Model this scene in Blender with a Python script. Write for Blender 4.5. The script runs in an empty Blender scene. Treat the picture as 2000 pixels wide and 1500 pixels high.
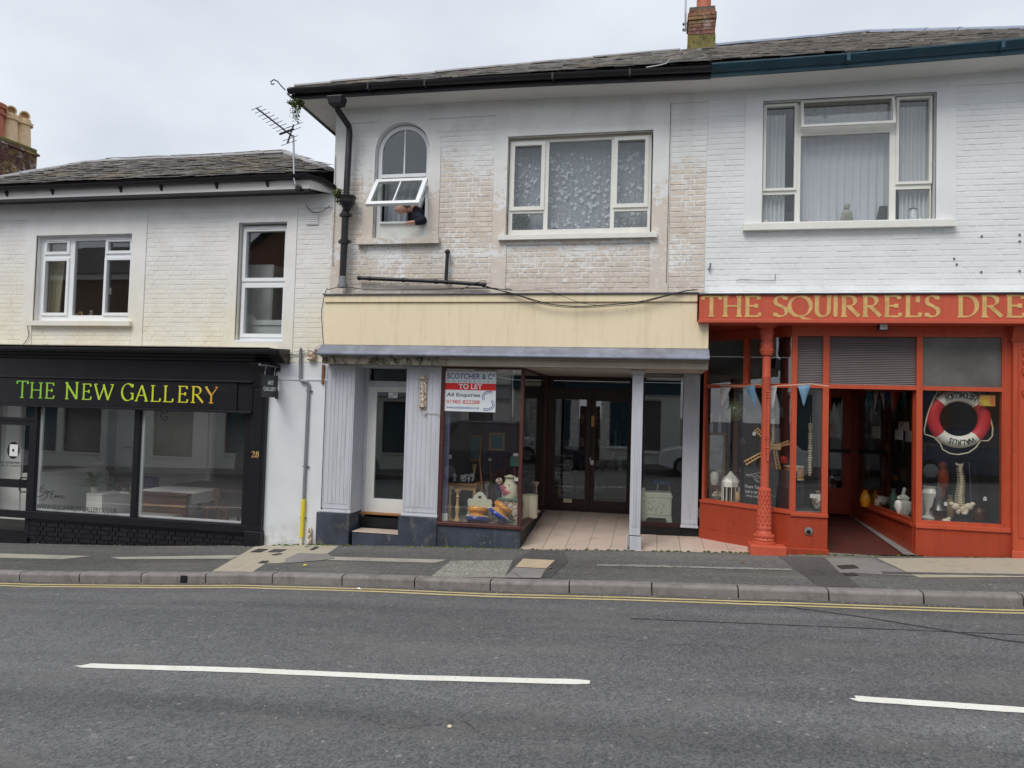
import bpy, bmesh, math, random
from mathutils import Vector, Matrix
rnd = random.Random(7)
PI = math.pi
sc = bpy.context.scene
col = sc.collection
rad = math.radians

# ------------------------------------------------------------------ camera
EYE = 1.95
def cam_axes(yaw, pitch, roll):
    cy, sy, cp, sp = math.cos(yaw), math.sin(yaw), math.cos(pitch), math.sin(pitch)
    f = Vector((-sy*cp, cy*cp, sp)); r = Vector((cy, sy, 0)); u = r.cross(f)
    c, s = math.cos(roll), math.sin(roll)
    return c*r+s*u, -s*r+c*u, f
CR, CU, CF = cam_axes(rad(11.39), rad(2.044), rad(1.632))
FPX = 1400.0
cd = bpy.data.cameras.new('camera'); cam = bpy.data.objects.new('camera', cd); col.objects.link(cam)
cd.sensor_width = 36; cd.lens = FPX/2000*36; cd.clip_start = .05; cd.clip_end = 900
m = Matrix((CR, CU, -CF)).transposed().to_4x4(); m.translation = Vector((0, -10, EYE)); cam.matrix_world = m
sc.camera = cam

# ------------------------------------------------------------------ world, sun, exposure
SUN_EL, SUN_AZ = rad(52), rad(200)          # azimuth clockwise from +Y; the sun stands behind the photographer
w = bpy.data.worlds.new('World'); sc.world = w; w.use_nodes = True
nt = w.node_tree; nt.nodes.clear()
def wn(t, **k):
    n = nt.nodes.new(t)
    for a, b in k.items(): setattr(n, a, b)
    return n
out = wn('ShaderNodeOutputWorld'); bg = wn('ShaderNodeBackground'); bg.inputs[1].default_value = .1
sky = wn('ShaderNodeTexSky', sky_type='NISHITA'); sky.sun_disc = False
sky.sun_elevation = SUN_EL; sky.sun_rotation = SUN_AZ
tc = wn('ShaderNodeTexCoord'); sx = wn('ShaderNodeSeparateXYZ'); nt.links.new(tc.outputs['Generated'], sx.inputs[0])
mz = wn('ShaderNodeMath', operation='MAXIMUM'); nt.links.new(sx.outputs[2], mz.inputs[0]); mz.inputs[1].default_value = 0
az = wn('ShaderNodeMath', operation='ADD'); nt.links.new(mz.outputs[0], az.inputs[0]); az.inputs[1].default_value = .25
dx = wn('ShaderNodeMath', operation='DIVIDE'); nt.links.new(sx.outputs[0], dx.inputs[0]); nt.links.new(az.outputs[0], dx.inputs[1])
dy = wn('ShaderNodeMath', operation='DIVIDE'); nt.links.new(sx.outputs[1], dy.inputs[0]); nt.links.new(az.outputs[0], dy.inputs[1])
cx = wn('ShaderNodeCombineXYZ'); nt.links.new(dx.outputs[0], cx.inputs[0]); nt.links.new(dy.outputs[0], cx.inputs[1])
n1 = wn('ShaderNodeTexNoise'); n1.inputs['Scale'].default_value = 1.6; n1.inputs['Detail'].default_value = 5; n1.inputs['Roughness'].default_value = .5
nt.links.new(cx.outputs[0], n1.inputs['Vector'])
cr = wn('ShaderNodeValToRGB'); nt.links.new(n1.outputs[0], cr.inputs[0])
cr.color_ramp.elements[0].position = .33; cr.color_ramp.elements[0].color = (.60, .645, .715, 1)
cr.color_ramp.elements[1].position = .68; cr.color_ramp.elements[1].color = (.80, .84, .90, 1)
mg = wn('ShaderNodeMixRGB', blend_type='MULTIPLY'); mg.inputs[0].default_value = 1; mg.inputs[2].default_value = (8.1, 8.1, 8.1, 1)
nt.links.new(cr.outputs[0], mg.inputs[1])
mx = wn('ShaderNodeMixRGB'); mx.inputs[0].default_value = .93
nt.links.new(sky.outputs[0], mx.inputs[1]); nt.links.new(mg.outputs[0], mx.inputs[2])
nt.links.new(mx.outputs[0], bg.inputs[0]); nt.links.new(bg.outputs[0], out.inputs[0])
sl = bpy.data.lights.new('sun', 'SUN'); sl.energy = 1.5; sl.angle = rad(30); sl.color = (1, .96, .9)
so = bpy.data.objects.new('sun', sl); col.objects.link(so); so.location = (0, -20, 30)
sd = Vector((math.sin(SUN_AZ)*math.cos(SUN_EL), math.cos(SUN_AZ)*math.cos(SUN_EL), math.sin(SUN_EL)))
so.rotation_euler = sd.to_track_quat('Z', 'Y').to_euler()
sc.view_settings.view_transform = 'Standard'; sc.view_settings.look = 'None'
sc.view_settings.exposure = .5; sc.view_settings.gamma = 1; sc.view_settings.use_curve_mapping = False
sc.render.engine = 'CYCLES'
sc.cycles.max_bounces = 8; sc.cycles.transparent_max_bounces = 24; sc.cycles.caustics_reflective = False

# ------------------------------------------------------------------ pixel of the photograph -> point of the place
def ray(px, py): return CR*(px-1000) - CU*(py-750) + CF*FPX
def P(px, py, Y=0.):
    d = ray(px, py); t = (Y+10)/d.y
    return d.x*t, d.z*t+EYE
def RC(pl, pt, pr, pb, Y=0.):
    my, mxx = (pt+pb)/2, (pl+pr)/2
    return P(pl, my, Y)[0], P(pr, my, Y)[0], P(mxx, pb, Y)[1], P(mxx, pt, Y)[1]
def mpp(px, py, Y=0.):       # metres per photo pixel there
    d = ray(px, py); return (Y+10)/d.y
ZF = [(-30,-3.0),(-12,-2.48),(-10,-2.401),(-7.82,-2.30),(-5.84,-2.165),(-4.89,-2.09),(-3.1,-2.0),(-1.8,-1.953),(-.27,-1.87),(1.29,-1.80),(2.2,-1.76),(3.28,-1.71),(4.5,-1.64),(12,-1.3),(30,-.6)]
def zf(X):
    if X <= ZF[0][0]: return ZF[0][1]+EYE
    for (a, za), (b, zb) in zip(ZF, ZF[1:]):
        if X <= b: return za+(zb-za)*(X-a)/(b-a)+EYE
    return ZF[-1][1]+EYE
KY = -1.86                  # road face of the kerb
OKY = -13.2                 # kerb across the road
def zp(X, Y): return zf(X)+.02*Y
def zr(X, Y): return zf(X)-.145+.07*(1-((Y+6.6)/4.8)**2)
def G(px, py, fn=zp, off=0.):
    d = ray(px, py); z = zf(0)-EYE
    for _ in range(30):
        t = z/d.z; X, Y = d.x*t, d.y*t-10
        z = .5*z+.5*(fn(X, Y)+off-EYE)
    return X, Y, fn(X, Y)+off

# ------------------------------------------------------------------ objects
WL = {}
def tag(o, label=None, cat=None, group=None, kind=None):
    if label: o['label'] = label
    if cat: o['category'] = cat
    if group: o['group'] = group
    if kind: o['kind'] = kind
    return o
def thing(name, label, cat, loc=(0, 0, 0), group=None, kind=None):
    o = bpy.data.objects.new(name, None); col.objects.link(o); o.empty_display_size = .2
    o.location = loc; WL[o.name] = Vector(loc)
    return tag(o, label, cat, group, kind)
def move(o, loc, rz=0, rx=0, ry=0):
    o.location = loc; WL[o.name] = Vector(loc); o.rotation_euler = (rx, ry, rz); return o
def wl(o): return WL.get(o.name, Vector((0, 0, 0))) if o else Vector((0, 0, 0))
class MB:
    def __init__(s, xf=None): s.v = []; s.f = []; s.xf = xf
    def add(s, vs, fs):
        b = len(s.v)
        s.v += [s.xf(*p) for p in vs] if s.xf else [tuple(p) for p in vs]
        s.f += [tuple(b+i for i in q) for q in fs]; return s
    def box(s, x0, x1, y0, y1, z0, z1):
        if x0 > x1: x0, x1 = x1, x0
        if y0 > y1: y0, y1 = y1, y0
        if z0 > z1: z0, z1 = z1, z0
        return s.add([(x0,y0,z0),(x1,y0,z0),(x1,y1,z0),(x0,y1,z0),(x0,y0,z1),(x1,y0,z1),(x1,y1,z1),(x0,y1,z1)],
              [(0,3,2,1),(4,5,6,7),(0,1,5,4),(1,2,6,5),(2,3,7,6),(3,0,4,7)])
    def obox(s, mtx, hx, hy, hz):
        vs = [mtx @ Vector((a*hx, b*hy, c*hz)) for c in (-1, 1) for a, b in ((-1,-1),(1,-1),(1,1),(-1,1))]
        return s.add(vs, [(0,3,2,1),(4,5,6,7),(0,1,5,4),(1,2,6,5),(2,3,7,6),(3,0,4,7)])
    def prism(s, poly, y0, y1):          # polygon in XZ pushed along Y
        n = len(poly)
        vs = [(x, y0, z) for x, z in poly]+[(x, y1, z) for x, z in poly]
        return s.add(vs, [tuple(range(n)), tuple(reversed(range(n, 2*n)))]+[(i+n, (i+1) % n+n, (i+1) % n, i) for i in range(n)])
    def xprism(s, poly, x0, x1):         # polygon in YZ pushed along X
        n = len(poly)
        vs = [(x0, y, z) for y, z in poly]+[(x1, y, z) for y, z in poly]
        return s.add(vs, [tuple(range(n)), tuple(reversed(range(n, 2*n)))]+[(i+n, (i+1) % n+n, (i+1) % n, i) for i in range(n)])
    def zprism(s, poly, z0, z1):         # polygon in XY pushed along Z
        n = len(poly)
        vs = [(x, y, z0) for x, y in poly]+[(x, y, z1) for x, y in poly]
        return s.add(vs, [tuple(range(n)), tuple(reversed(range(n, 2*n)))]+[(i+n, (i+1) % n+n, (i+1) % n, i) for i in range(n)])
    def tube(s, path, r, n=8, cap=True):
        pts = [Vector(p) for p in path]; rs = r if isinstance(r, (list, tuple)) else [r]*len(pts)
        vs = []; up = None
        for i, p in enumerate(pts):
            t = (pts[min(i+1, len(pts)-1)]-pts[max(i-1, 0)]).normalized()
            if up is None: up = t.cross(Vector((0, 0, 1)) if abs(t.z) < .9 else Vector((1, 0, 0))).normalized()
            up = (up-t*up.dot(t)).normalized(); bb = t.cross(up)
            vs += [p+(up*math.cos(2*PI*k/n)+bb*math.sin(2*PI*k/n))*rs[i] for k in range(n)]
        fs = [(i*n+k, i*n+(k+1) % n, (i+1)*n+(k+1) % n, (i+1)*n+k) for i in range(len(pts)-1) for k in range(n)]
        if cap: fs += [tuple(reversed(range(n))), tuple(range((len(pts)-1)*n, len(pts)*n))]
        return s.add(vs, fs)
    def lathe(s, prof, c=(0, 0, 0), n=16, mtx=None):
        vs = []
        for r, z in prof:
            for k in range(n):
                p = Vector((r*math.cos(2*PI*k/n), r*math.sin(2*PI*k/n), z))
                if mtx: p = mtx @ p
                vs.append(p+Vector(c))
        fs = [(i*n+k, i*n+(k+1) % n, (i+1)*n+(k+1) % n, (i+1)*n+k) for i in range(len(prof)-1) for k in range(n)]
        fs += [tuple(reversed(range(n))), tuple(range((len(prof)-1)*n, len(prof)*n))]
        return s.add(vs, fs)
    def ball(s, c, rx, ry=None, rz=None, n=12, m=8):
        ry = ry or rx; rz = rz or rx
        prof = [(math.sin(PI*i/m), -math.cos(PI*i/m)) for i in range(m+1)]; prof[0] = (.02, -1); prof[-1] = (.02, 1)
        return s.lathe(prof, c, n, Matrix.Diagonal((rx, ry, rz)))
    def plate(s, x0, x1, z0, z1, holes, y0, y1, sides=True):   # slab with rectangular holes
        xs = sorted({x0, x1} | {min(max(h[i], x0), x1) for h in holes for i in (0, 1)})
        zs = sorted({z0, z1} | {min(max(h[i], z0), z1) for h in holes for i in (2, 3)})
        nx, nz = len(xs)-1, len(zs)-1
        sol = [[not any(h[0]-1e-6 <= xs[i] and xs[i+1] <= h[1]+1e-6 and h[2]-1e-6 <= zs[j] and zs[j+1] <= h[3]+1e-6 for h in holes) for j in range(nz)] for i in range(nx)]
        for i in range(nx):
            for j in range(nz):
                if not sol[i][j]: continue
                a, b, c, d = xs[i], xs[i+1], zs[j], zs[j+1]
                s.add([(a,y0,c),(b,y0,c),(b,y0,d),(a,y0,d)], [(0,1,2,3)])
                s.add([(a,y1,c),(b,y1,c),(b,y1,d),(a,y1,d)], [(3,2,1,0)])
                if not sides: continue
                if i == 0 or not sol[i-1][j]: s.add([(a,y0,c),(a,y1,c),(a,y1,d),(a,y0,d)], [(3,2,1,0)])
                if i == nx-1 or not sol[i+1][j]: s.add([(b,y0,c),(b,y1,c),(b,y1,d),(b,y0,d)], [(0,1,2,3)])
                if j == 0 or not sol[i][j-1]: s.add([(a,y0,c),(b,y0,c),(b,y1,c),(a,y1,c)], [(3,2,1,0)])
                if j == nz-1 or not sol[i][j+1]: s.add([(a,y0,d),(b,y0,d),(b,y1,d),(a,y1,d)], [(0,1,2,3)])
        return s
    def build(s, name, mt, parent=None, label=None, cat=None, group=None, kind=None, bevel=0, smooth=False, loc=None):
        o0 = wl(parent) if parent else Vector(loc or (0, 0, 0))
        me = bpy.data.meshes.new(name)
        me.from_pydata([(v[0]-o0.x, v[1]-o0.y, v[2]-o0.z) for v in s.v], [], s.f)
        bm = bmesh.new(); bm.from_mesh(me); bmesh.ops.recalc_face_normals(bm, faces=bm.faces)
        if smooth is True:
            for f in bm.faces: f.smooth = True
        bm.to_mesh(me); bm.free()
        me.materials.append(mt)
        o = bpy.data.objects.new(name, me); col.objects.link(o)
        if parent: o.parent = parent
        else: o.location = o0
        WL[o.name] = o0
        if smooth is True:
            try: me.set_sharp_from_angle(angle=rad(40))
            except Exception: pass
        if bevel:
            b = o.modifiers.new('bevel', 'BEVEL'); b.width = bevel; b.segments = 2; b.limit_method = 'ANGLE'; b.angle_limit = rad(40)
        return tag(o, label, cat, group, kind)
def inst(name, me, parent, mtx):          # a further piece sharing its mesh
    o = bpy.data.objects.new(name, me); col.objects.link(o); o.parent = parent
    mtx = mtx.copy(); mtx.translation = mtx.translation-wl(parent); o.matrix_local = mtx
    return o
def copy_tree(o, parent=None):
    c = o.copy(); col.objects.link(c); c.parent = parent
    for ch in list(o.children): copy_tree(ch, c)
    return c
def ring(mb, x0, x1, z0, z1, w, y0, y1, wb=None, wt=None):
    mb.plate(x0, x1, z0, z1, [(x0+w, x1-w, z0+(wb or w), z1-(wt or w))], y0, y1); return mb
def plane_xf(A, B, flip=False):           # local (u along wall, depth, z) for a wall standing on A -> B
    A = Vector(A); B = Vector(B); d = (B-A).normalized(); n = Vector((-d.y, d.x))
    if flip: n = -n
    return lambda u, y, z: (A.x+d.x*u+n.x*y, A.y+d.y*u+n.y*y, z)
def on_plane(px, py, A, B):
    d = ray(px, py); A = Vector(A); B = Vector(B); e = (B-A).normalized(); n = Vector((-e.y, e.x))
    c = Vector((0, -10)); t = (A-c).dot(n)/Vector((d.x, d.y)).dot(n)
    q = c+Vector((d.x, d.y))*t
    return (q-A).dot(e), d.z*t+EYE
# ------------------------------------------------------------------ materials
def C(r, g, b, k=1.0):
    f = lambda c: ((c/255+.055)/1.055)**2.4 if c > 10.3 else c/255/12.92
    return (min(f(r)*k, .92), min(f(g)*k, .92), min(f(b)*k, .92))
class NG:
    def __init__(s, name):
        s.m = bpy.data.materials.new(name); s.m.use_nodes = True; s.t = s.m.node_tree; s.t.nodes.clear()
        s.out = s.n('ShaderNodeOutputMaterial'); s.pos = s.n('ShaderNodeNewGeometry').outputs['Position']
    def n(s, t, **k):
        x = s.t.nodes.new(t)
        for a, b in k.items(): setattr(x, a, b)
        return x
    def put(s, sock, v):
        if isinstance(v, bpy.types.NodeSocket): s.t.links.new(v, sock)
        elif isinstance(v, (tuple, list)) and sock.type == 'RGBA' and len(v) == 3: sock.default_value = (*v, 1)
        else: sock.default_value = v
    def scl(s, sx, sy, sz, vec=None):
        x = s.n('ShaderNodeVectorMath', operation='MULTIPLY'); s.put(x.inputs[0], vec or s.pos); x.inputs[1].default_value = (sx, sy, sz); return x.outputs[0]
    def noise(s, scale, detail=4, rough=.55, vec=None, dist=0):
        x = s.n('ShaderNodeTexNoise'); s.put(x.inputs['Vector'], vec or s.pos); x.inputs['Scale'].default_value = scale
        x.inputs['Detail'].default_value = detail; x.inputs['Roughness'].default_value = rough; x.inputs['Distortion'].default_value = dist; return x.outputs[0]
    def vor(s, scale, feat='F1', out='Distance', vec=None):
        x = s.n('ShaderNodeTexVoronoi', feature=feat); s.put(x.inputs['Vector'], vec or s.pos); x.inputs['Scale'].default_value = scale; return x.outputs[out]
    def math(s, op, a, b=0., clamp=False):
        x = s.n('ShaderNodeMath', operation=op); x.use_clamp = clamp; s.put(x.inputs[0], a); s.put(x.inputs[1], b); return x.outputs[0]
    def rng(s, v, a, b, c=0., d=1.):
        x = s.n('ShaderNodeMapRange'); x.clamp = True; s.put(x.inputs[0], v)
        for i, q in enumerate((a, b, c, d)): x.inputs[i+1].default_value = q
        return x.outputs[0]
    def mix(s, f, a, b, mode='MIX'):
        x = s.n('ShaderNodeMixRGB', blend_type=mode); s.put(x.inputs[0], f); s.put(x.inputs[1], a); s.put(x.inputs[2], b); return x.outputs[0]
    def bump(s, h, strength=.3, dist=.01):
        x = s.n('ShaderNodeBump'); x.inputs['Strength'].default_value = strength; x.inputs['Distance'].default_value = dist; s.put(x.inputs['Height'], h); return x.outputs[0]
    def sep(s, i):
        x = s.n('ShaderNodeSeparateXYZ'); s.put(x.inputs[0], s.pos); return x.outputs[i]
    def rand(s): return s.n('ShaderNodeObjectInfo').outputs['Random']
    def isl(s): return s.n('ShaderNodeNewGeometry').outputs['Random Per Island']
    def fin(s, c, rough=.6, normal=None, metal=0., spec=.4):
        b = s.n('ShaderNodeBsdfPrincipled'); s.put(b.inputs['Base Color'], c); s.put(b.inputs['Roughness'], rough); s.put(b.inputs['Metallic'], metal)
        b.inputs['Specular IOR Level'].default_value = spec
        if normal: s.t.links.new(normal, b.inputs['Normal'])
        s.t.links.new(b.outputs[0], s.out.inputs[0]); return s.m
def PM(name, c, rough=.55, var=.12, vs=4., bump=.15, bs=60., dirt=None, dth=(.55, .7), ds=3., metal=0., spec=.4, rnd_=0., stretch=None, bd=.004, chips=None, streak=None):
    g = NG(name); lo = tuple(x*(1-var) for x in c); hi = tuple(min(x*(1+var), .95) for x in c)
    vec = g.scl(*stretch) if stretch else None
    k = g.mix(g.rng(g.noise(vs, 5, .6, vec), .3, .7), lo, hi)
    if rnd_: k = g.mix(1., k, g.mix(g.rand(), (1-rnd_,)*3, (1+rnd_,)*3), 'MULTIPLY')
    if dirt: k = g.mix(g.rng(g.noise(ds, 8, .68, vec), *dth), k, dirt)
    if streak: k = g.mix(g.rng(g.noise(7, 7, .7, g.scl(1.6, 1.6, .16)), .50, .78, 0, .65), k, streak)
    if chips: k = g.mix(g.rng(g.noise(22, 7, .75), .685, .70, 0, .85), k, chips)
    nm = g.bump(g.noise(bs, 4, .6), bump, bd) if bump else None
    return g.fin(k, rough, nm, metal, spec)
def glass(name, tint=(.93, .95, .95), k=1.0, rough=0., haze=.018):  # last term: pale diffuse film painted in for the reflection haze on panes
    g = NG(name); lw = g.n('ShaderNodeLayerWeight'); lw.inputs[0].default_value = .5
    p = g.math('POWER', lw.outputs['Facing'], 5.); f = g.math('ADD', g.math('MULTIPLY', p, .95), .045*k)
    tr = g.n('ShaderNodeBsdfTransparent'); g.put(tr.inputs[0], tint)
    gl = g.n('ShaderNodeBsdfGlossy'); gl.inputs['Roughness'].default_value = rough
    ms = g.n('ShaderNodeMixShader'); g.put(ms.inputs[0], f); g.t.links.new(tr.outputs[0], ms.inputs[1]); g.t.links.new(gl.outputs[0], ms.inputs[2])
    df = g.n('ShaderNodeBsdfDiffuse'); g.put(df.inputs[0], (.8, .8, .78)); m2 = g.n('ShaderNodeMixShader'); g.put(m2.inputs[0], g.rng(g.noise(2.3, 6, .65, g.scl(1, 1, .5)), .3, .75, haze*.5, haze*1.8))
    g.t.links.new(ms.outputs[0], m2.inputs[1]); g.t.links.new(df.outputs[0], m2.inputs[2]); g.t.links.new(m2.outputs[0], g.out.inputs[0]); return g.m
M = {}
M['glass'] = glass('window glass', (.985, .99, .985), k=2.3, haze=.004)
M['glass_u'] = glass('old window glass', (.985, .99, .985), k=1.5, haze=.005)
M['glass_g'] = glass('gallery glass', (.985, .99, .985), k=2.6, haze=.014)
M['glass2'] = glass('double glazing', (.9, .93, .93), 2.2, haze=.004)
M['upvc'] = PM('white upvc', C(236, 238, 240), .35, .03, bump=.02)
M['old_white'] = PM('old white gloss paint', C(230, 229, 222), .4, .05, 6, .2, 40, C(170, 150, 120), (.66, .78), 9)
M['white_wood'] = PM('white painted wood', C(222, 222, 218), .45, .05, 5, .15, 50, C(176, 168, 152), (.64, .8), 4)
M['cream'] = PM('cream painted board', C(238, 222, 188), .5, .035, 1.5, .1, 30, C(184, 164, 124), (.69, .82), 3.5, streak=C(206, 186, 146), chips=C(150, 132, 104))
M['black_gloss'] = PM('black shopfront paint', C(30, 29, 34), .32, .2, 3, .2, 25, C(50, 48, 50), (.6, .75), 4)
M['black_pipe'] = PM('black cast iron paint', C(34, 33, 37), .4, .15, 8, .3, 30, C(70, 66, 62), (.66, .8), 9)
M['lead'] = PM('lead flashing', C(126, 130, 144), .5, .2, 3, .3, 12, C(160, 166, 182), (.5, .75), 2.2, metal=.2)
M['lead_dark'] = PM('dark lead flashing', C(92, 94, 102), .6, .2, 4, .3, 15, C(128, 128, 128), (.55, .8), 5)
M['lilac'] = PM('lilac grey painted boards', C(196, 199, 206), .45, .03, 2.5, .08, 40, C(146, 148, 156), (.66, .85), 3, streak=C(150, 150, 154), chips=C(214, 212, 206))
M['maroon'] = PM('maroon stained wood', C(84, 50, 46), .35, .2, 6, .2, 40, C(140, 110, 100), (.73, .8), 20, stretch=(1, 1, .3))
M['maroon_dark'] = PM('dark maroon door wood', C(56, 34, 34), .35, .2, 5, .15, 40)
M['beam'] = PM('taupe beam paint', C(178, 168, 154), .6, .06, 3, .2, 30)
M['ceil'] = PM('soffit paint', C(205, 202, 196), .7, .05, 2, .1, 30, C(150, 146, 138), (.6, .8), 3)
M['soffit'] = PM('old white soffit board', C(214, 212, 208), .7, .05, 2, .12, 30, C(158, 150, 140), (.6, .8), 2.5, stretch=(.6, 2, 2))
M['teal'] = PM('faded blue gutter paint', C(38, 72, 86), .5, .2, 3, .2, 20, C(40, 52, 60), (.55, .75), 4)
M['orange'] = PM('orange shopfront paint', C(190, 84, 56), .38, .07, 2.5, .2, 18, C(150, 56, 34), (.6, .8), 4, streak=C(150, 58, 38), chips=C(224, 140, 110))
M['orange2'] = PM('deep orange stall riser paint', C(168, 68, 44), .36, .07, 2.5, .2, 18, C(136, 50, 32), (.6, .8), 5, streak=C(124, 50, 34), chips=C(214, 150, 124))
M['red_fascia'] = PM('faded red fascia', C(198, 90, 66), .5, .05, 2.5, .1, 30, C(222, 128, 98), (.62, .8), 5, streak=C(172, 70, 50), chips=C(226, 160, 130))
M['gold'] = PM('faded gold letters', C(212, 176, 112), .5, .14, 10, .05, 40, C(180, 128, 76), (.5, .8), 7)
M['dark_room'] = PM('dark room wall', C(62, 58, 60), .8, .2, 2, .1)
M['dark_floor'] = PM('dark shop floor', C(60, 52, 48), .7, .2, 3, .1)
M['white_room'] = PM('white gallery wall', C(226, 226, 224), .7, .03, 2, .05)
M['brown_room'] = PM('dim brown room wall', C(90, 76, 66), .8, .15, 2, .1)
M['black'] = PM('black', C(22, 22, 24), .5, .1, 5, .05)
M['silver'] = PM('bare metal', C(190, 190, 192), .3, .1, 8, .05, metal=.9)
M['grey_pipe'] = PM('grey galvanised conduit', C(138, 142, 146), .45, .12, 6, .1, metal=.3)
M['yellow'] = PM('yellow plastic', C(226, 208, 60), .5, .1, 6, .1, 40, C(200, 170, 70), (.6, .8), 12)
M['rust'] = PM('rusted metal', C(150, 120, 96), .8, .3, 20, .5, 60, C(226, 220, 210), (.48, .55), 25)
M['cable'] = PM('black cable', C(30, 29, 30), .6, .1, 5, 0)
M['cable_w'] = PM('white cable', C(206, 204, 198), .6, .1, 5, 0)
M['cloth_w'] = PM('white cloth', C(200, 198, 196), .9, .04, 4, .2, 120)
M['cloth_b'] = PM('pale blue cloth', C(112, 152, 180), .9, .04, 4, .2, 120)
M['cloth_n'] = PM('navy cloth', C(60, 84, 136), .9, .04, 4, .2, 120)
M['cloth_t'] = PM('teal cloth', C(70, 132, 146), .9, .04, 4, .2, 120)
M['cloth_r'] = PM('red cloth', C(206, 52, 54), .9, .04, 4, .2, 120)
M['paper'] = PM('paper', C(232, 232, 228), .8, .02, 4, 0)
M['wood'] = PM('warm wood', C(160, 112, 64), .5, .25, 5, .15, 40, stretch=(1, 1, 6))
M['wood_pale'] = PM('pale wood', C(198, 158, 104), .5, .2, 6, .15, 40, stretch=(1, 1, 5))
M['wood_dark'] = PM('dark wood', C(84, 50, 36), .4, .25, 5, .15, 40, stretch=(4, 4, 1))
M['brass'] = PM('turned pale wood candlestick', C(196, 166, 120), .4, .15, 12, .1, 40)
M['pale_green'] = PM('pale cream green enamel', C(218, 224, 202), .3, .04, 6, .05, 40)
M['enamel'] = PM('cream enamel', C(222, 216, 188), .3, .06, 8, .05, 40, C(160, 150, 120), (.68, .8), 20)
M['ceramic_y'] = PM('mustard glazed pottery', C(226, 150, 40), .18, .25, 26, .5, 40, C(236, 190, 100), (.58, .66), 40)
M['ceramic_b'] = PM('blue glazed pottery', C(46, 66, 150), .18, .2, 18, .2, 40)
M['ceramic_w'] = PM('white glazed pottery', C(228, 226, 216), .2, .06, 10, .05, 30)
M['leaf'] = PM('house plant leaf', C(60, 92, 44), .5, .35, 9, .1, 40)
M['moss'] = PM('green moss', C(84, 100, 38), .9, .4, 14, .8, 60, C(60, 56, 34), (.5, .6), 20)
M['bell'] = PM('dull bell metal', C(96, 96, 92), .3, .2, 10, .1, metal=.8)
M['bone'] = PM('bone plastic', C(224, 212, 184), .45, .1, 14, .1, 40)
M['purple'] = PM('purple card', C(72, 58, 128), .7, .05, 4, .05)
M['skin'] = PM('skin', C(206, 158, 138), .5, .06, 14, .05, 80)
M['hair'] = PM('cropped grey hair', C(112, 100, 92), .8, .2, 30, .4, 120)
M['navy'] = PM('dark navy jumper', C(34, 36, 52), .9, .15, 12, .4, 90)
M['chalk'] = PM('chalk', C(225, 225, 225), .9, .1, 30, 0)
M['blackboard'] = PM('blackboard', C(32, 34, 36), .7, .15, 5, .05, 40, C(56, 60, 64), (.5, .8), 5)
M['rope'] = PM('pale rope', C(216, 206, 180), .8, .1, 30, .4, 120)
M['ring_red'] = PM('red lifebuoy canvas', C(206, 50, 56), .45, .1, 6, .15, 40)
M['ring_white'] = PM('white lifebuoy canvas', C(238, 236, 222), .5, .05, 6, .15, 40)
M['iron_cover'] = PM('iron cover', C(66, 62, 60), .6, .2, 10, .4, 60)
M['rubber'] = PM('tyre', C(30, 30, 30), .8, .1, 5, .1)
M['sign_white'] = PM('sign board white', C(222, 228, 232), .35, .015, 2, 0)
M['sign_red'] = PM('sign board red', C(206, 44, 44), .35, .03, 2, 0)
M['sign_blue'] = PM('sign print blue', C(48, 58, 140), .4, .03, 2, 0)
M['print_black'] = PM('black print', C(26, 26, 28), .5, .03, 2, 0)
M['print_grey'] = PM('dark grey vinyl print', C(70, 72, 74), .5, .03, 2, 0)
M['floor_red'] = PM('red painted step', C(88, 46, 40), .6, .15, 4, .2, 30, C(80, 60, 54), (.55, .8), 5)
M['louvre'] = PM('grey louvre slat', C(132, 124, 124), .4, .1, 4, .05)
M['obscure'] = glass('obscured glass', (.55, .55, .56), 4., .35)
M['green_glass'] = PM('green glass', C(110, 150, 120), .08, .2, 8, .05, spec=.8)
M['net'] = PM('net cord', C(160, 142, 110), .8, .2, 30, .2)
M['green_box'] = PM('green painted tin', C(92, 126, 112), .5, .15, 10, .1)
M['crystal'] = PM('cut glass', C(200, 206, 210), .08, .25, 30, .6, 60, spec=.9)

def peel(name, base, white, zlo, zhi, scale=1.7, mort=False, bias=0.):
    g = NG(name)
    n = g.mix(.45, g.noise(scale, 9, .72, dist=.3), g.noise(scale*4.5, 8, .75, g.scl(1, 1, 1.8)))
    z_ = g.sep(2); h = g.math('ADD', g.rng(z_, zlo, zhi, -.065, .34), g.math('MULTIPLY', g.rng(z_, 3.7, 4.2, 0, .10), g.rng(z_, 4.25, 4.65, 1, 0)))
    f = g.rng(g.math('ADD', g.math('ADD', n, h), bias), .52, .56)
    b = g.mix(g.rng(g.noise(5, 5, .6), .3, .7), tuple(x*.93 for x in base), tuple(min(.9, x*1.06) for x in base))
    b = g.mix(1., b, g.mix(g.rand(), (.93,)*3, (1.06,)*3), 'MULTIPLY')
    wv = g.mix(g.rng(g.noise(2.2, 5, .6), .35, .7), tuple(x*.86 for x in white), white)
    k = g.mix(f, b, wv)
    dk = g.rng(g.noise(7., 8, .7), .70, .74)                      # flaked spots showing brick
    k = g.mix(g.math('MULTIPLY', dk, g.rng(g.sep(2), 3.6, 4.4, .8, .12)), k, C(132, 100, 84))
    k = g.mix(g.rng(g.noise(11, 8, .8, g.scl(1, 1, 1.6)), .57, .60, 0, .75), k, white)
    soot = g.rng(g.noise(1.4, 6, .6, g.scl(1.2, 1, .25)), .52, .8, 0, .28)
    k = g.mix(soot, k, C(140, 132, 124))
    nm = g.bump(g.math('ADD', g.math('MULTIPLY', f, .5), g.noise(45, 5, .6)), .35, .006)
    return g.fin(k, .8, nm)
BE, WH = C(215, 204, 192), C(236, 236, 234)
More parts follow.
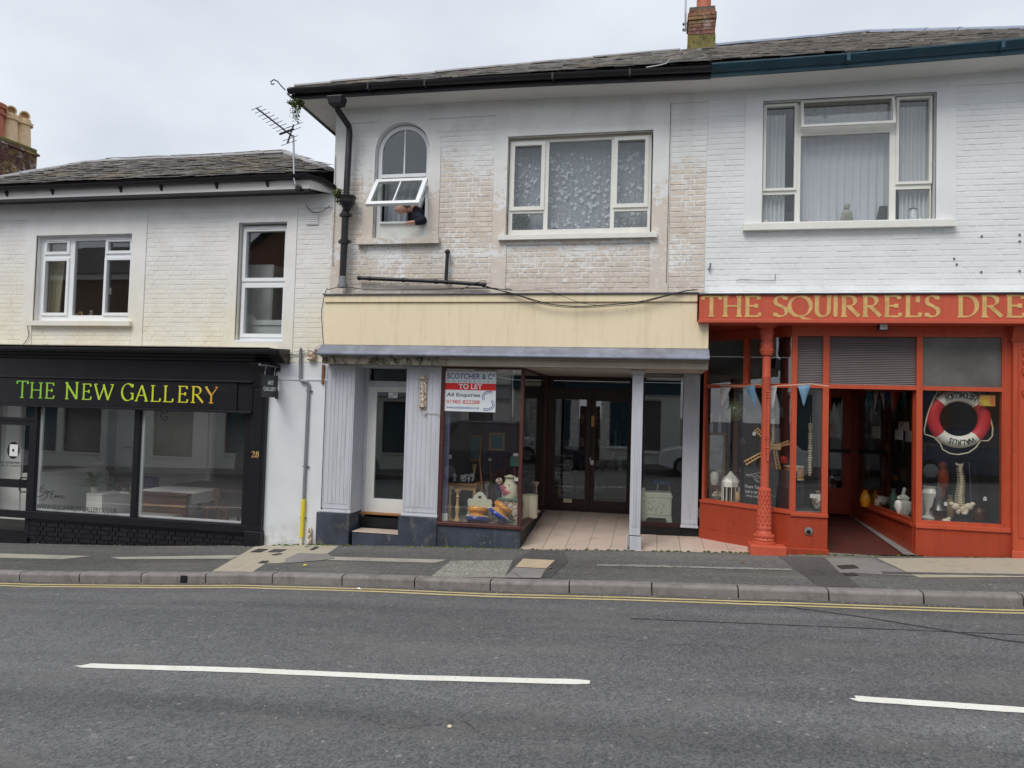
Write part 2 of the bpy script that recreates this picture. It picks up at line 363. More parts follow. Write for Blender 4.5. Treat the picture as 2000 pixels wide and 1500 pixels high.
M['mid_stucco'] = peel('weathered stucco, beige under flaking white', BE, WH, 4.6, 6.4, 1.7, bias=-.0)
M['mid_brick'] = peel('weathered painted brick, beige', C(212, 200, 187), WH, 4.9, 6.7, 2.2, bias=-.0)
M['mid_mortar'] = peel('joint paint, beige and white', C(210, 200, 188), WH, 4.6, 6.4, 2.6, bias=.06)
g = NG('old white joint paint')
k = g.mix(g.rng(g.noise(9, 8, .7), .58, .62), WH, C(110, 84, 70))
k = g.mix(g.rng(g.noise(1.9, 6, .6), .5, .68, 0, .7), k, C(206, 190, 178))

def yellowed(name, k0=1.):
    g = NG(name)
    h = g.rng(g.sep(2), 2.7, 4.9, .17, -.26)
    f = g.rng(g.math('ADD', g.noise(.8, 7, .62), h), .34, .72)
    wv = g.mix(g.rng(g.noise(2.5, 5, .6), .35, .7), C(224, 222, 219), C(236, 235, 234))
    yv = g.mix(g.rng(g.noise(4, 5, .6), .35, .7), C(228, 220, 198), C(238, 233, 217))
    k = g.mix(f, wv, yv)
    st = g.rng(g.noise(3., 8, .68, g.scl(1.4, 1, .5)), .60, .8, 0, .55)
    k = g.mix(st, k, C(196, 182, 150))
    nm = g.bump(g.noise(35, 5, .6), .3, .006)
    return g.fin(k, .75, nm)
M['left_wall'] = yellowed('yellowing white masonry paint')
g = NG('white masonry paint')
k = g.mix(g.rng(g.noise(1.7, 6, .6), .3, .7), C(220, 222, 222), C(232, 234, 234))
k = g.mix(g.rng(g.noise(2.4, 8, .68, g.scl(1.3, 1, .4)), .58, .8, 0, .4), k, C(178, 178, 168))
k = g.mix(g.rng(g.noise(16, 8, .7), .70, .73, 0, .6), k, C(150, 140, 128))
M['right_wall'] = g.fin(k, .7, g.bump(g.noise(35, 5, .6), .3, .006))
g = NG('smooth white render')
k = g.mix(g.rng(g.noise(2, 5, .6), .3, .7), C(214, 217, 222), C(224, 227, 231))
k = g.mix(g.math('MULTIPLY', g.rng(g.noise(5, 7, .65), .45, .7), g.rng(g.sep(2), -.25, .25, .9, 0.)), k, C(150, 140, 126))
M['white_render'] = g.fin(k, .65, g.bump(g.noise(20, 4, .6), .2, .006))
g = NG('dark blue grey plinth paint')
k = g.mix(g.rng(g.noise(1.8, 5, .6), .35, .7), C(50, 54, 64), C(74, 82, 98))
k = g.mix(g.rng(g.noise(6, 8, .7, g.scl(1, 1, .6)), .55, .72, 0, .7), k, C(132, 128, 112))
k = g.mix(g.rng(g.noise(4, 8, .7), .64, .7, 0, .8), k, C(176, 170, 158))
M['plinth'] = g.fin(k, .6, g.bump(g.noise(30, 5, .6), .4, .006))
g = NG('mossy peeling beam paint')
k = g.mix(g.rng(g.noise(3, 5, .6), .3, .7), C(164, 154, 140), C(186, 176, 160))
mk = g.math('MULTIPLY', g.rng(g.noise(9, 9, .72, g.scl(1, 1, .7)), .46, .56), g.rng(g.sep(0), -3.3, -2.6, 1., 0.))
k = g.mix(mk, k, C(84, 80, 58)); mk2 = g.math('MULTIPLY', g.rng(g.noise(14, 9, .72), .56, .6), g.rng(g.sep(0), -3.3, -2.6, 1., 0.))
k = g.mix(mk2, k, C(212, 204, 186))
M['beam_moss'] = g.fin(k, .75, g.bump(g.noise(30, 5, .6), .4, .006))
def slate(name, a, b, moss):
    g = NG(name)
    r = g.rand()
    k = g.mix(g.rng(g.noise(7, 4, .6), .3, .7), a, b)
    k = g.mix(1., k, g.mix(g.rng(g.vor(4.3, out='Color'), 0, 1), (.62,)*3, (1.3,)*3), 'MULTIPLY')
    k = g.mix(1., k, g.mix(r, (.85,)*3, (1.12,)*3), 'MULTIPLY'); k = g.mix(1., k, g.mix(g.isl(), (.78,)*3, (1.15,)*3), 'MULTIPLY')
    k = g.mix(g.rng(g.noise(1.1, 8, .7), .5, .68, 0, moss), k, C(168, 146, 92))
    k = g.mix(g.rng(g.noise(14, 8, .7), .58, .66, 0, .6), k, C(182, 178, 166))
    return g.fin(k, .75, g.bump(g.noise(25, 5, .6), .5, .01))
M['slate'] = slate('weathered roof slate', C(128, 125, 123), C(168, 164, 160), .4)
M['slate2'] = slate('brown roof slate', C(120, 115, 111), C(160, 154, 148), .15)
M['underlay'] = PM('dark slate bedding', C(58, 55, 52), .9, .2, 9, .3, 30)
M['ridge'] = PM('grey ridge tile', C(150, 148, 150), .7, .15, 4, .3, 25, C(170, 150, 100), (.6, .75), 3)
M['ridge_blue'] = PM('blue grey ridge tile', C(142, 150, 166), .6, .12, 4, .2, 25)
def brickm(name, a, b, lich):
    g = NG(name); k = g.mix(g.rand(), a, b); k = g.mix(g.rng(g.noise(12, 6, .65), .35, .7, 0, .6), k, tuple(x*.55 for x in a))
    k = g.mix(g.rng(g.noise(2.2, 8, .7), .5, .64, 0, lich), k, C(158, 140, 84)); k = g.mix(g.rng(g.noise(3.4, 8, .72), .53, .6, 0, lich), k, C(178, 170, 160))
    return g.fin(k, .85, g.bump(g.noise(40, 5, .6), .5, .006))
M['stack_brick'] = brickm('old dark red brick', C(92, 62, 56), C(122, 82, 72), .9)
M['red_brick'] = brickm('orange red chimney brick', C(108, 72, 64), C(142, 94, 80), .45)
M['mortar'] = PM('sooty mortar', C(96, 86, 80), .9, .2, 12, .4, 50)
M['mossy'] = PM('mossy render', C(112, 104, 62), .95, .35, 10, .8, 40, C(72, 66, 44), (.5, .62), 12)
M['clay'] = PM('terracotta pot', C(178, 104, 80), .7, .2, 6, .2, 40)
M['clay_pale'] = PM('buff clay pot', C(224, 196, 158), .7, .12, 5, .2, 40, C(170, 140, 110), (.55, .8), 6)
def asphalt(name, a, b, chip, sc_=95., wear=None):
    g = NG(name)
    v = g.vor(sc_, out='Color'); k = g.mix(g.rng(v, .1, .9), a, b)
    k = g.mix(g.rng(g.vor(sc_*.55, out='Color'), .90, .97, 0, .55), k, chip)
    k = g.mix(1., k, g.mix(g.rng(g.noise(.55, 5, .6, g.scl(.35, 1.3, 1)), .3, .7), (.86,)*3, (1.14,)*3), 'MULTIPLY')
    k = g.mix(1., k, g.mix(g.rng(g.noise(1.1, 3, .5, g.scl(.04, 1.2, 0)), .35, .65), (.80,)*3, (1.16,)*3), 'MULTIPLY')
    k = g.mix(1., k, g.mix(g.rng(g.noise(5., 5, .6), .3, .7), (.92,)*3, (1.08,)*3), 'MULTIPLY')
    if wear: k = g.mix(g.rng(g.noise(1.3, 7, .62, g.scl(.5, 1.6, 1)), .5, .72, 0, .5), k, wear)
    nm = g.bump(g.math('ADD', g.vor(sc_), g.noise(sc_*1.6, 3, .6)), .55, .008)
    return g.fin(k, .85, nm, spec=.25)
M['road'] = asphalt('asphalt road', C(79, 80, 82), C(118, 118, 119), C(170, 168, 162), 70, C(118, 116, 110))
M['pave'] = asphalt('old pavement asphalt', C(82, 82, 82), C(116, 115, 112), C(168, 164, 154), 60, C(132, 128, 118))
M['pave_dark'] = asphalt('darker asphalt patch', C(74, 72, 72), C(100, 96, 96), C(140, 136, 130), 70)
M['pave_light'] = asphalt('worn light asphalt patch', C(118, 116, 112), C(178, 174, 164), C(210, 206, 196), 55)
M['conc'] = PM('pale concrete strip', C(166, 161, 150), .85, .12, 5, .4, 60, C(140, 134, 124), (.5, .75), 3)
M['conc_buff'] = PM('buff concrete', C(176, 168, 150), .85, .12, 4, .4, 60, C(144, 136, 122), (.5, .75), 4)
M['conc_grey'] = PM('grey paving slab', C(134, 130, 127), .85, .12, 4, .4, 60, C(120, 116, 112), (.55, .75), 5)
M['slab_buff'] = PM('buff paving slab', C(190, 172, 146), .8, .08, 3, .3, 60)
M['kerb'] = PM('granite kerb', C(134, 129, 126), .8, .16, 7, .5, 90, C(100, 93, 90), (.5, .75), 5, rnd_=.06)
M['tile'] = PM('pink beige floor tile', C(208, 188, 174), .35, .05, 5, .05, 40, C(176, 154, 138), (.56, .8), 3, rnd_=.05)
M['grout'] = PM('tile grout', C(96, 82, 74), .9, .1, 5, .1)
M['black_brick'] = PM('black painted brick', C(34, 33, 38), .34, .25, 7, .25, 30, C(70, 68, 68), (.7, .76), 14)
g = NG('yellow line paint')
k = g.mix(g.rng(g.noise(3, 5, .6), .3, .7), C(200, 180, 122), C(220, 202, 152)); k = g.mix(g.rng(g.noise(60, 5, .7), .55, .62, 0, .6), k, C(110, 108, 104))
M['line_yellow'] = g.fin(k, .7)
g = NG('white line paint')
k = g.mix(g.rng(g.noise(4, 5, .6), .3, .7), C(224, 222, 212), C(238, 237, 230)); k = g.mix(g.rng(g.noise(38, 7, .8), .58, .64, 0, .75), k, C(120, 118, 114))
M['line_white'] = g.fin(k, .6)
M['tar'] = PM('tar seam', C(52, 52, 56), .6, .2, 9, .2)
g = NG('foil letters'); x = g.sep(0)
k = g.mix(g.rng(x, -10.4, -8.4), C(120, 196, 70), C(196, 222, 60)); k = g.mix(g.rng(x, -8.2, -6.9), k, C(228, 214, 60)); k = g.mix(g.rng(x, -6.9, -6.55), k, C(214, 120, 60))
M['foil'] = g.fin(k, .4)
# ------------------------------------------------------------------ ground, road, pavements, kerbs
XS = [-30, -20, -16, -12]+[-11+.5*i for i in range(33)]+[6, 8, 12, 20, 30]
def sheet(name, ys, fn, mt, label=None, xs=XS, off=0.):
    mb = MB(); n = len(ys)
    vs = [(x, y, fn(x, y)+off) for x in xs for y in ys]
    fs = [(i*n+j, (i+1)*n+j, (i+1)*n+j+1, i*n+j+1) for i in range(len(xs)-1) for j in range(n-1)]
    return mb.add(vs, fs).build(name, mt, kind='structure', label=label, smooth=True)
gx = [-400, -120, -60, -30, 30, 60, 120, 400]
sheet('ground', [-400, -60, -16.2, 0, 12, 60, 400], lambda x, y: zf(max(-30, min(30, x)))-.9, M['pave_dark'], xs=gx)
road = sheet('road', [OKY+.1]+[-12.5+.5*i for i in range(22)]+[KY-.02], zr, M['road'], 'dark grey asphalt road in front of the shops')
pave = sheet('pavement', [KY+.12, -1.2, -.6, -.02], zp, M['pave'], 'patched asphalt pavement along the shopfronts')
zo = lambda x, y: zf(x)-.04
sheet('pavement', [-16.2, -15, OKY-.1], zo, M['pave'], 'pavement on the far side of the road behind the viewer')
def kerb_row(yface, s, x0, x1, ztop, label):
    root = thing('kerb', None, None, (0, yface, zf(0)), kind='structure')
    root['label'] = label
    pr = [(0, -.16), (0, -.03), (.008, -.012), (.03, 0), (.145, 0), (.145, -.16)]
    mb = MB(); mb.xprism([(s*y, z) for y, z in pr], -.450, .450)
    x = x0; me = None; k = 0
    while x < x1:
        c = x+.457; za, zb = ztop(x), ztop(x+.914); ang = math.atan2(zb-za, .914)
        mtx = Matrix.Translation((c, yface+rnd.uniform(-.003, .003), (za+zb)/2+rnd.uniform(-.003, .003))) @ Matrix.Rotation(-ang, 4, 'Y')
        if me is None:
            o = mb.build('kerb_stone', M['kerb'], None); me = o.data; o.parent = root; WL[o.name] = Vector()
            mm = mtx.copy(); mm.translation -= wl(root); o.matrix_local = mm
        else: inst('kerb_stone', me, root, mtx)
        x += .914
    return root
kz = lambda x: zp(x, KY+.14)+.006
kerb_row(KY, 1, -12.83+.03, 12, kz, 'granite kerb between the road and the shop pavement')
kerb_row(OKY, -1, -13, 12, lambda x: zf(x)-.03, 'granite kerb on the far side behind the viewer')
kx, ky, _k = G(358, 1128, lambda x, y: zp(x, KY)-.03); tag(MB().box(kx-.05, kx+.045, KY-.008, KY+.05, kz(kx)-.11, kz(kx)-.02).build('drain_outlet', M['print_black']), 'dark broken drain hole in the kerb face left of centre', 'drain')
MB().add([(x, y, zp(x, KY)-.06) for x in XS for y in (KY+.006, KY+.14)], [(2*i, 2*i+2, 2*i+3, 2*i+1) for i in range(len(XS)-1)]).build('kerb_bedding', M['tar'], kind='structure')

def patch(name, pts, fn, off, mt, label=None, parent=None, th=.0):
    q = [G(px, py, fn, off) for px, py in pts]
    mb = MB(); mb.add(q, [tuple(range(len(q)))])
    return mb.build(name, mt, kind='structure', label=label)
def gstrip(name, ptsA, ptsB, fn, off, mt, label):
    A = [G(*p, fn, off) for p in ptsA]; B = [G(*p, fn, off) for p in ptsB]
    n = min(len(A), len(B)); mb = MB(); mb.add(A[:n]+B[:n], [(i, i+1, n+i+1, n+i) for i in range(n-1)])
    return mb.build(name, mt, kind='structure', label=label)
def wstrip(name, x0, x1, y0, y1, fn, off, mt, label, rag=0., step=.12, yf=None):
    mb = MB(); n = int((x1-x0)/step)+1; vs = []
    for i in range(n+1):
        x = x0+(x1-x0)*i/n; a = rnd.uniform(-rag, rag); b = rnd.uniform(-rag, rag); dy_ = yf(x) if yf else 0
        vs += [(x, y0+a+dy_, fn(x, y0)+off), (x, y1+b+dy_, fn(x, y1)+off)]
    mb.add(vs, [(2*i, 2*i+2, 2*i+3, 2*i+1) for i in range(n)])
    return mb.build(name, mt, kind='structure', label=label)
# double yellow lines, ragged a little
for k, yy in enumerate((-2.02, -2.14)):
    wstrip('road_marking', -13, 13, yy-.027, yy+.027, zr, .004, M['line_yellow'], 'thin yellow line nearer the kerb' if k == 0 else 'thin yellow line nearer the road centre', .003)
# centre dashes
def dash(a, b, lab):
    (xa, ya, _), (xb, yb, _) = G(*a, zr, .004), G(*b, zr, .004)
    mb = MB(); n = 40; vs = []
    for i in range(n+1):
        t = i/n; x = xa+(xb-xa)*t; y = ya+(yb-ya)*t; w_ = .052
        if i == 0: w_ = .01
        if i == n: w_ = .036
        for s in (-1, 1):
            yy = y+s*(w_+rnd.uniform(-.003, .003)); vs.append((x+(.05 if (s > 0 and i == 0) else 0), yy, zr(x, yy)+.004))
    mb.add(vs, [(2*i, 2*i+2, 2*i+3, 2*i+1) for i in range(n)])
    mb.build('road_marking', M['line_white'], kind='structure', label=lab)
dash((146, 1299), (1152, 1332), 'long white centre line dash left of the gap')
dash((1657, 1363), (2350, 1410), 'white centre line dash at the right edge')
dash((-1500, 1240), (-430, 1280), 'white centre line dash outside the view')
# gutter channel seam and tar seams
wstrip('gutter_channel', -13, 13, KY-.10, KY-.004, zr, .003, M['pave'], 'smooth strip of asphalt in the gutter below the kerb', .006)
wstrip('tar_seam', -.2, 9, -2.92, -2.90, zr, .003, M['tar'], 'straight dark seam running along the road', .007, yf=lambda x: -.006*x)
q = [G(*p, zr, .003) for p in [(1220, 1158), (1500, 1180), (1700, 1207), (1850, 1232), (1960, 1250), (2060, 1262)]]
mb = MB(); vs = []
for i, (x, y, z) in enumerate(q): w_ = .012+.012*i/5; vs += [(x, y-w_, z), (x, y+w_, z)]
mb.add(vs, [(2*i, 2*i+2, 2*i+3, 2*i+1) for i in range(len(q)-1)]); mb.build('tar_seam', M['tar'], kind='structure', label='slanting dark seam crossing the yellow lines at the right')
# pavement patches
sp = lambda n, pts, m_, lab, off=.004: patch(n, pts, zp, off, M[m_], lab)
sp('paving_strip', [(-60,1079),(178,1086),(120,1092),(-60,1088)], 'conc', 'pale concrete strip at the far left of the pavement')
sp('paving_strip', [(215,1088),(470,1084),(452,1091),(235,1092)], 'conc', 'thin pale concrete strip before the black shopfront')
sp('pavement_patch', [(412,1117),(505,1063),(560,1066),(585,1064),(662,1066),(640,1081),(560,1091),(568,1096),(545,1100),(520,1100),(490,1119)], 'conc_buff', 'buff concrete patch below the grey pipe')
sp('pavement_patch', [(556,1092),(585,1080),(640,1082),(655,1090),(628,1094),(560,1100)], 'conc_grey', 'brown grey patch beside the buff concrete', .008)
sp('paving_strip', [(628,1093),(645,1087),(873,1093),(850,1099)], 'conc', 'pale concrete strip right of the buff patch')
sp('pavement_patch', [(842,1126),(880,1095),(1002,1094),(985,1128)], 'pave_light', 'worn light speckled patch left of the paving slabs')
sp('pavement_patch', [(1002,1093),(1040,1075),(1102,1077),(1110,1095),(1076,1128),(985,1128)], 'pave_dark', 'dark mastic surround of the two slabs', .006)
sp('paving_slab', [(1006,1107),(1022,1091),(1084,1094),(1067,1110)], 'slab_buff', 'buff paving slab beside the tiled entrance', .011)
sp('paving_slab', [(984,1128),(1005,1108),(1066,1111),(1056,1129)], 'conc_grey', 'cracked grey paving slab against the kerb', .011)
wstrip('paving_strip', -.68, 1.62, -.98, -.89, zp, .005, M['pave_light'], 'rough pale strip in front of the tiled entrance', .016, .06)
sp('pavement_patch', [(1550,1108),(1520,1086),(1610,1088),(1680,1146),(1600,1146)], 'pave_dark', 'smooth dark patch before the orange shop post')
sp('pavement_patch', [(1612,1089),(1700,1090),(1790,1125),(1640,1118)], 'conc_grey', 'grey concrete patch before the recessed orange doorway')
sp('pavement_patch', [(1712,1090),(2100,1090),(2100,1127),(1795,1128)], 'conc_buff', 'buff concrete paving before the orange shop', .006)
wstrip('paving_strip', 2.6, 5.6, -1.02, -.93, zp, .010, M['pave'], 'dark asphalt strip across the buff paving', .012)
sp('crack', [(1004,1119),(1018,1128),(1019,1128),(1005,1118.5)], 'tar', 'crack across the grey slab', .014)
def cover(pts, lab):
    q = [G(px, py, zp, .012) for px, py in pts]; mb = MB(); n = len(q)
    mb.add([(x, y, z-.03) for x, y, z in q]+q, [tuple(range(n, 2*n))]+[(i, (i+1) % n, (i+1) % n+n, i+n) for i in range(n)])
    return mb.build('access_cover', M['iron_cover'], label=lab, cat='access cover')
cover([(488,1078),(505,1071.5),(524,1072),(509,1078)], 'dark rectangular iron cover nearest the black pilaster')
cover([(523,1077.5),(536,1072),(560,1072.5),(546,1078)], 'dark iron cover in the buff concrete, right of its twin')
cover([(605,1073),(616,1067),(623,1067.5),(612,1073)], 'small slanted iron cover beneath the white render wall')
cover([(530,1083),(545,1080),(552,1080.5),(538,1084)], 'small grey blue iron cover in the middle of the buff patch')
cover([(504,1099),(512,1095),(526,1095),(518,1099.5)], 'small grey blue iron cover lowest in the buff patch')
cover([(1634,1104),(1668,1102.5),(1678,1109),(1644,1110.5)], 'red brown iron cover before the orange doorway')
cover([(1646,1119),(1668,1118),(1677,1123),(1655,1124)], 'smaller dark iron cover nearer the kerb')
def pebble(px, py, r, mt, lab, name='pebble', cat='pebble', fn=zr):
    x, y, z = G(px, py, fn); mb = MB(); mb.ball((x, y, z+r*.6), r, r*.8, r*.7, 8, 6); mb.build(name, mt, label=lab, cat=cat, smooth=True)
pebble(878, 1422, .016, M['bone'], 'pale round pebble lying on the near road')
mb = MB()
for i in range(420):
    x, y = rnd.uniform(-6, 5), rnd.uniform(-6.6, -2.2); r = rnd.uniform(.003, .0075)
    mb.ball((x, y, zr(x, y)+r*.5), r, r*1.2, r*.7, 5, 3)
for i in range(500):
    x = rnd.uniform(-10, 4.5); y = rnd.choice((rnd.uniform(-.12, -.02), rnd.uniform(-1.95, -1.87))); r = rnd.uniform(.004, .010)
    z = (zp if y > -1 else zr)(x, y); mb.ball((x, y, z+r*.4), r, r*1.2, r*.6, 5, 3)
mb.build('grit', M['conc'], kind='stuff', label='scattered pale grit on road and pavement edges')
mb = MB()
for i in range(260):
    x = rnd.choice((rnd.gauss(.2, 1.2), rnd.gauss(-4.9, .4), rnd.gauss(-2.6, .6), rnd.gauss(2.2, .8))); y = rnd.uniform(-.07, -.012)
    r = rnd.uniform(.006, .02); mb.ball((x, y, zp(x, y)+r*.3), r*1.6, r, r*.8, 5, 3)
mb.build('moss_line', M['moss'], kind='stuff', label='moss and dirt in the joint between pavement and shops')

# ------------------------------------------------------------------ piece layers: bricks and slates
CAMP = Vector((0, -10, EYE))
BRICK_ME = {}
def brick_mesh(key, mt):
    if key not in BRICK_ME:
        i = .035; j = .09
        vs = [(-.5+i,0,-.5+j),(.5-i,0,-.5+j),(.5-i,0,.5-j),(-.5+i,0,.5-j),(-.5,.5,-.5),(.5,.5,-.5),(.5,.5,.5),(-.5,.5,.5),(-.5,1,-.5),(.5,1,-.5),(.5,1,.5),(-.5,1,.5)]
        fs = [(0,1,2,3),(4,5,1,0),(5,6,2,1),(6,7,3,2),(7,4,0,3),(8,9,5,4),(9,10,6,5),(10,11,7,6),(11,8,4,7)]
        BRICK_ME[key] = (vs, fs, None, mt)
    return BRICK_ME[key]
def bricks(parent, x0, x1, z0, z1, keep, Y, mt, depth=.016, limit=300, course=.075, jy=.003, joint=.010, soft=1., xf=None, only_stuff=False):
    """Flemish bond laid in [x0,x1]x[z0,z1]; keep(xa,xb,za,zb) -> None, or the clipped span"""
    L = []; nz = int((z1-z0)/course)+1
    for r in range(nz):
        za = z0+r*course; zb = za+course-joint
        x = x0-(.0 if r % 2 == 0 else .169); k = r % 2
        while x < x1:
            w_ = (.215, .1025)[k % 2]; a, b = max(x, x0), min(x+w_, x1); x += w_+joint; k += 1
            if b-a < .03 or zb > z1+.01: continue
            q = keep(a, b, za, zb)
            for s in (q or []):
                if s[1]-s[0] > .025: L.append(s)
    T = xf or (lambda u, y, z: (u, y, z))
    L.sort(key=lambda s: (Vector(T((s[0]+s[1])/2, Y, (s[2]+s[3])/2))-CAMP).length)
    vs, fs, me, mtl = brick_mesh(mt.name, mt)
    if xf: A = Vector(T(0, 0, 0)); ang = math.atan2((Vector(T(1, 0, 0))-A).y, (Vector(T(1, 0, 0))-A).x)
    else: ang = 0
    rest = MB()
    for i, (a, b, c, d) in enumerate(L):
        jj = rnd.uniform(-jy, jy)
        mtx = Matrix.Translation(T((a+b)/2, Y+jj, (c+d)/2)) @ Matrix.Rotation(ang, 4, 'Z') @ Matrix.Rotation(rnd.uniform(-.007, .007), 4, 'Y') @ Matrix.Rotation(rnd.uniform(-.02, .02)*soft, 4, 'X') @ Matrix.Diagonal((b-a, depth, d-c, 1))
        if i < limit and not only_stuff:
            if BRICK_ME[mt.name][2] is None:
                mb = MB(); mb.add(vs, fs); o = mb.build('brick', mt, None); BRICK_ME[mt.name] = (vs, fs, o.data, mt)
                o.parent = parent; mm = mtx.copy(); mm.translation -= wl(parent); o.matrix_local = mm
            else: inst('brick', BRICK_ME[mt.name][2], parent, mtx)
        else: rest.add([mtx @ Vector(v) for v in vs], fs)
    if rest.v: rest.build('brickwork', mt, parent, kind='stuff')
def clip_keep(holes, solid=None):
    """keep() that cuts bricks against rectangular holes (x0,x1,z0,z1)"""
    def keep(a, b, c, d):
        sp_ = [(a, b, c, d)]
        for h in holes:
            o = []
            for s in sp_:
                if s[1] <= h[0] or s[0] >= h[1] or s[3] <= h[2] or s[2] >= h[3]: o.append(s); continue
                if s[0] < h[0]: o.append((s[0], h[0], s[2], s[3]))
                if s[1] > h[1]: o.append((h[1], s[1], s[2], s[3]))
                if s[2] < h[2]-.02: o.append((max(s[0], h[0]), min(s[1], h[1]), s[2], h[2]))
                if s[3] > h[3]+.02: o.append((max(s[0], h[0]), min(s[1], h[1]), h[3], s[3]))
            sp_ = o
        return sp_
    return keep
def slates(parent, xl, xr, y0, z0, tp, rows, mt, limit=300, wd=.25, ex=.19):
    """slope rising along +Y from (y0,z0) with tangent tp; xl(d), xr(d) bound the row at distance d in plan"""
    c = math.cos(math.atan(tp)); L = []
    for r in range(rows):
        d = r*ex*c; x = xl(d)-rnd.uniform(0, wd)
        while x < xr(d):
            a, b = max(x, xl(d)), min(x+wd-.006, xr(d)); x += wd
            if b-a > .04: L.append((a, b, d, r))
    L.sort(key=lambda s: (Vector(((s[0]+s[1])/2, y0+s[2], z0+tp*s[2]))-CAMP).length)
    vs = [(-.5,0,0),(.5,0,0),(.5,1,0),(-.5,1,0),(-.5,0,1),(.5,0,1),(.5,1,.15),(-.5,1,.15)]
    fs = [(0,3,2,1),(4,5,6,7),(0,1,5,4),(1,2,6,5),(2,3,7,6),(3,0,4,7)]
    me = None; rest = MB(); ang = math.atan(tp)
    for i, (a, b, d, r) in enumerate(L):
        mtx = Matrix.Translation(((a+b)/2, y0+d-.01+rnd.uniform(-.012, .012), z0+tp*d+.026+rnd.uniform(-.006, .008))) @ Matrix.Rotation(ang-rnd.uniform(.07, .11), 4, 'X') @ Matrix.Rotation(rnd.uniform(-.025, .025), 4, 'Z') @ Matrix.Rotation(rnd.uniform(-.035, .035), 4, 'Y') @ Matrix.Diagonal((b-a, ex*1.25, rnd.uniform(.010, .017), 1))
        if i < limit:
            if me is None:
                mb = MB(); mb.add(vs, fs); o = mb.build('slate', mt, None); me = o.data; o.parent = parent
                mm = mtx.copy(); mm.translation -= wl(parent); o.matrix_local = mm
            else: inst('slate', me, parent, mtx)
        else: rest.add([mtx @ Vector(v) for v in vs], fs)
    if rest.v: rest.build('slates', mt, parent, kind='stuff')
# ------------------------------------------------------------------ the three terrace buildings: walls, roofs, upper windows
Z = lambda r: r+EYE
left = thing('terraced_building', 'low cream and white painted building with a black gallery shopfront', 'building', (-8, 0, zf(-8)))
mid = thing('terraced_building', 'flaking beige and white building with a blank cream fascia and arched window', 'building', (-2, 0, zf(-2)))
right = thing('terraced_building', 'white painted brick building above an orange shopfront', 'building', (3, 0, zf(3)))

def room(parent, x0, x1, z0, z1, y0, y1, mt, fm=None, cm=None, name='room_wall'):
    if parent is mid: x0 = max(x0, -4.6)
    mb = MB()
    mb.add([(x0,y0,z0),(x0,y1,z0),(x0,y1,z1),(x0,y0,z1)], [(0,1,2,3)])
    mb.add([(x1,y0,z0),(x1,y1,z0),(x1,y1,z1),(x1,y0,z1)], [(3,2,1,0)])
    mb.add([(x0,y1,z0),(x1,y1,z0),(x1,y1,z1),(x0,y1,z1)], [(0,1,2,3)])
    mb.build(name, mt, parent)
    MB().add([(x0,y0,z0),(x1,y0,z0),(x1,y1,z0),(x0,y1,z0)], [(0,1,2,3)]).build('room_floor', fm or M['dark_floor'], parent)
    MB().add([(x0,y0,z1),(x1,y0,z1),(x1,y1,z1),(x0,y1,z1)], [(0,1,2,3)]).build('room_ceiling', cm or mt, parent)
def pane(parent, x0, x1, z0, z1, y, mt=None, xf=None):
    e = .012; mb = MB(xf); mb.box(x0-e, x1+e, y, y+.006, z0-e, z1+e)
    return mb.build('pane', mt or M['glass2'], parent)
def window(parent, fr, lights, y0, y1, mt, gl=None, sashes=(), sash_w=.045, name='window', bevel=.004):
    """fr=(x0,x1,z0,z1); lights = glass rects; sashes = indices whose glass sits in its own casement"""
    mb = MB(); hs = []
    for i, h in enumerate(lights):
        w_ = sash_w if i in sashes else 0
        hs.append((h[0]-w_, h[1]+w_, h[2]-w_, h[3]+w_))
    mb.plate(*fr, hs, y0, y1); wdw = mb.build(name, mt, parent, bevel=bevel)
    for i, h in enumerate(lights):
        if i in sashes:
            s = MB(); ring(s, h[0]-sash_w-.004, h[1]+sash_w+.004, h[2]-sash_w-.004, h[3]+sash_w+.004, sash_w+.004, y0-.022, y1-.01)
            s.build('casement', mt, wdw, bevel=bevel)
        pane(wdw, *h, (y0+y1)/2, gl)
    return wdw
def sill(parent, x0, x1, z0, z1, y0, y1, mt):
    mb = MB(); mb.xprism([(y0, z0), (y0, z1-.012), (y1, z1), (y1, z0+.01), (y0+.03, z0+.006), (y0+.03, z0)], x0, x1)
    return mb.build('sill', mt, parent, bevel=.004)

# ---------- left building -------------------------------------------------
LX0, LX1 = -11.25, -4.865
LZ0, LZ1 = Z(.70), Z(3.2)
w1 = RC(67, 458, 254, 627); w2 = RC(462, 434, 556, 669)
pa = (LX0+.12, RC(0, 431, 46, 680)[1], Z(.74), RC(0, 431, 46, 680)[3])
pb = RC(282, 416, 445, 676); pb = (pb[0], pb[1], Z(.74), pb[3])
pc = RC(576, 406, 640, 676); pc = (pc[0], LX1+.0, Z(.40), pc[3])
pdn = RC(60, 641, 256, 690); pdn = (pdn[0], pdn[1], Z(.74), pdn[3])
panels = [pa, pb, pc, pdn]
mb = MB(); mb.plate(LX0, LX1, Z(.10), LZ1, [w1, w2], .0165, .26); mb.box(LX0, LX0+.2, .26, 6, Z(-2.6), LZ1)
mb.build('wall', M['left_wall'], left)
mb = MB(); mb.plate(LX0, LX1, LZ0, LZ1, [w1, w2]+panels, 0, .033); mb.build('render_band', M['left_wall'], left, bevel=.006)
bricks(left, pa[0], LX1, Z(.70), pb[3], lambda a, b, c, d: [s for p in panels for s in [(max(a, p[0]+.003), min(b, p[1]-.003), max(c, p[2]), min(d, p[3]-.002))] if s[1]-s[0] > .02 and s[3]-s[2] > .03], .0132, M['left_wall'], depth=.021, jy=.0018, joint=.007)
sill(left, P(60, 632)[0], P(258, 636)[0], RC(60, 627, 258, 637)[2], RC(60, 627, 258, 637)[3]+.006, -.07, .10, M['left_wall'])
Y = .11
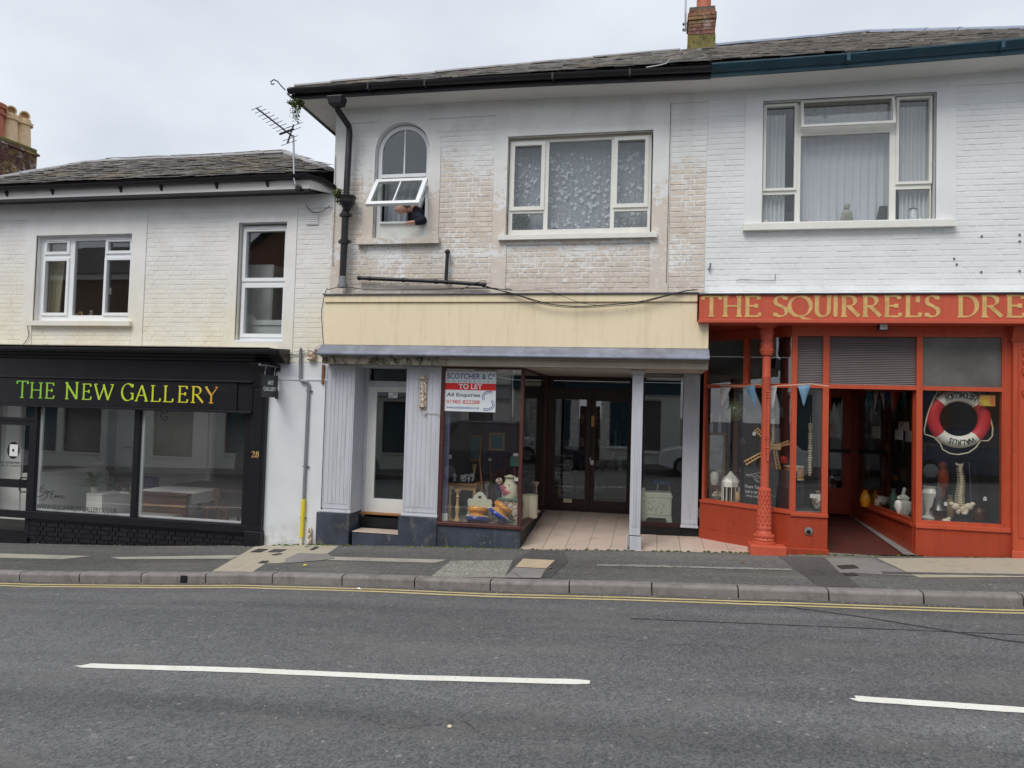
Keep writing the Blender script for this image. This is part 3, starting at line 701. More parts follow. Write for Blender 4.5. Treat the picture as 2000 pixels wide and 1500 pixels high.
f1 = (w1[0], w1[1]+.03, w1[2]+.012, w1[3])
def zz(px, py, Y): return P(px, py, Y)[1]
ls = [RC(94, 474.5, 133, 492, Y), RC(88.5, 510, 130, 611, Y), RC(144, 470, 203, 616, Y), RC(213, 472, 256, 490, Y), RC(208.5, 508, 254, 611, Y)]
win1 = window(left, f1, ls, Y, Y+.06, M['upvc'], M['glass2'], (0, 1, 3, 4), .042)
mb = MB(); a = RC(97, 470, 128, 472, Y); mb.box(a[0], a[1], Y-.035, Y-.02, a[2], a[3]); a = RC(217, 466, 250, 468, Y); mb.box(a[0], a[1], Y-.035, Y-.02, a[2], a[3]); mb.build('trickle_vent', M['upvc'], win1)
mb = MB(); a = RC(212.5, 562, 215.5, 575, Y+.07); mb.box(a[0], a[1], Y+.07, Y+.10, a[2], a[3]); mb.build('handle', M['upvc'], win1)
f2 = (w2[0]+.02, w2[1]+.02, w2[2], w2[3]-.03)
ls = [RC(481.5, 452, 557, 543, Y), RC(478, 562, 552.5, 652, Y)]
win2 = window(left, f2, ls, Y, Y+.07, M['upvc'], M['glass2'], (0, 1), .05)
mb = MB(); a = RC(500, 446, 528, 448, Y); mb.box(a[0], a[1], Y-.035, Y-.022, a[2], a[3]); mb.build('trickle_vent', M['upvc'], win2)
a = RC(464, 664, 555, 671, .05); sill(left, w2[0], w2[1], w2[2]-.005, w2[2]+.05, .0, .12, M['upvc'])
room(left, w1[0]-1.0, w1[1]+1.2, w1[2]-.0, w1[3]+.5, .27, 3.5, M['brown_room'])
room(left, w2[0]-.6, w2[1]+.6, w2[2]-.3, w2[3]+.4, .27, 3., M['brown_room'])
# air vent
mb = MB(); a = RC(600, 412, 621, 438); n = 6
for i in range(n):
    z_ = a[2]+(a[3]-a[2])*(i+.2)/n; mb.xprism([(-.014, z_), (-.002, z_+.022), (.01, z_+.022), (.01, z_)], a[0], a[1])
mb.box(a[0]-.008, a[1]+.008, -.004, .009, a[2]-.008, a[3]+.008); mb.build('air_vent', M['left_wall'], left)
# eaves of the left building
EZ = Z(3.20)
mb = MB(); mb.box(LX0-.2, -5.10, -.26, .05, EZ-.005, EZ+.02); mb.build('soffit', M['black_pipe'], left)
mb = MB(); mb.box(LX0-.2, -5.10, -.30, -.262, EZ-.012, EZ+.125)
mb.zprism([(-5.098, -.30), (-4.86, -.02), (-4.88, .0), (-5.098, -.26)], EZ-.01, EZ+.125); mb.build('fascia_board', M['soffit'], left)
mb = MB(); mb.box(LX0-.2, -5.10, -.306, -.301, EZ-.055, EZ-.013); mb.box(LX0-.2, -5.1, -.30, -.27, EZ-.055, EZ-.013); mb.build('fascia_trim', M['black_pipe'], left)
def gutter(path, r, mt, parent, name='gutter'):
    mb = MB(); n = 7; pts = [Vector(p) for p in path]; vs = []
    for i, p in enumerate(pts):
        t = (pts[min(i+1, len(pts)-1)]-pts[max(i-1, 0)]); t.z = 0; t.normalize(); s = Vector((-t.y, t.x, 0))
        for k in range(n+1):
            a = PI+PI*k/n; vs.append(p+s*(r*math.cos(a))+Vector((0, 0, r*math.sin(a))))
        for k in range(n+1):
            a = 2*PI-PI*k/n; vs.append(p+s*((r-.006)*math.cos(a))+Vector((0, 0, (r-.006)*math.sin(a))))
    q = 2*(n+1); fs = [(i*q+k, i*q+(k+1) % q, (i+1)*q+(k+1) % q, (i+1)*q+k) for i in range(len(pts)-1) for k in range(q)]
    fs += [tuple(range(q)), tuple(range((len(pts)-1)*q, len(pts)*q))]
    mb.add(vs, fs); return mb.build(name, mt, parent, smooth=True)
gutter([(LX0-.2, -.36, EZ+.165), (-7.5, -.36, EZ+.165), (-5.12, -.36, EZ+.18), (-4.96, -.20, EZ+.165), (-4.80, -.06, EZ+.08)], .056, M['black_pipe'], left)
for px in (14, 103, 236, 315, 423, 522):
    x = P(px, 385, -.3)[0]; mb = MB(); mb.xprism([(-.302, EZ+.11), (-.36, EZ+.115), (-.345, EZ+.085), (-.302, EZ+.03)], x-.012, x+.02); mb.build('gutter_bracket', M['black_pipe'], left)
RZ = EZ+.20; tl = .49
Rl = [(LX0-.2, -.36, RZ), (-5.0, -.36, RZ), (-7.0, 2.4, RZ+tl*2.76), (-11.45, 2.4, RZ+tl*2.76), (-4.88, .1, RZ+.18), (-4.88, 5.2, RZ), (-11.45, 5.2, RZ)]
mb = MB(); mb.add(Rl, [(0, 1, 2, 3), (1, 4, 2), (4, 5, 2), (2, 5, 6, 3), (0, 3, 6)]); mb.build('roof', M['underlay'], left)
slates(left, lambda d: LX0-.2+.0*d, lambda d: -4.98-2.02*max(0, d-.45)/2.31, -.36, RZ, tl, 20, M['slate'])
def ridge_line(parent, a, b, mt, seg=.42, r=.075):
    A, B = Vector(a), Vector(b); n = max(1, int((B-A).length/seg)); me = None
    for i in range(n):
        p = A.lerp(B, (i+.5)/n); d = (B-A).normalized(); q = d.to_track_quat('X', 'Z').to_matrix().to_4x4()
        mtx = Matrix.Translation(p+Vector((0, 0, rnd.uniform(-.006, .008)))) @ q @ Matrix.Rotation(rnd.uniform(-.03, .03), 4, 'Z')
        if me is None:
            mb = MB(); L_ = (B-A).length/n*.5; pr = [(r*1.25*math.cos(PI*k/6), r*.8*math.sin(PI*k/6)) for k in range(7)]
            mb.xprism(pr+[(-r*.9, -.0), (r*.9, -.0)][::1], -L_, L_-.006)
            o = mb.build('ridge_tile', mt, None); me = o.data; o.parent = parent; mm = mtx.copy(); mm.translation -= wl(parent); o.matrix_local = mm
        else: inst('ridge_tile', me, parent, mtx)
ridge_line(left, (-11.45, 2.4, RZ+tl*2.76), (-7.0, 2.4, RZ+tl*2.76), M['ridge'])
ridge_line(left, (-4.95, .0, RZ+.15), (-7.0, 2.4, RZ+tl*2.76), M['ridge'])
ridge_line(left, (LX0-.2, -.3, RZ+.03), (-11.45, 2.4, RZ+tl*2.76), M['ridge'])

# ---------- middle building --------------------------------------------
MX0, MX1 = -4.86, P(1379, 400)[0]
MZ0, MZ1 = Z(1.60), Z(4.50)
wa = RC(731, 238.7, 837, 466); cxa = P(785, 293)[0]; rin = (wa[1]-wa[0])/2; rout = rin+.175; cxa = (wa[0]+wa[1])/2; zsp = wa[3]-rin
wm = RC(990, 260, 1274, 457)
pA = RC(682, 233, 963, 560); pA = (pA[0], pA[1], Z(1.6), pA[3])
pU = RC(988, 476, 1269, 560); pU = (pU[0], pU[1], Z(1.6), pU[3])
pC = RC(1308, 200, 1379, 560); pC = (pC[0], MX1, Z(1.6), pC[3])
mb = MB(); mb.plate(MX0, MX1, Z(.60), MZ1, [wa, wm], .0165, .26)
mb.box(MX0, MX0+.22, .26, 9.4, Z(-2.3), MZ1); mb.build('wall', M['mid_mortar'], mid)
MB().plate(MX0, MX1, MZ0, MZ1, [wa, wm, pA, pU, pC], -.002, .033).build('render_band', M['mid_stucco'], mid, bevel=.008)
bx = (cxa-rout, cxa+rout, wa[2], zsp)
for qa, qb in ((bx[0], wa[0]), (wa[1], bx[1])): MB().box(qa, qb, .0, .033, bx[2]-.02, bx[3]).build('window_surround', M['mid_stucco'], mid, bevel=.004)
mb = MB(); n = 22
for i in range(n):
    a0, a1 = PI*i/n, PI*(i+1)/n
    mb.prism([(cxa+rin*math.cos(a0), zsp+rin*math.sin(a0)), (cxa+rout*math.cos(a0), zsp+rout*math.sin(a0)), (cxa+rout*math.cos(a1), zsp+rout*math.sin(a1)), (cxa+rin*math.cos(a1), zsp+rin*math.sin(a1))], 0, .24)
mb.build('arch_surround', M['mid_stucco'], mid, bevel=0)
def keepM(a, b, c, d):
    o = []
    for p in (pA, pU, pC):
        s = (max(a, p[0]+.003), min(b, p[1]-.003), max(c, p[2]), min(d, p[3]-.002))
        if s[1]-s[0] < .02 or s[3]-s[2] < .03: continue
        if p is pA:
            L_ = clip_keep([(bx[0], bx[1], bx[2]-.10, bx[3])])(*s)
            for q in L_:
                x_ = (q[0]+q[1])/2; z_ = (q[2]+q[3])/2
                if z_ > zsp and z_ < zsp+rout:
                    hw = math.sqrt(rout**2-(z_-zsp)**2)-.02
                    o += clip_keep([(cxa-hw, cxa+hw, q[2]-.1, q[3]+.1)])(*q)
                else: o.append(q)
        else: o.append(s)
    return o
bricks(mid, pA[0], MX1, Z(1.66), max(pA[3], pC[3]), keepM, .0125, M['mid_brick'], depth=.020, jy=.0025)
mb = MB(); mb.tube([(pC[0]-.02, -.004, Z(1.8)), (pC[0]-.01, -.004, pC[3])], .004, 5); mb.build('crack', M['cable'], mid)
a = RC(698, 465, 858, 477, -.03)
sill(mid, a[0], a[1], a[2], a[3]+.01, -.07, .12, M['mid_stucco'])
a = RC(973, 457, 1283, 467, -.03)
sill(mid, a[0], a[1], a[2], a[3]+.01, -.07, .12, M['old_white'])
# arched window: fixed round head, transom, open top-hung sash, white board
Y = .10
mb = MB(); ri2 = rin-.075; n = 22; zt = P(786, 340, Y)[1]; zt_arch = zt; zb_ = P(786, 347, Y)[1]
fx0, fx1 = wa[0]+.012, wa[1]-.012; rf = rin-.012
for i in range(n):
    a0, a1 = PI*i/n, PI*(i+1)/n
    mb.prism([(cxa+ri2*math.cos(a0), zsp+ri2*math.sin(a0)), (cxa+rf*math.cos(a0), zsp+rf*math.sin(a0)), (cxa+rf*math.cos(a1), zsp+rf*math.sin(a1)), (cxa+ri2*math.cos(a1), zsp+ri2*math.sin(a1))], Y, Y+.06)
mb.box(fx0, cxa-ri2, Y, Y+.06, wa[2], zsp); mb.box(cxa+ri2, fx1, Y, Y+.06, wa[2], zsp)
mb.box(cxa-ri2, cxa+ri2, Y-.012, Y+.06, zb_, zt)
za = P(786, 437, Y)[1]; zlow = P(786, 463, Y)[1]
mb.box(cxa-.011, cxa+.011, Y+.005, Y+.05, zt, zsp+ri2)
aw = mb.build('window', M['upvc'], mid, bevel=.003)
MB().box(cxa-ri2, cxa+ri2, Y+.01, Y+.05, wa[2], za).build('panel', M['old_white'], aw, bevel=.004)
MB().box(cxa-ri2-.0, cxa+ri2+.0, Y-.03, Y+.07, za, za+.03).build('rail', M['upvc'], aw, bevel=.004)
mb = MB(); poly = [(cxa+(ri2+.008)*math.cos(PI*k/24), zsp+(ri2+.008)*math.sin(PI*k/24)) for k in range(25)]+[(cxa-ri2-.008, zt-.01), (cxa+ri2+.008, zt-.01)]
mb.prism(poly, Y+.025, Y+.031); mb.build('pane', M['glass2'], aw)
zh = P(790, 354.5, Y-.03)[1]; L_ = .60; ang = rad(37); hw = rin-.02
def sxf(u, v, w_): # u across, v down the sash, w thickness outward
    return (cxa+u, Y-.05-v*math.sin(ang)-w_*math.cos(ang), zh-v*math.cos(ang)+w_*math.sin(ang))
def sash_part(name, boxes, mt, parent):
    mb = MB(xf=sxf)
    for b in boxes: mb.box(*b)
    return mb.build(name, mt, parent, bevel=.003)
fw = .062
sash = sash_part('casement', [(-hw, hw, 0, fw, 0, .05), (-hw, hw, L_-fw, L_, 0, .05), (-hw, -hw+fw, fw, L_-fw, 0, .05), (hw-fw, hw, fw, L_-fw, 0, .05)], M['upvc'], aw)
sash_part('glazing_bar', [(-.011, .011, fw, L_-fw, .012, .04)], M['upvc'], aw)
sash_part('pane', [(-hw+fw-.01, hw-fw+.01, fw-.01, L_-fw+.01, .022, .028)], M['glass2'], aw)
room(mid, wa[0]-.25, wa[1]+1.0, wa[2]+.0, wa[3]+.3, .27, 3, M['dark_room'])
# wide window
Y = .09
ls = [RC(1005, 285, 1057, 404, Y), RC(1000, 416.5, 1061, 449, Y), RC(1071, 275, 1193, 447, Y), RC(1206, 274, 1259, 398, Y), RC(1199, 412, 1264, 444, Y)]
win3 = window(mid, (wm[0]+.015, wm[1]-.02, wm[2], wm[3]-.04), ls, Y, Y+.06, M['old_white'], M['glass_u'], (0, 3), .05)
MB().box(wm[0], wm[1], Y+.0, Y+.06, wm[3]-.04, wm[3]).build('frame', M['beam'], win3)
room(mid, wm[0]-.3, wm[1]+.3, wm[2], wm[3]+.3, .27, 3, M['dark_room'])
# roof and eaves of the two taller buildings
EX = [(-5.35, 4.565), (-2.05, 4.55), (.6, 4.50), (1.95, 4.51), (4.3, 4.56), (7.5, 4.6)]
def ez(x):
    for (a, za_), (b, zb2) in zip(EX, EX[1:]):
        if x <= b: return Z(za_+(zb2-za_)*(x-a)/(b-a))
    return Z(4.6)
def run(xa, xb, n=8): return [xa+(xb-xa)*i/n for i in range(n+1)]
def eaveboard(parent, xa, xb, y0, y1, dz0, dz1, mt, name, bevel=0):
    mb = MB(); xs = run(xa, xb)
    for a_, b_ in zip(xs, xs[1:]):
        mb.add([(a_,y0,ez(a_)+dz0),(b_,y0,ez(b_)+dz0),(b_,y1,ez(b_)+dz0),(a_,y1,ez(a_)+dz0),(a_,y0,ez(a_)+dz1),(b_,y0,ez(b_)+dz1),(b_,y1,ez(b_)+dz1),(a_,y1,ez(a_)+dz1)], [(0,3,2,1),(4,5,6,7),(0,1,5,4),(2,3,7,6)])
    return mb.build(name, mt, parent)
eaveboard(mid, -5.30, MX1, -.42, .03, -.075, -.055, M['soffit'], 'soffit')
MB().box(-5.30, MX0, .03, 9.4, ez(-5.3)-.075, ez(-5.3)-.055).build('soffit', M['soffit'], mid)
eaveboard(mid, -5.32, MX1, -.445, -.421, -.09, .03, M['black_pipe'], 'fascia_board')
MB().box(-5.33, -5.301, -.40, 9.4, ez(-5.3)-.09, ez(-5.3)+.03).build('fascia_board', M['black_pipe'], mid)
gutter([(x, -.505, ez(x)+.03) for x in run(-5.38, MX1)], .062, M['black_pipe'], mid)
gutter([(-5.39, -.45, ez(-5.3)+.02), (-5.39, 9, ez(-5.3)+.02)], .055, M['black_pipe'], mid)
for px in (722, 832, 1080, 1230):
    x = P(px, 165, -.5)[0]; MB().box(x-.012, x+.012, -.572, -.445, ez(x)-.05, ez(x)+.035).build('gutter_bracket', M['black_pipe'], mid)
tm = .56; RZ2 = Z(4.60)
A_ = (-5.42, -.5, RZ2); R1 = (3.7, 3.95, RZ2+tm*4.45); R3 = (3.7, 6.2, R1[2]); XE = 6.75
def cut(x): return (x, -.5, RZ2)
kk = (MX1-A_[0])/(R1[0]-A_[0])
H = tuple(A_[i]+(R1[i]-A_[i])*kk for i in range(3))
MB().add([A_, (MX1, -.5, RZ2), H, (-5.42, 9.6, RZ2)], [(0, 1, 2), (0, 2, 3)]).build('roof', M['underlay'], mid)
MB().add([(MX1, -.5, RZ2), (XE, -.5, RZ2), R3, R1, H, (-5.42, 9.6, RZ2), (XE, 9.6, RZ2)], [(0, 1, 3, 4), (4, 3, 2, 5), (3, 1, 6, 2), (2, 6, 5)]).build('roof', M['underlay'], right)
hipx = lambda d: A_[0]+(R1[0]-A_[0])*d/4.45
slates(mid, hipx, lambda d: MX1, -.5, RZ2, tm, 25, M['slate'])
slates(right, lambda d: max(MX1, hipx(d)), lambda d: XE-(XE-R1[0])*d/4.45, -.5, RZ2, tm, 26, M['slate2'])
ridge_line(mid, (A_[0]+.1, A_[1]+.05, A_[2]+.05), (H[0]-.35, H[1]-.17, H[2]-.08), M['ridge'], .5, .06)
ridge_line(right, (H[0]+.25, H[1]+.13, H[2]+.08), R1, M['ridge_blue'], .62, .085)
ridge_line(right, R1, (XE-.05, -.42, RZ2+.06), M['ridge_blue'], .62, .085); ridge_line(right, R1, R3, M['ridge_blue'], .62, .085)
mb = MB(); mb.tube([(-5.44, -.5, RZ2+.0), (-5.5, -.52, RZ2+.06), (-5.56, -.52, RZ2+.13), (-5.62, -.52, RZ2+.16), (-5.67, -.52, RZ2+.13), (-5.65, -.52, RZ2+.09), (-5.61, -.52, RZ2+.095)], .009, 6); mb.build('hip_iron', M['black_pipe'], mid)

# ---------- right building --------------------------------------------
RX1 = 6.6
wr = RC(1489, 188, 1829, 431)
fr = RC(1455, 180, 1868, 441)
ztop = P(1900, 163)[1]; ztl = P(1418, 195)[1]
mb = MB(); mb.plate(MX1+.002, RX1, Z(1.26), Z(4.56), [wr], .0150, .26); mb.box(RX1-.2, RX1, .26, 9, Z(-1.6), Z(4.5)); mb.build('wall', M['right_wall'], right)
mb = MB(); mb.plate(MX1+.002, RX1, (ztop+ztl)/2, Z(4.56), [], 0, .033); mb.plate(fr[0], fr[1], fr[2], (ztop+ztl)/2-.001, [wr], -.001, .033); mb.build('render_band', M['right_wall'], right, bevel=.005)
bricks(right, MX1+.004, RX1, Z(1.60), (ztop+ztl)/2, clip_keep([(fr[0]-.003, fr[1]+.003, fr[2]-.0, fr[3]+.3)]), .0115, M['right_wall'], depth=.022, jy=.002, joint=.008)
a = RC(1451, 435, 1867, 447, -.03)
sill(right, a[0], a[1], a[2], a[3]+.02, -.075, .12, M['old_white'])
Y = .10
ls = [RC(1496, 209, 1551, 368, Y), RC(1489, 380, 1552, 433, Y), RC(1567, 199, 1740, 243, Y), RC(1563, 262, 1737, 431, Y), RC(1755, 194, 1814, 355, Y), RC(1749, 369, 1816, 428, Y)]
win4 = window(right, (wr[0]+.01, wr[1]-.03, wr[2], wr[3]-.035), ls, Y, Y+.06, M['old_white'], M['glass_u'], (0, 4), .030)
MB().box(wr[0], wr[1], Y+.01, Y+.06, wr[3]-.035, wr[3]).build('frame', M['beam'], win4)
h = ls[2]; mb = MB(xf=lambda x, y, z: (x, Y-.02-(h[3]+.03-z)*math.sin(rad(9))-y, h[3]+.03-(h[3]+.03-z)*math.cos(rad(9))))
ring(mb, h[0]-.03, h[1]+.03, h[2]-.055, h[3]+.03, .035, 0, .035); vent = mb.build('casement', M['old_white'], win4, bevel=.003)
mb = MB(xf=mb.xf); mb.box(h[0], h[1], .01, .016, h[2]-.02, h[3]); mb.build('pane', M['glass_u'], win4)
room(right, wr[0]-.3, wr[1]+.3, wr[2], wr[3]+.3, .27, 3, M['brown_room'])
eaveboard(right, MX1+.003, RX1, -.42, .03, -.075, -.055, M['soffit'], 'soffit')
eaveboard(right, MX1+.003, RX1+.14, -.455, -.421, -.075, .05, M['teal'], 'fascia_board')
mb = MB(); xs = run(MX1+.003, RX1+.1)
pr = [(-.46, -.03), (-.50, -.015), (-.54, .02), (-.56, .045), (-.56, .062), (-.46, .062)]
vs = [(x, y, ez(x)+z) for x in xs for y, z in pr]; k6 = len(pr)
mb.add(vs, [(i*k6+j, i*k6+(j+1) % k6, (i+1)*k6+(j+1) % k6, (i+1)*k6+j) for i in range(len(xs)-1) for j in range(k6)]+[tuple(range(k6)), tuple(range((len(xs)-1)*k6, len(xs)*k6))])
mb.build('gutter', M['teal'], right)
for px in (1655, 1955):
    x = P(px, 120, -.5)[0]; MB().box(x-.02, x+.02, -.565, -.46, ez(x)-.035, ez(x)+.064).build('gutter_bracket', M['teal'], right)

# chimney on the hip, antenna pole
cz0 = P(1370, 96, 2.6)[1]-.25; cyy = 2.55; x0, x1, _, ztc = RC(1343, 14, 1398, 96, cyy)
chm = thing('chimney_stack', 'small orange red brick chimney with mossy rendered base on the right roof', 'chimney', ((x0+x1)/2, cyy, cz0))
def P2(px, py): return P(px, py, cyy)
zr1 = P2(1370, 67)[1]; mb = MB(); mb.box(x0+.01, x1, cyy, cyy+.46, cz0, zr1); mb.build('rendered_base', M['mossy'], chm, bevel=.01)
mb = MB(); mb.box(x0-.02, x1+.03, cyy-.03, cyy+.5, P2(1370, 103)[1]-.02, P2(1370, 95)[1]); mb.build('lead_flashing', M['ridge_blue'], chm)
MB().box(x0+.025, x1-.015, cyy+.012, cyy+.43, zr1, ztc+.02).build('mortar_core', M['mortar'], chm)
nz_ = 6; hh = (P2(1370, 24)[1]-zr1)/nz_
me = None
for r in range(8):
    za_ = zr1+r*hh; ex = .0 if r < 4 else (.02 if r < 6 else (.0 if r < 7 else -.05)); xa, xb = x0+.015-ex, x1-.005+ex; n = 2; offs = .0 if r % 2 == 0 else .1
    xx = [xa]+[xa+(xb-xa)*(.33 if r % 2 else .5)]+([xa+(xb-xa)*.8] if r % 2 else [])+[xb]
    for q0, q1 in zip(xx, xx[1:]):
        mb = MB(); mb.box(q0+.004, q1-.004, cyy-ex+rnd.uniform(-.003, .003), cyy+.22, za_+.004, za_+hh-.005); mb.build('brick', M['red_brick'], chm, bevel=.003)
    for q0, q1 in zip((cyy+.225, ), (cyy+.44+ex, )):
        mb = MB(); mb.box(xa, xa+.1, q0, q1, za_+.004, za_+hh-.005); mb.box(xb-.1, xb, q0, q1, za_+.004, za_+hh-.005); mb.build('brick', M['red_brick'], chm)
mb = MB(); cxp = P2(1376, 0)[0]; mb.lathe([(.125, 0), (.12, .35), (.13, .36), (.13, .42)], (cxp, cyy+.2, zr1+8*hh-.02), 16); mb.build('chimney_pot', M['clay'], chm, smooth=True)
t = thing('aerial_mast', 'thin metal aerial mast strapped to the red brick chimney', 'mast', P2(1338, 50)[0:1]+(cyy-.1, P2(1338, 50)[1]))
xm = P2(1339, 30)[0]
mb = MB(); mb.tube([(xm, cyy+.1, P2(1339, 55)[1]), (xm, cyy+.1, P2(1339, -60)[1])], .018, 8); mb.build('pole', M['silver'], t, smooth=True)
for py in (41, 52):
    z_ = P2(1339, py)[1]; mb = MB(); mb.tube([(xm-.04, cyy+.1, z_), (xm+.12, cyy+.1, z_+.01)], .01, 6); mb.box(xm-.045, xm-.02, cyy+.07, cyy+.13, z_-.012, z_+.012); mb.build('bracket', M['lead_dark'], t)
mb = MB(); pts = [P(px, py, y) for px, py, y in ((1300, 133, .15), (1312, 122, .5), (1325, 114, .9), (1332, 108, 1.2), (1345, 103, 1.8))]
def roofp(px, py):
    d = ray(px, py); # hit the front slope of the tall roof
    t_ = (RZ2-EYE-tm*9.5)/(d.z-tm*d.y) if abs(d.z-tm*d.y) > 1e-9 else 1
    return (d.x*t_, d.y*t_-10, d.z*t_+EYE+.035)
mb.tube([roofp(*p) for p in [(1262, 137), (1285, 133), (1301, 129), (1308, 120), (1320, 114), (1334, 110), (1346, 104)]], .006, 5)
tag(mb.build('cable', M['cable_w']), 'pale cable lying across the slates below the chimney', 'cable')

# far chimney stack at the left edge, over its own roof
far = thing('chimney_stack', 'big dark brick chimney stack with lichen and clay pots at the left edge', 'chimney', (-17.5, 12, 6))
CZ = P(73, 300, 12)[1]; Ax = (P(73, 300, 12)[0], 12.)
d = ray(-30, 261); t_ = (CZ-EYE)/d.z; Bx = (d.x*t_, d.y*t_-10)
xfc = plane_xf(Bx, Ax); LL = (Vector(Ax)-Vector(Bx)).length
def C3(u, y, z): return xfc(u, y, z)
MB(xf=C3).box(0, LL-.03, .02, .9, CZ-9.5, CZ+.0).build('mortar_core', M['mortar'], far)
bricks(far, 0, LL, CZ-3.0, CZ-.08, lambda a, b, c, d: [(a, b, c, d)], 0, M['stack_brick'], depth=.05, xf=xfc, limit=300)
ang_ = math.atan2(Ax[1]-Bx[1], Ax[0]-Bx[0])
xfs = lambda u, y, z: C3(LL-y, u, z)
bricks(far, 0.0, .9, CZ-3.0, CZ-.08, lambda a, b, c, d: [(a, b, c, d)], 0, M['stack_brick'], depth=.05, xf=plane_xf(Ax, (Ax[0]-(Ax[1]-Bx[1])/LL*.9, Ax[1]+(Ax[0]-Bx[0])/LL*.9)), only_stuff=True)
MB(xf=C3).box(-.1, LL+.06, -.06, .97, CZ-.10, CZ-.03).build('brick_course', M['stack_brick'], far)
MB(xf=C3).box(-.1, LL+.02, -.02, .93, CZ-.03, CZ+.0).build('brick_course', M['mortar'], far)
MB(xf=C3).box(-.1, LL-.0, .0, .9, CZ+.001, CZ+.15).build('capping', M['mossy'], far, bevel=.04)
for px, m_, cowl in ((59, 'clay_pale', 1), (33, 'clay_pale', 1), (5, 'clay', 0)):
    u, _ = on_plane(px, 275, Bx, Ax); p = Vector(C3(u, .38, CZ+.10)); s_ = (p-CAMP).length/1400*1.12
    mb = MB(); h_ = 44*s_; r = 10.0*s_
    mb.lathe([(r*1.08, 0), (r*.9, h_*.72), (r*1.18, h_*.74), (r*1.2, h_*.82), (r*.95, h_*.84), (r*.92, h_*.93)], p, 20)
    pot = mb.build('chimney_pot', M[m_], far, smooth=True)
    if cowl:
        mb = MB(); q = p+Vector((0, 0, h_*1.02)); d_ = Vector((.8, -.6, -.12)).normalized(); rot = d_.to_track_quat('Z', 'Y').to_matrix().to_4x4()
        mb.lathe([(r*.55, -r*1.1), (r*.62, 0), (r*.66, r*1.05), (r*.5, r*1.05), (r*.45, r*.3)], q, 16, rot); mb.build('cowl', M[m_], pot, smooth=True)
    else:
        mb = MB(); mb.lathe([(r*.95, h_*.93), (r*1.18, h_*.95), (r*1.22, h_*1.08), (r*1.05, h_*1.10)], p, 20); mb.build('rim', M['clay'], pot, smooth=True)
q0 = Vector(C3(LL+.4, -.6, CZ-1.75)); mb = MB()
mb.add([C3(-2, -1.2, CZ-1.55), C3(LL+.1, -.7, CZ-1.75), C3(LL+.3, 4, CZ-3.6), C3(LL-.5, -5, CZ-4.6), C3(-2, -5, CZ-3.6)], [(0, 1, 3, 4), (0, 1, 2)])
far_b = thing('rear_building', 'lichen covered roof slope behind the low building at the left edge', 'building', (-17, 12, 4)); mb.build('roof', M['mossy'], far_b)
mb = MB(xf=C3); mb.box(-9, LL-.6, .95, 7, CZ-9.5, CZ-3.3); mb.build('wall', M['stack_brick'], far_b)
mb = MB(xf=C3); mb.prism([(-9.2, CZ-3.3), (LL-.4, CZ-3.3), (LL-2.6, CZ-2.3), (-9.2, CZ-2.3)], 1.2, 7.2); mb.build('roof_back', M['underlay'], far_b)
# neighbour downhill, just outside the photograph
nb = thing('terraced_building', 'plain low white house downhill of the black gallery shopfront', 'building', (-14, 0, zf(-14)))
nh = [(-16.6, -15.4, Z(.9), Z(2.2)), (-13.9, -12.7, Z(.9), Z(2.2)), (-16.4, -14.9, Z(-1.6), Z(-.2)), (-13.6, -12.6, Z(-2.75), Z(-.4))]
MB().plate(-17.4, -11.30, Z(-3.2), Z(2.8), nh, .02, .28).build('wall', M['left_wall'], nb)
for i, q in enumerate(nh[:3]):
    f_ = MB(); f_.plate(*q, [(q[0]+.06, (q[0]+q[1])/2-.03, q[2]+.06, q[3]-.06), ((q[0]+q[1])/2+.03, q[1]-.06, q[2]+.06, q[3]-.06)], .12, .18); f_ = f_.build('window', M['upvc'], nb); MB().box(q[0]+.05, q[1]-.05, .14, .15, q[2]+.05, q[3]-.05).build('pane', M['glass2'], f_); sill(nb, q[0]-.08, q[1]+.08, q[2]-.07, q[2], -.05, .1, M['left_wall'])
MB().box(nh[3][0], nh[3][1], .12, .17, nh[3][2], nh[3][3]).build('door', M['teal'], nb, bevel=.01)
room(nb, -17.3, -11.4, Z(-3.0), Z(2.7), .29, 3, M['brown_room'])
MB().add([(-17.7, -.3, Z(2.85)), (-11.31, -.3, Z(2.85)), (-11.31, 2.4, Z(3.95)), (-17.7, 2.4, Z(3.95)), (-11.31, 5.2, Z(2.8)), (-17.7, 5.2, Z(2.8)), (-17.7, -.3, Z(2.78)), (-11.31, -.3, Z(2.78))], [(0, 1, 2, 3), (3, 2, 4, 5), (6, 7, 1, 0), (0, 3, 5), (1, 4, 2)]).build('roof', M['slate'], nb)
# ------------------------------------------------------------------ lettering
_fc = {}
def text_geo(s, font_bold=0.):
    key = (s, font_bold)
    if key in _fc: return _fc[key]
    cu = bpy.data.curves.new('t', 'FONT'); cu.body = s; cu.size = 1; cu.extrude = .02; cu.offset = font_bold; cu.resolution_u = 3
    o = bpy.data.objects.new('t', cu); col.objects.link(o)
    bpy.context.view_layer.update(); dg = bpy.context.evaluated_depsgraph_get()
    me = bpy.data.meshes.new_from_object(o.evaluated_get(dg))
    vs = [tuple(v.co) for v in me.vertices]; fs = [tuple(p.vertices) for p in me.polygons]
    bpy.data.objects.remove(o); bpy.data.meshes.remove(me); _fc[key] = (vs, fs); return vs, fs
def txt(s, x0, x1, z0, z1, y, mt, parent, name='lettering', bold=0., xf=None, th=.003, keep_aspect=False):
    vs, fs = text_geo(s, bold); ax = min(v[0] for v in vs); bx_ = max(v[0] for v in vs); ay = min(v[1] for v in vs); by = max(v[1] for v in vs)
    fx = (x1-x0)/(bx_-ax); fz = (z1-z0)/(by-ay)
    q = [(x0+(v[0]-ax)*fx, y-(th if v[2] > 0 else 0), z0+(v[1]-ay)*fz) for v in vs]
    return MB(xf=xf).add(q, fs).build(name, mt, parent)
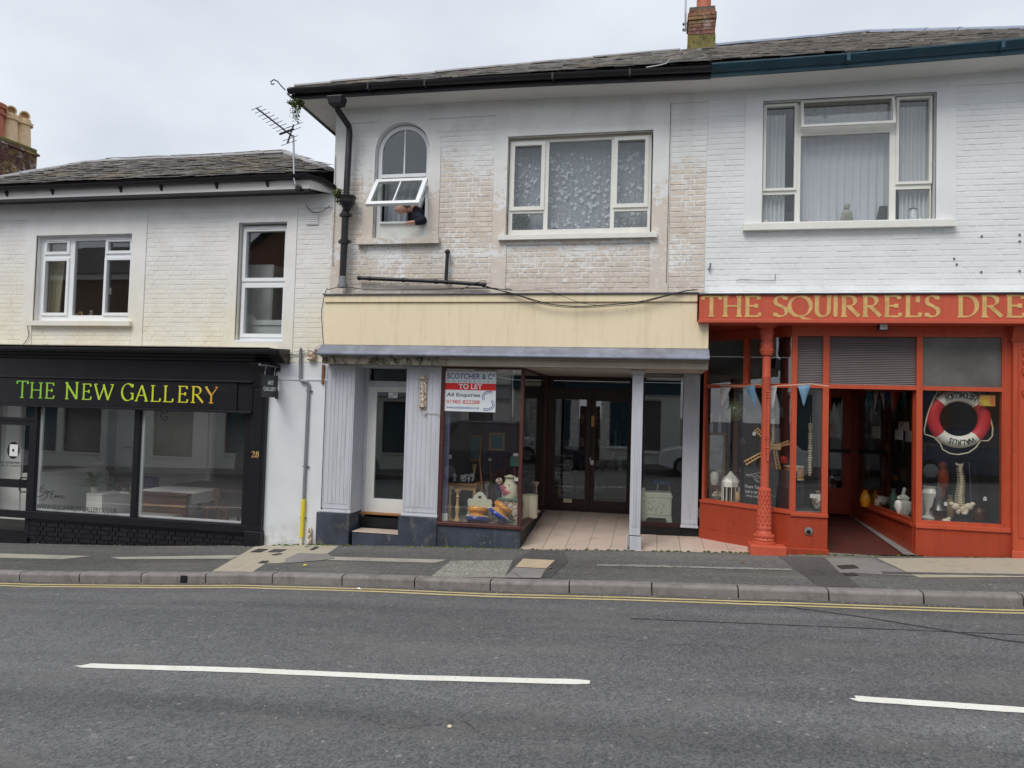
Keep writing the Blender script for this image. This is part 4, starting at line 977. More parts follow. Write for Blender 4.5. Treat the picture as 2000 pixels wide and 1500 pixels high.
def arc(cx, cy, rx, ry, a0, a1, n=14): return [(cx+rx*math.cos(rad(a0+(a1-a0)*i/n)), cy+ry*math.sin(rad(a0+(a1-a0)*i/n))) for i in range(n+1)]
SER = {
 'T': [[(.5,0),(.5,1)], [(0,1),(1,1)], [(.02,1),(.0,.84)], [(.98,1),(1,.84)], [(.32,0),(.68,0)]],
 'H': [[(.15,0),(.15,1)], [(.85,0),(.85,1)], [(.15,.52),(.85,.52)], [(0,0),(.3,0)], [(0,1),(.3,1)], [(.7,0),(1,0)], [(.7,1),(1,1)]],
 'E': [[(.18,0),(.18,1)], [(0,1),(.9,1)], [(0,0),(.95,0)], [(.18,.52),(.74,.52)], [(.9,1),(.9,.84)], [(.95,0),(1,.18)], [(.74,.62),(.74,.42)]],
 'N': [[(.12,0),(.12,1)], [(.02,1),(.88,0)], [(.88,0),(.88,1)], [(0,0),(.26,0)], [(.74,1),(1,1)]],
 'W': [[(.03,1),(.28,0)], [(.28,0),(.52,.95)], [(.48,1),(.73,0)], [(.73,0),(.97,1)], [(0,1),(.16,1)], [(.84,1),(1,1)]],
 'G': [arc(.52,.5,.47,.5,38,330,26), [(.93,.06),(.93,.44)], [(.74,.44),(1,.44)], [(.90,.8),(.92,.98)]],
 'A': [[(.1,0),(.5,1)], [(.5,1),(.9,0)], [(.24,.36),(.76,.36)], [(0,0),(.22,0)], [(.74,0),(1,0)]],
 'L': [[(.2,0),(.2,1)], [(0,1),(.42,1)], [(0,0),(.95,0)], [(.95,0),(1,.2)]],
 'R': [[(.16,0),(.16,1)], [(0,1),(.4,1)]+arc(.4,.75,.36,.25,90,-90,12)+[(.16,.5)], [(.42,.5),(.98,0)], [(0,0),(.34,0)]],
 'Y': [[(.05,1),(.5,.46)], [(.95,1),(.5,.46)], [(.5,.46),(.5,0)], [(0,1),(.2,1)], [(.8,1),(1,1)], [(.34,0),(.68,0)]],
 'S': [arc(.5,.755,.38,.245,35,215,14)+[(.5,.52),(.68,.44)]+arc(.5,.24,.42,.24,50,-145,16), [(.84,.82),(.86,1)], [(.12,.18),(.1,0)]],
 'Q': [arc(.5,.5,.49,.5,0,360,32), [(.5,.02),(.7,-.12),(1.05,-.2)]],
 'U': [[(.18,1),(.18,.3)]+arc(.5,.28,.32,.28,180,360,14)+[(.84,1)], [(.02,1),(.36,1)], [(.7,1),(1,1)]],
 'I': [[(.5,0),(.5,1)], [(.1,0),(.9,0)], [(.1,1),(.9,1)]],
 'D': [[(.16,0),(.16,1)], [(0,1),(.45,1)]+arc(.45,.5,.52,.5,90,-90,20)+[(0,0)]],
 "'": [[(.5,1),(.5,.8),(.35,.68)]],
 '2': [arc(.47,.7,.4,.3,160,-20,14)+[(.5,.3),(.06,0)], [(.06,0),(.95,0)], [(.95,0),(1,.16)]],
 '8': [arc(.5,.75,.33,.25,0,360,18), arc(.5,.25,.42,.26,0,360,20)],
}
def glyph(mb, ch, x0, x1, z0, z1, y, th=.004, thick=.15, thin=.045, nib=22):
    H_ = z1-z0; W_ = x1-x0; lay = 0
    for st in SER[ch]:
        p = [Vector((x0+a*W_, z0+b*H_)) for a, b in st]; n = len(p); A = []; lay += .0004
        for i in range(n):
            t = (p[min(i+1, n-1)]-p[max(i-1, 0)]).normalized(); ang = math.atan2(t.y, t.x)-rad(nib)
            w_ = H_*(thin+(thick-thin)*abs(math.sin(ang))**1.6)*.5; nn = Vector((-t.y, t.x))*w_
            A.append((p[i]+nn, p[i]-nn))
        for (a, b), (c, d) in zip(A, A[1:]):
            q = [a, b, d, c]; fr_ = [(v.x, y-th-lay, v.y) for v in q]; bk = [(v.x, y, v.y) for v in q]
            mb.add(fr_+bk, [(0,1,2,3),(0,4,5,1),(3,2,6,7),(1,5,6,2),(0,3,7,4)])
def serif(word, spans, z0f, z1f, y, mt, parent, **k):
    for ch, (a, b) in zip(word, spans):
        mb = MB(); x0 = P(a, 600, y)[0] if False else a; glyph(mb, ch, a, b, z0f(a), z1f(a), y, **k); mb.build('letter', mt, parent)

# ================================================================== black gallery shopfront (parts of the left building)
sf = left
Y0 = 0.
zc0, zc1 = Z(.72), Z(.80)
gx0, gx1 = LX0, P(550, 690, -.25)[0]
px1 = P(517, 900, -.04)[0]; px0 = P(489, 900, -.04)[0]
mb = MB(); mb.xprism([(.03, Z(.62)), (-.10, Z(.62)), (-.12, Z(.655)), (-.16, Z(.67)), (-.20, Z(.705)), (-.27, Z(.72)), (-.30, Z(.755)), (-.30, Z(.79)), (.03, Z(.81))], gx0, gx1-.18)
mb.xprism([(.03, Z(.60)), (-.14, Z(.60)), (-.2, Z(.66)), (-.30, Z(.71)), (-.33, Z(.76)), (-.33, Z(.80)), (.03, Z(.82))], gx1-.17, gx1)
mb.build('cornice', M['black_gloss'], sf, bevel=.004)
MB().box(gx0, gx1-.2, -.31, .03, Z(.813), Z(.823)).build('lead_flashing', M['conc'], sf)
MB().box(gx0, px1-.02, -.06, .03, Z(.30), Z(.619)).build('frieze', M['black_gloss'], sf, bevel=.004)
zf0 = Z(-.17); zf1 = Z(.31)
fx1 = P(463, 770, -.1)[0]
mb = MB(); mb.box(gx0, fx1, -.105, -.0, zf0+.03, zf1-.02); mb.build('fascia', M['black_gloss'], sf, bevel=.006)
mb = MB(); mb.box(fx1+.004, px0+.02, -.085, .0, zf0+.03, zf1-.02); mb.build('fascia_panel', M['black_gloss'], sf, bevel=.006)
mb = MB(); mb.box(gx0, px0+.02, -.125, .0, zf1-.018, zf1+.01); mb.box(gx0, px0+.02, -.12, .0, zf0-.005, zf0+.028); mb.build('moulding', M['black_gloss'], sf, bevel=.005)
# letters
def gspan(a, b): # u in the enlarged view -> X on the fascia
    return (P(a/3, 640+390/3, -.107)[0], P(b/3, 640+390/3, -.107)[0])
zl0, zl1 = P(66, 777, -.107)[1], P(66, 747.5, -.107)[1]
word = 'THENEWGALLERY'
sp_ = [(95,165),(172,252),(262,320),(380,462),(478,538),(548,668),(708,786),(788,872),(880,944),(955,1018),(1040,1104),(1118,1196),(1198,1280)]
for k, (ch, s) in enumerate(zip(word, sp_)):
    a, b = gspan(*s); big = .02 if k in (0, 3, 6) else 0
    mb = MB(); glyph(mb, ch, a+.01, b-.01, zl0, zl1+big, -.105, thick=.13, thin=.035); mb.build('letter', M['foil'], sf)
# pilaster
gz = lambda x: zf(x)-.01
zpl = P(500, 1037, -.05)[1]
mb = MB(); mb.box(px0, px1, -.07, .05, zpl, Z(.619)); mb.build('pilaster', M['black_gloss'], sf, bevel=.006)
mb = MB(); mb.box(px0+.05, px1-.05, -.078, -.071, zpl+.1, Z(.2)); mb.build('pilaster_panel', M['black_gloss'], sf, bevel=.004)
mb = MB(); mb.box(px0-.02, px1+.02, -.10, .05, gz(px1)-.05, zpl); mb.build('pilaster_base', M['black_gloss'], sf, bevel=.012)
mb = MB(); mb.xprism([(-.08, Z(.22)), (-.10, Z(.30)), (-.12, Z(.45)), (-.22, Z(.60)), (-.08, Z(.6))], px0+.02, px1+.0); mb.xprism([(.03, Z(.25)), (-.07, Z(.25)), (-.09, Z(.4)), (-.2, Z(.6)), (.03, Z(.6))], px1+.005, px1+.10); mb.build('console', M['black_gloss'], sf, bevel=.01)
# shop windows: one frame with three openings, panes
Yw = .03
gtop = P(270, 800, Yw)[1]; zsill = P(262, 1009, Yw)[1]
o1 = (P(73, 893, Yw)[0], P(262, 905, Yw)[0], zsill, gtop); o2 = (P(272, 905, Yw)[0], P(478, 915, Yw)[0], zsill, gtop)
dx0, dx1 = LX0+.1, P(64, 930, Yw)[0]; zdb = P(30, 1046, Yw)[1]
otr = (dx0, dx1, P(30, 815, Yw)[1], gtop); odr = (dx0, dx1, zdb, P(30, 820, Yw)[1])
zst = zsill-.13
mb = MB(); mb.plate(LX0, px0, zst, zf0, [o1, o2, otr, odr], Yw-.04, Yw+.06)
fr_ = mb.build('shop_window', M['black_gloss'], sf, bevel=.004)
mb = MB()
for o in (o1, o2):
    mb.box(o[0], o[0]+.045, Yw+.025, Yw+.058, o[2], o[3]); mb.box(o[0]+.046, o[1], Yw+.025, Yw+.058, o[2], o[2]+.028)
mb.build('white_reveal', M['upvc'], fr_)
pane(fr_, *o1, Yw+.012, M['glass_g']); pane(fr_, *o2, Yw+.012, M['glass_g']); pane(fr_, *otr, Yw+.012, M['glass_g'])
mb = MB(); mb.box(LX0, px0, Yw-.075, Yw-.041, zst, zsill-.01); mb.build('window_sill', M['black_gloss'], sf, bevel=.006)
# door
door = None; r_ = .05
zr0, zr1_ = P(30, 966, Yw)[1], P(30, 945, Yw)[1]
mb = MB(); mb.plate(dx0, dx1, zdb, odr[3]-.005, [(dx0+.1, dx1-.09, zdb+.09, P(30, 952, Yw)[1]-.0), (dx0+.1, dx1-.09, P(30, 936, Yw)[1], P(30, 830, Yw)[1])], Yw-.02, Yw+.03)
door = mb.build('shop_door', M['black_gloss'], sf, bevel=.004)
pane(door, dx0+.1, dx1-.09, zdb+.09, P(30, 952, Yw)[1], Yw, M['glass']); pane(door, dx0+.1, dx1-.09, P(30, 936, Yw)[1], P(30, 830, Yw)[1], Yw, M['glass'])
hx = P(53, 945, Yw-.06)[0]; z0h, z1h = P(47, 961, Yw-.06)[1], P(47, 933, Yw-.06)[1]
mb = MB(); mb.tube([(hx, Yw-.02, z1h), (hx-.11, Yw-.07, z1h), (hx-.13, Yw-.07, z1h-.03), (hx-.13, Yw-.07, z0h+.03), (hx-.11, Yw-.07, z0h), (hx, Yw-.02, z0h)], .011, 8); mb.build('handle', M['black_gloss'], door, smooth=True)
yd = Yw-.006
c_ = P(26, 879.5, yd); mb = MB()
rr = .118
mb.prism([(c_[0]+rr*math.cos(2*PI*k/28), c_[1]+rr*math.sin(2*PI*k/28)*1.2) for k in range(28)], yd-.001, yd)
logo = mb.build('logo', M['print_black'], door); a = RC(19, 868, 35, 891, yd)
MB().box(a[0], a[1], yd-.002, yd-.0012, a[2], a[3]).build('logo_square', M['white_room'], door)
mb = MB(); mb.ball((c_[0], yd-.003, c_[1]), .022, .002, .026, 10, 6); mb.build('logo_dot', M['print_black'], door)
a = RC(-8, 901, 40, 906, yd); txt('OPEN BY APPOINTMENT', a[0], a[1], a[2], a[3], yd, M['print_grey'], door); a = RC(-8, 907.5, 40, 911, yd); txt('OR BY CHANCE', a[0]+.1, a[1], a[2], a[3], yd, M['print_grey'], door)
# vinyl lettering on the first window
yv = Yw+.010
a = (P(72, 988, yv)[0], P(229, 997, yv)[0], P(150, 998, yv)[1]-.0, P(150, 988.5, yv)[1])
txt('WWW.ISLEOFWIGHTGALLERY.CO.UK', a[0], a[1], a[2], a[3], yv, M['print_grey'], fr_)
def scribble(mb, pts, y, r=.005):
    P3 = [(P(px, py, y)[0], y, P(px, py, y)[1]) for px, py in pts]; mb.tube(P3, r, 5)
def zo1(u, v): return (u/3, 640+v/3)
mb = MB()
for st in ([(255,925),(238,935),(232,955),(245,965),(262,960)], [(240,945),(258,942)], [(275,950),(262,965),(272,975),(282,958),(278,985),(262,1003),(248,1008)], [(290,958),(284,966),(291,966),(290,958)],
           [(220,990),(245,985),(262,975)], [(322,955),(300,962),(298,985),(296,998),(312,998)], [(300,977),(316,972)], [(318,995),(324,980),(326,995),(334,982),(336,996)], [(340,996),(344,982),(350,994),(356,982),(360,996)], [(366,982),(364,996),(376,998),(380,990)]):
    scribble(mb, [zo1(*p) for p in st], yv-.004, .0045)
mb.build('signature', M['print_black'], fr_)
# black brick stall riser
rx0, rx1 = P(56, 1030, -.01)[0], px0
MB().box(rx0, rx1, .014, .1, gz(LX0)-.2, zst).build('stall_riser', M['black_brick'], sf)
bricks(sf, rx0, rx1, gz(rx0)-.3, zst, lambda a, b, c, d: [(a, b, c, d)] if d > gz(a) else [], .0, M['black_brick'], depth=.04, jy=.004, joint=.009, only_stuff=False, limit=200)
MB().box(LX0, rx0, -.03, .1, gz(LX0)-.2, zdb).build('door_step', M['black_gloss'], sf)
MB().box(rx0-.02, px0, -.02, .012, gz(rx0)-.2, gz(rx0)+.02).build('kickboard', M['black_gloss'], sf)
# number 28 on the pilaster
for ch, (a, b) in zip('28', ((491, 497.8), (499, 506))):
    mb = MB(); x0_, x1_ = P(a, 887, -.08)[0], P(b, 887, -.08)[0]; z0_, z1_ = P(498, 893, -.08)[1], P(498, 882, -.08)[1]
    glyph(mb, ch, x0_+.003, x1_-.003, z0_, z1_, -.079, thick=.17, thin=.07); mb.build('house_number', M['gold'], sf)
# gallery room
gzf = Z(-2.05); M['grey_room'] = PM('grey gallery wall', C(150, 148, 146), .8, .1, 2, .05); room(left, LX0+.05, px1-.08, gzf, Z(-.0), .10, 4.6, M['grey_room'], M['white_room'], M['white_room'])
MB().box(LX0+.3, -8.75, 3.0, 3.1, gzf, Z(-.02)).build('partition', M['white_room'], left); MB().box(LX0+.1, P(41, 900, .42)[0], .42, .47, gzf, Z(-.02)).build('partition', M['white_room'], left); tag(MB().box(P(70, 950, .6)[0], P(176, 950, 2.2)[0], .45, 2.3, gzf, P(72, 925, .5)[1]).build('reflection_block', M['white_room'], bevel=.01), 'broad white block added for the pale reflection low in the gallery window', 'stand-in')  # white block added to imitate the pale reflected wedge in the glass
MB().box(LX0+.1, LX0+.2, .12, 4.0, gzf, Z(-.02)).build('partition', M['white_room'], left)
# white render wall between the shops
rwx0, rwx1 = px1+.0, P(634, 900)[0]
mb = MB(); mb.box(px1-.02, rwx1, .0, .2, gz(-5)-.3, Z(.36)); mb.build('render_wall', M['white_render'], left, bevel=.004)
MB().box(px1-.02, rwx1, .012, .2, Z(.361), Z(.62)).build('render_wall', M['white_render'], left)
MB().box(px1+.1, rwx1, -.012, .0, Z(.355), Z(.372)).build('render_lip', M['white_render'], left)
bricks(left, px1+.1, rwx1, Z(.62), Z(.78), lambda a, b, c, d: [(a, b, c, d)], .008, M['left_wall'], depth=.02, joint=.007, only_stuff=True)

# ================================================================== middle shopfront
yf_ = -.18
bx0, bx1 = P(634, 630, yf_)[0], P(1384, 650, yf_)[0]
bxt = P(1362, 590, yf_)[0]
zt0 = P(1000, 677, yf_)[1]; zt1 = P(1000, 576, yf_)[1]; zm1 = P(1000, 590, yf_)[1]
poly = [(bx0, zt0), (bx1, zt0), (bx1, P(1384, 629, yf_)[1]-.0), (bxt, P(1364, 629, yf_)[1]), (bxt, zm1-.004), (bx0, zm1-.004)]
mb = MB(); mb.prism(poly, yf_, .0); fas = mb.build('fascia', M['cream'], mid, bevel=.004)
mb = MB(); mb.box(bx0-.012, bxt, yf_-.025, .0, zm1, zt1); mb.build('fascia_moulding', M['cream'], mid, bevel=.004)
mb = MB()
for px in (887, 1039, 1364, 713): x = P(px, 640, yf_)[0]; mb.box(x-.002, x+.002, yf_-.0015, yf_+.001, zt0+.01, zm1-.01) if x < bxt else None
mb.build('board_joint', M['cream'], mid, kind='stuff')
mb = MB(); mb.xprism([(yf_-.05, zt1+.002), (yf_-.05, zt1+.02), (0, zt1+.055), (0, zt1+.002)], bx0-.03, bxt+.02); mb.build('lead_flashing', M['lead_dark'], mid, bevel=.003)
zl = P(1000, 698, -.36)[1]
mb = MB(); mb.xprism([(yf_+.01, zt0-.001), (yf_-.03, zt0-.006), (-.33, zl+.06), (-.355, zl+.035), (-.355, zl+.005), (-.33, zl), (yf_+.02, zl)], bx0-.03, bx1+.01); mb.build('lead_canopy', M['lead'], mid, bevel=.01, smooth=True)
zb0 = P(1000, 716, -.20)[1]
MB().box(bx0+.0, bx1-.0, -.22, .06, zb0, zl-.024).build('beam', M['beam_moss'], mid, bevel=.004)
MB().box(bx0-.01, bx1+.005, -.255, -.0, zl-.022, zl-.001).build('beam_moulding', M['beam_moss'], mid, bevel=.003)
MB().box(bx0+.02, bx1-.01, .062, 2.6, zb0+.004, zb0+.1).build('entry_ceiling', M['ceil'], mid)
tf = lambda x, y: (zf(x)+(Z(-1.70)-zf(x))*min(max(y/2.35, 0), 1))

def pilaster(xa, xb, zpb, yf, ret=None, zt=None, name='pilaster'):
    zt = zt or zb0-.002
    mb = MB(); mb.box(xa, xb, yf, yf+(ret or .12), zpb, zt); p = mb.build(name, M['lilac'], mid, bevel=.004)
    w_ = xb-xa; mb = MB(); ring(mb, xa+.02, xb-.02, zpb+.03, zt-.02, .014, yf-.007, yf+.001); mb.build('beading', M['lilac'], p)
    n = 6
    for i in range(n):
        a_ = xa+.05+(w_-.1)*i/n; b_ = xa+.05+(w_-.1)*(i+1)/n
        MB().box(a_+.006, b_-.006, yf-.0055, yf+.001, zpb+.10, zt-.10).build('flute', M['lilac'], p, bevel=.003)
    MB().box(xa-.012, xb+.012, yf-.02, yf+(ret or .12), zpb-.03, zpb).build('base_moulding', M['lilac'], p, bevel=.006)
    return p
rec = .42
p1a, p1b = P(631, 860)[0], P(689, 860)[0]; z1b = P(655, 1001)[1]
p2a, p2b = P(790, 860)[0], P(858, 860)[0]; z2b = P(820, 1009)[1]
pilaster(p1a, p1b, z1b+.03, 0., rec)
pilaster(p2a, p2b, z2b+.03, 0., rec)
def plinth(xa, xb, zt, y0, y1):
    mb = MB(); mb.box(xa, xb, y0, y1, min(zf(xa), zf(xb))-.25, zt); mb.build('plinth', M['plinth'], mid, bevel=.008)
plinth(p1a-.05, p1b-.0, z1b-.002, -.03, rec); plinth(p2a-.045, p2b+.01, z2b-.002, -.03, rec)
# side door
yd = rec
dl, dr = P(719, 880, yd)[0]-.02, p2a+.03
ztr = P(757, 755.5, yd)[1]; zdb = P(750, 1001, yd)[1]; zth = P(750, 719, yd)[1]
MB().box(p1b, dl, yd-.02, yd+.08, zdb-.1, zb0).build('door_jamb', M['lilac'], mid, bevel=.004)
MB().box(dl, dr, yd-.01, yd+.06, zth+.002, zb0).build('door_head', M['lilac'], mid)
MB().box(dl, dr, yd-.02, yd+.06, ztr+.003, P(750, 744, yd)[1]).build('transom', M['lilac'], mid, bevel=.004)
MB().box(p1b, p2a, .07, yd, zb0-.03, zb0-.002).build('recess_ceiling', M['lilac'], mid)
g = NG('ribbed glass'); wv = g.math('SINE', g.math('MULTIPLY', g.sep(0), 260.)); b = g.n('ShaderNodeBsdfGlossy'); g.put(b.inputs[0], (.10, .105, .11)); g.put(b.inputs['Roughness'], .25)
b2 = g.n('ShaderNodeBump'); b2.inputs['Strength'].default_value = .8; b2.inputs['Distance'].default_value = .004; g.put(b2.inputs['Height'], wv); g.t.links.new(b2.outputs[0], b.inputs['Normal']); g.t.links.new(b.outputs[0], g.out.inputs[0]); M['ribbed'] = g.m
tw = MB(); tw.box(dl+.06, dr, yd+.01, yd+.02, P(750, 743, yd)[1], zth); tw.build('transom_pane', M['ribbed'], mid)
gl_ = RC(733.5, 766, 800, 975, yd)
mb = MB(); mb.plate(dl, dr+.05, zdb, ztr, [(gl_[0], dr-.0, gl_[2], gl_[3])], yd-.012, yd+.035); sdoor = mb.build('side_door', M['white_wood'], mid, bevel=.005)
pane(sdoor, gl_[0], dr, gl_[2], gl_[3], yd+.01, M['glass2'])
a = RC(759, 767, 776.5, 777.5, yd); s1 = MB(); s1.box(a[0], a[1], yd-.002, yd+.006, a[2], a[3]); s1.build('door_number_sticker', M['paper'], sdoor)
txt('30A', a[0]+.07, a[1]-.01, a[2]+.045, a[3]-.01, yd-.002, M['print_black'], sdoor, th=.001); txt('30A', a[0]+.01, a[1]-.07, a[2]+.008, a[3]-.045, yd-.002, M['print_black'], sdoor, th=.001)
MB().box(dl-.1, p2a, yd-.06, yd+.05, P(750, 1027, yd)[1]-.3, P(750, 1027, yd)[1]+.13).build('threshold', M['black'], mid)
MB().box(dl-.1, p2a+.02, yd-.075, yd+.04, zdb-.03, zdb-.002).build('door_cill', M['wood'], mid, bevel=.003)
s0, s1_ = P(687.5, 1050, -.02)[0], P(782, 1050, -.02)[0]; zs = P(735, 1040, -.02)[1]
MB().box(s0, s1_, -.022, yd-.07, min(zf(s0), zf(s1_))-.2, zs-.012).build('step', M['plinth'], mid, bevel=.006)
xx = run(s0, s1_, 2)
for a_, b_ in zip(xx, xx[1:]): MB().box(a_+.003, b_-.003, -.03, .30, zs-.010, zs).build('step_tile', M['tile'], mid, bevel=.002)
room(mid, p1a+.02, p2b-.05, zdb, zb0-.1, yd+.08, 4, M['dark_room'])
mb = MB()
for i in range(7): mb.box(dl+.2, dr+.2, yd+1.0+.22*i, yd+1.25+.22*i, zdb+.18*i, zdb+.18*(i+1))
mb.build('stair', M['dark_floor'], mid, kind='stuff')
# rusty old bracket on the second pilaster
brk = thing('old_bracket', 'rusty peeling metal bracket with a dangling wire on the second grey pilaster', 'bracket', (P(826, 770)[0], 0, P(826, 770)[1]))
a = RC(821, 734, 833, 798, -.02); mb = MB(); mb.box(a[0], a[1], -.035, -.009, a[2], a[3]); mb.build('plate', M['rust'], brk, bevel=.006)
mb = MB(); mb.box(a[0]-.01, a[1]-.02, -.06, -.0355, a[2]+.02, a[2]+.06); mb.box(a[0]-.012, a[1]+.01, -.05, -.0355, a[3]-.05, a[3]-.02); mb.build('clip', M['rust'], brk, bevel=.004)
mb = MB(); mb.tube([(P(px, py, -.03)[0], -.03, P(px, py, -.03)[1]) for px, py in ((824, 798), (826, 806), (829, 811), (831, 806), (827, 803))], .009, 6); mb.tube([(P(px, py, -.02)[0], -.02, P(px, py, -.02)[1]) for px, py in ((831, 808), (836, 806.5), (850, 808), (863, 809))], .004, 5); mb.build('wire', M['rust'], brk)
# display window on the left of the entry
cxn = P(1020.5, 870, .0)[0]                         # outer corner X
wz0, wz1 = P(1000, 1026, .0)[1], zb0-.03
wx0 = p2b+.012; zrail = .055
zg0 = wz0+.0
mb = MB(); mb.plate(wx0, cxn, wz0-.05, zb0-.002, [(wx0+.045, cxn-.045, wz0, wz1)], .0, .06); dw = mb.build('display_window', M['maroon'], mid, bevel=.005)
pane(dw, wx0+.045, cxn-.045, wz0, wz1, .03, M['glass'])
mb = MB(); mb.box(wx0-.01, cxn+.02, -.03, .0, wz0-.055, wz0-.008); mb.build('sill', M['maroon'], dw, bevel=.006)
xfr = lambda u, y, z: (cxn-.06+y, u, z)            # return wall: u runs into the building
zrt = P(1066, 986, 2.35)[1]
mb = MB(xf=xfr); mb.plate(.061, 2.33, wz0-.05, zb0-.002, [(.075, 2.25, wz0, wz1)], .0, .06); dw2 = mb.build('display_window', M['maroon'], mid, bevel=.005, label='side return of the maroon framed display window')
pane(dw2, .075, 2.25, wz0, wz1, .03, M['glass'], xf=xfr)
MB().box(cxn+.0015, cxn+.03, -.03, 2.3, wz0-.055, wz0-.008).build('sill', M['maroon'], dw2, bevel=.004)
mb = MB(); mb.box(wx0, cxn+.0, -.005, .05, zf(wx0)-.2, wz0-.056); mb.build('stall_riser', M['plinth'], mid)
mb = MB(); mb.box(cxn-.05, cxn+.001, .051, 2.33, zf(wx0)-.2, wz0-.057); mb.build('stall_riser', M['black'], mid)
pf = wz0-.02
MB().box(wx0-.3, cxn-.07, .065, 2.6, pf-.03, pf).build('display_floor', M['conc'], mid)
# entry doors
ye = 2.35
ex0, ex1 = cxn-.06, P(1236, 900, ye)[0]+.02
zt_ = P(1150, 761.5, ye)[1]; zb_ = P(1150, 997, ye)[1]; zt2 = P(1150, 743.5, ye)[1]
mb = MB(); mb.plate(ex0, ex1, zt_+.003, zb0, [(P(1081, 750, ye)[0], P(1230, 750, ye)[0], zt_+.03, zt2)], ye-.02, ye+.05); ef = mb.build('door_frame', M['maroon_dark'], mid, bevel=.004)
pane(ef, P(1081, 750, ye)[0], P(1230, 750, ye)[0], zt_+.03, zt2, ye, M['glass'])
xm_ = P(1154, 880, ye)[0]
for k, (a_, b_, g_) in enumerate(((ex0, xm_-.004, RC(1084, 780, 1144, 973, ye)), (xm_+.004, ex1, RC(1162, 784, 1225, 980, ye)))):
    mb = MB(); mb.plate(a_, b_, zb_, zt_, [g_], ye-.03+.0*k, ye+.02); dd = mb.build('entry_door', M['maroon_dark'], mid, bevel=.004)
    pane(dd, *g_, ye-.008, M['glass'])
    if k == 0:
        a = RC(1100, 974, 1117, 981.5, ye-.04); MB().box(a[0], a[1], ye-.042, ye-.031, a[2], a[3]).build('letter_plate', M['enamel'], dd, bevel=.003)
    else:
        a = RC(1155, 812, 1161, 833, ye-.04); MB().box(a[0], a[1], ye-.042, ye-.031, a[2], a[3]).build('push_plate', M['gold'], dd, bevel=.002)
        a = RC(1153, 899, 1159.5, 908, ye-.04); MB().box(a[0], a[1], ye-.042, ye-.031, a[2], a[3]).build('lock', M['paper'], dd, bevel=.002)
        a = RC(1152, 893, 1154, 901, ye-.04); MB().box(a[0], a[1], ye-.06, ye-.031, a[2], a[3]).build('lever', M['silver'], dd)
MB().box(ex0, ex1, ye-.05, ye+.03, zb_-.1, zb_-.004).build('door_cill', M['maroon_dark'], mid)
# right display window, set back behind the column
yr = .95; rx0_ = P(1250, 880, yr)[0]; rx1_ = P(1336, 880, yr)[0]
rz0 = P(1300, 1021, yr)[1]; rz1 = P(1300, 731, yr)[1]
mb = MB(); mb.plate(rx0_, rx1_+.02, rz0-.07, zb0, [(rx0_+.03, rx1_-.03, rz0, rz1)], yr, yr+.06); dw3 = mb.build('display_window', M['maroon_dark'], mid, bevel=.004, label='narrow recessed display window right of the column')
pane(dw3, rx0_+.03, rx1_-.03, rz0, rz1, yr+.03, M['glass'])
MB().box(rx0_, rx1_+.3, yr-.02, yr+.05, zf(0)-.1, rz0-.071).build('stall_riser', M['black'], mid)
xfq = plane_xf((rx0_, yr+.061), (ex1, ye-.03)); lq = (Vector((rx0_, yr+.061))-Vector((ex1, ye-.03))).length
mb = MB(xf=xfq); mb.plate(0, lq, rz0-.07, zb0, [(.05, lq-.06, rz0, rz1)], -.03, .03); dw4 = mb.build('display_window', M['maroon_dark'], mid, label='side return beside the right leaf of the entry door')
pane(dw4, .05, lq-.06, rz0, rz1, 0, M['glass'], xf=xfq)
MB(xf=xfq).box(0, lq, -.03, .03, zf(0)-.1, rz0-.071).build('stall_riser', M['black'], mid)
y3 = .86; p3a, p3b = P(1333, 880, y3)[0], P(1365, 880, y3)[0]; z3 = P(1347, 1031, y3)[1]
pilaster(p3a, p3b, z3+.03, y3, .08)
MB().box(p3a+.02, p3b+.02, y3+.04, y3+.2, zf(0)-.1, z3-.001).build('plinth', M['black'], mid)
MB().box(rx0_, rx1_+.02, yr+.07, 2.6, rz0-.09, rz0-.05).build('display_floor', M['maroon_dark'], mid)
pf3 = rz0-.05
# rooms behind the middle shop
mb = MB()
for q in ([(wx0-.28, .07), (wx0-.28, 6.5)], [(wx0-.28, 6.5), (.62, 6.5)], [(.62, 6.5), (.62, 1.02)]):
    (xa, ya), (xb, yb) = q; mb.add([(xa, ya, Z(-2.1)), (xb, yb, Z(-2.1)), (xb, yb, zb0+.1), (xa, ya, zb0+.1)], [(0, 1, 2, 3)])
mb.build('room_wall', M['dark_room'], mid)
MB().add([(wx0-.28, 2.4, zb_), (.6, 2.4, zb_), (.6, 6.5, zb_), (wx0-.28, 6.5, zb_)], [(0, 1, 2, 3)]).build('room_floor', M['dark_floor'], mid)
MB().add([(wx0-.28, .061, zb0+.102), (.6, .061, zb0+.102), (.6, 6.5, zb0+.102), (wx0-.28, 6.5, zb0+.102)], [(0, 1, 2, 3)]).build('room_ceiling', M['dark_room'], mid)
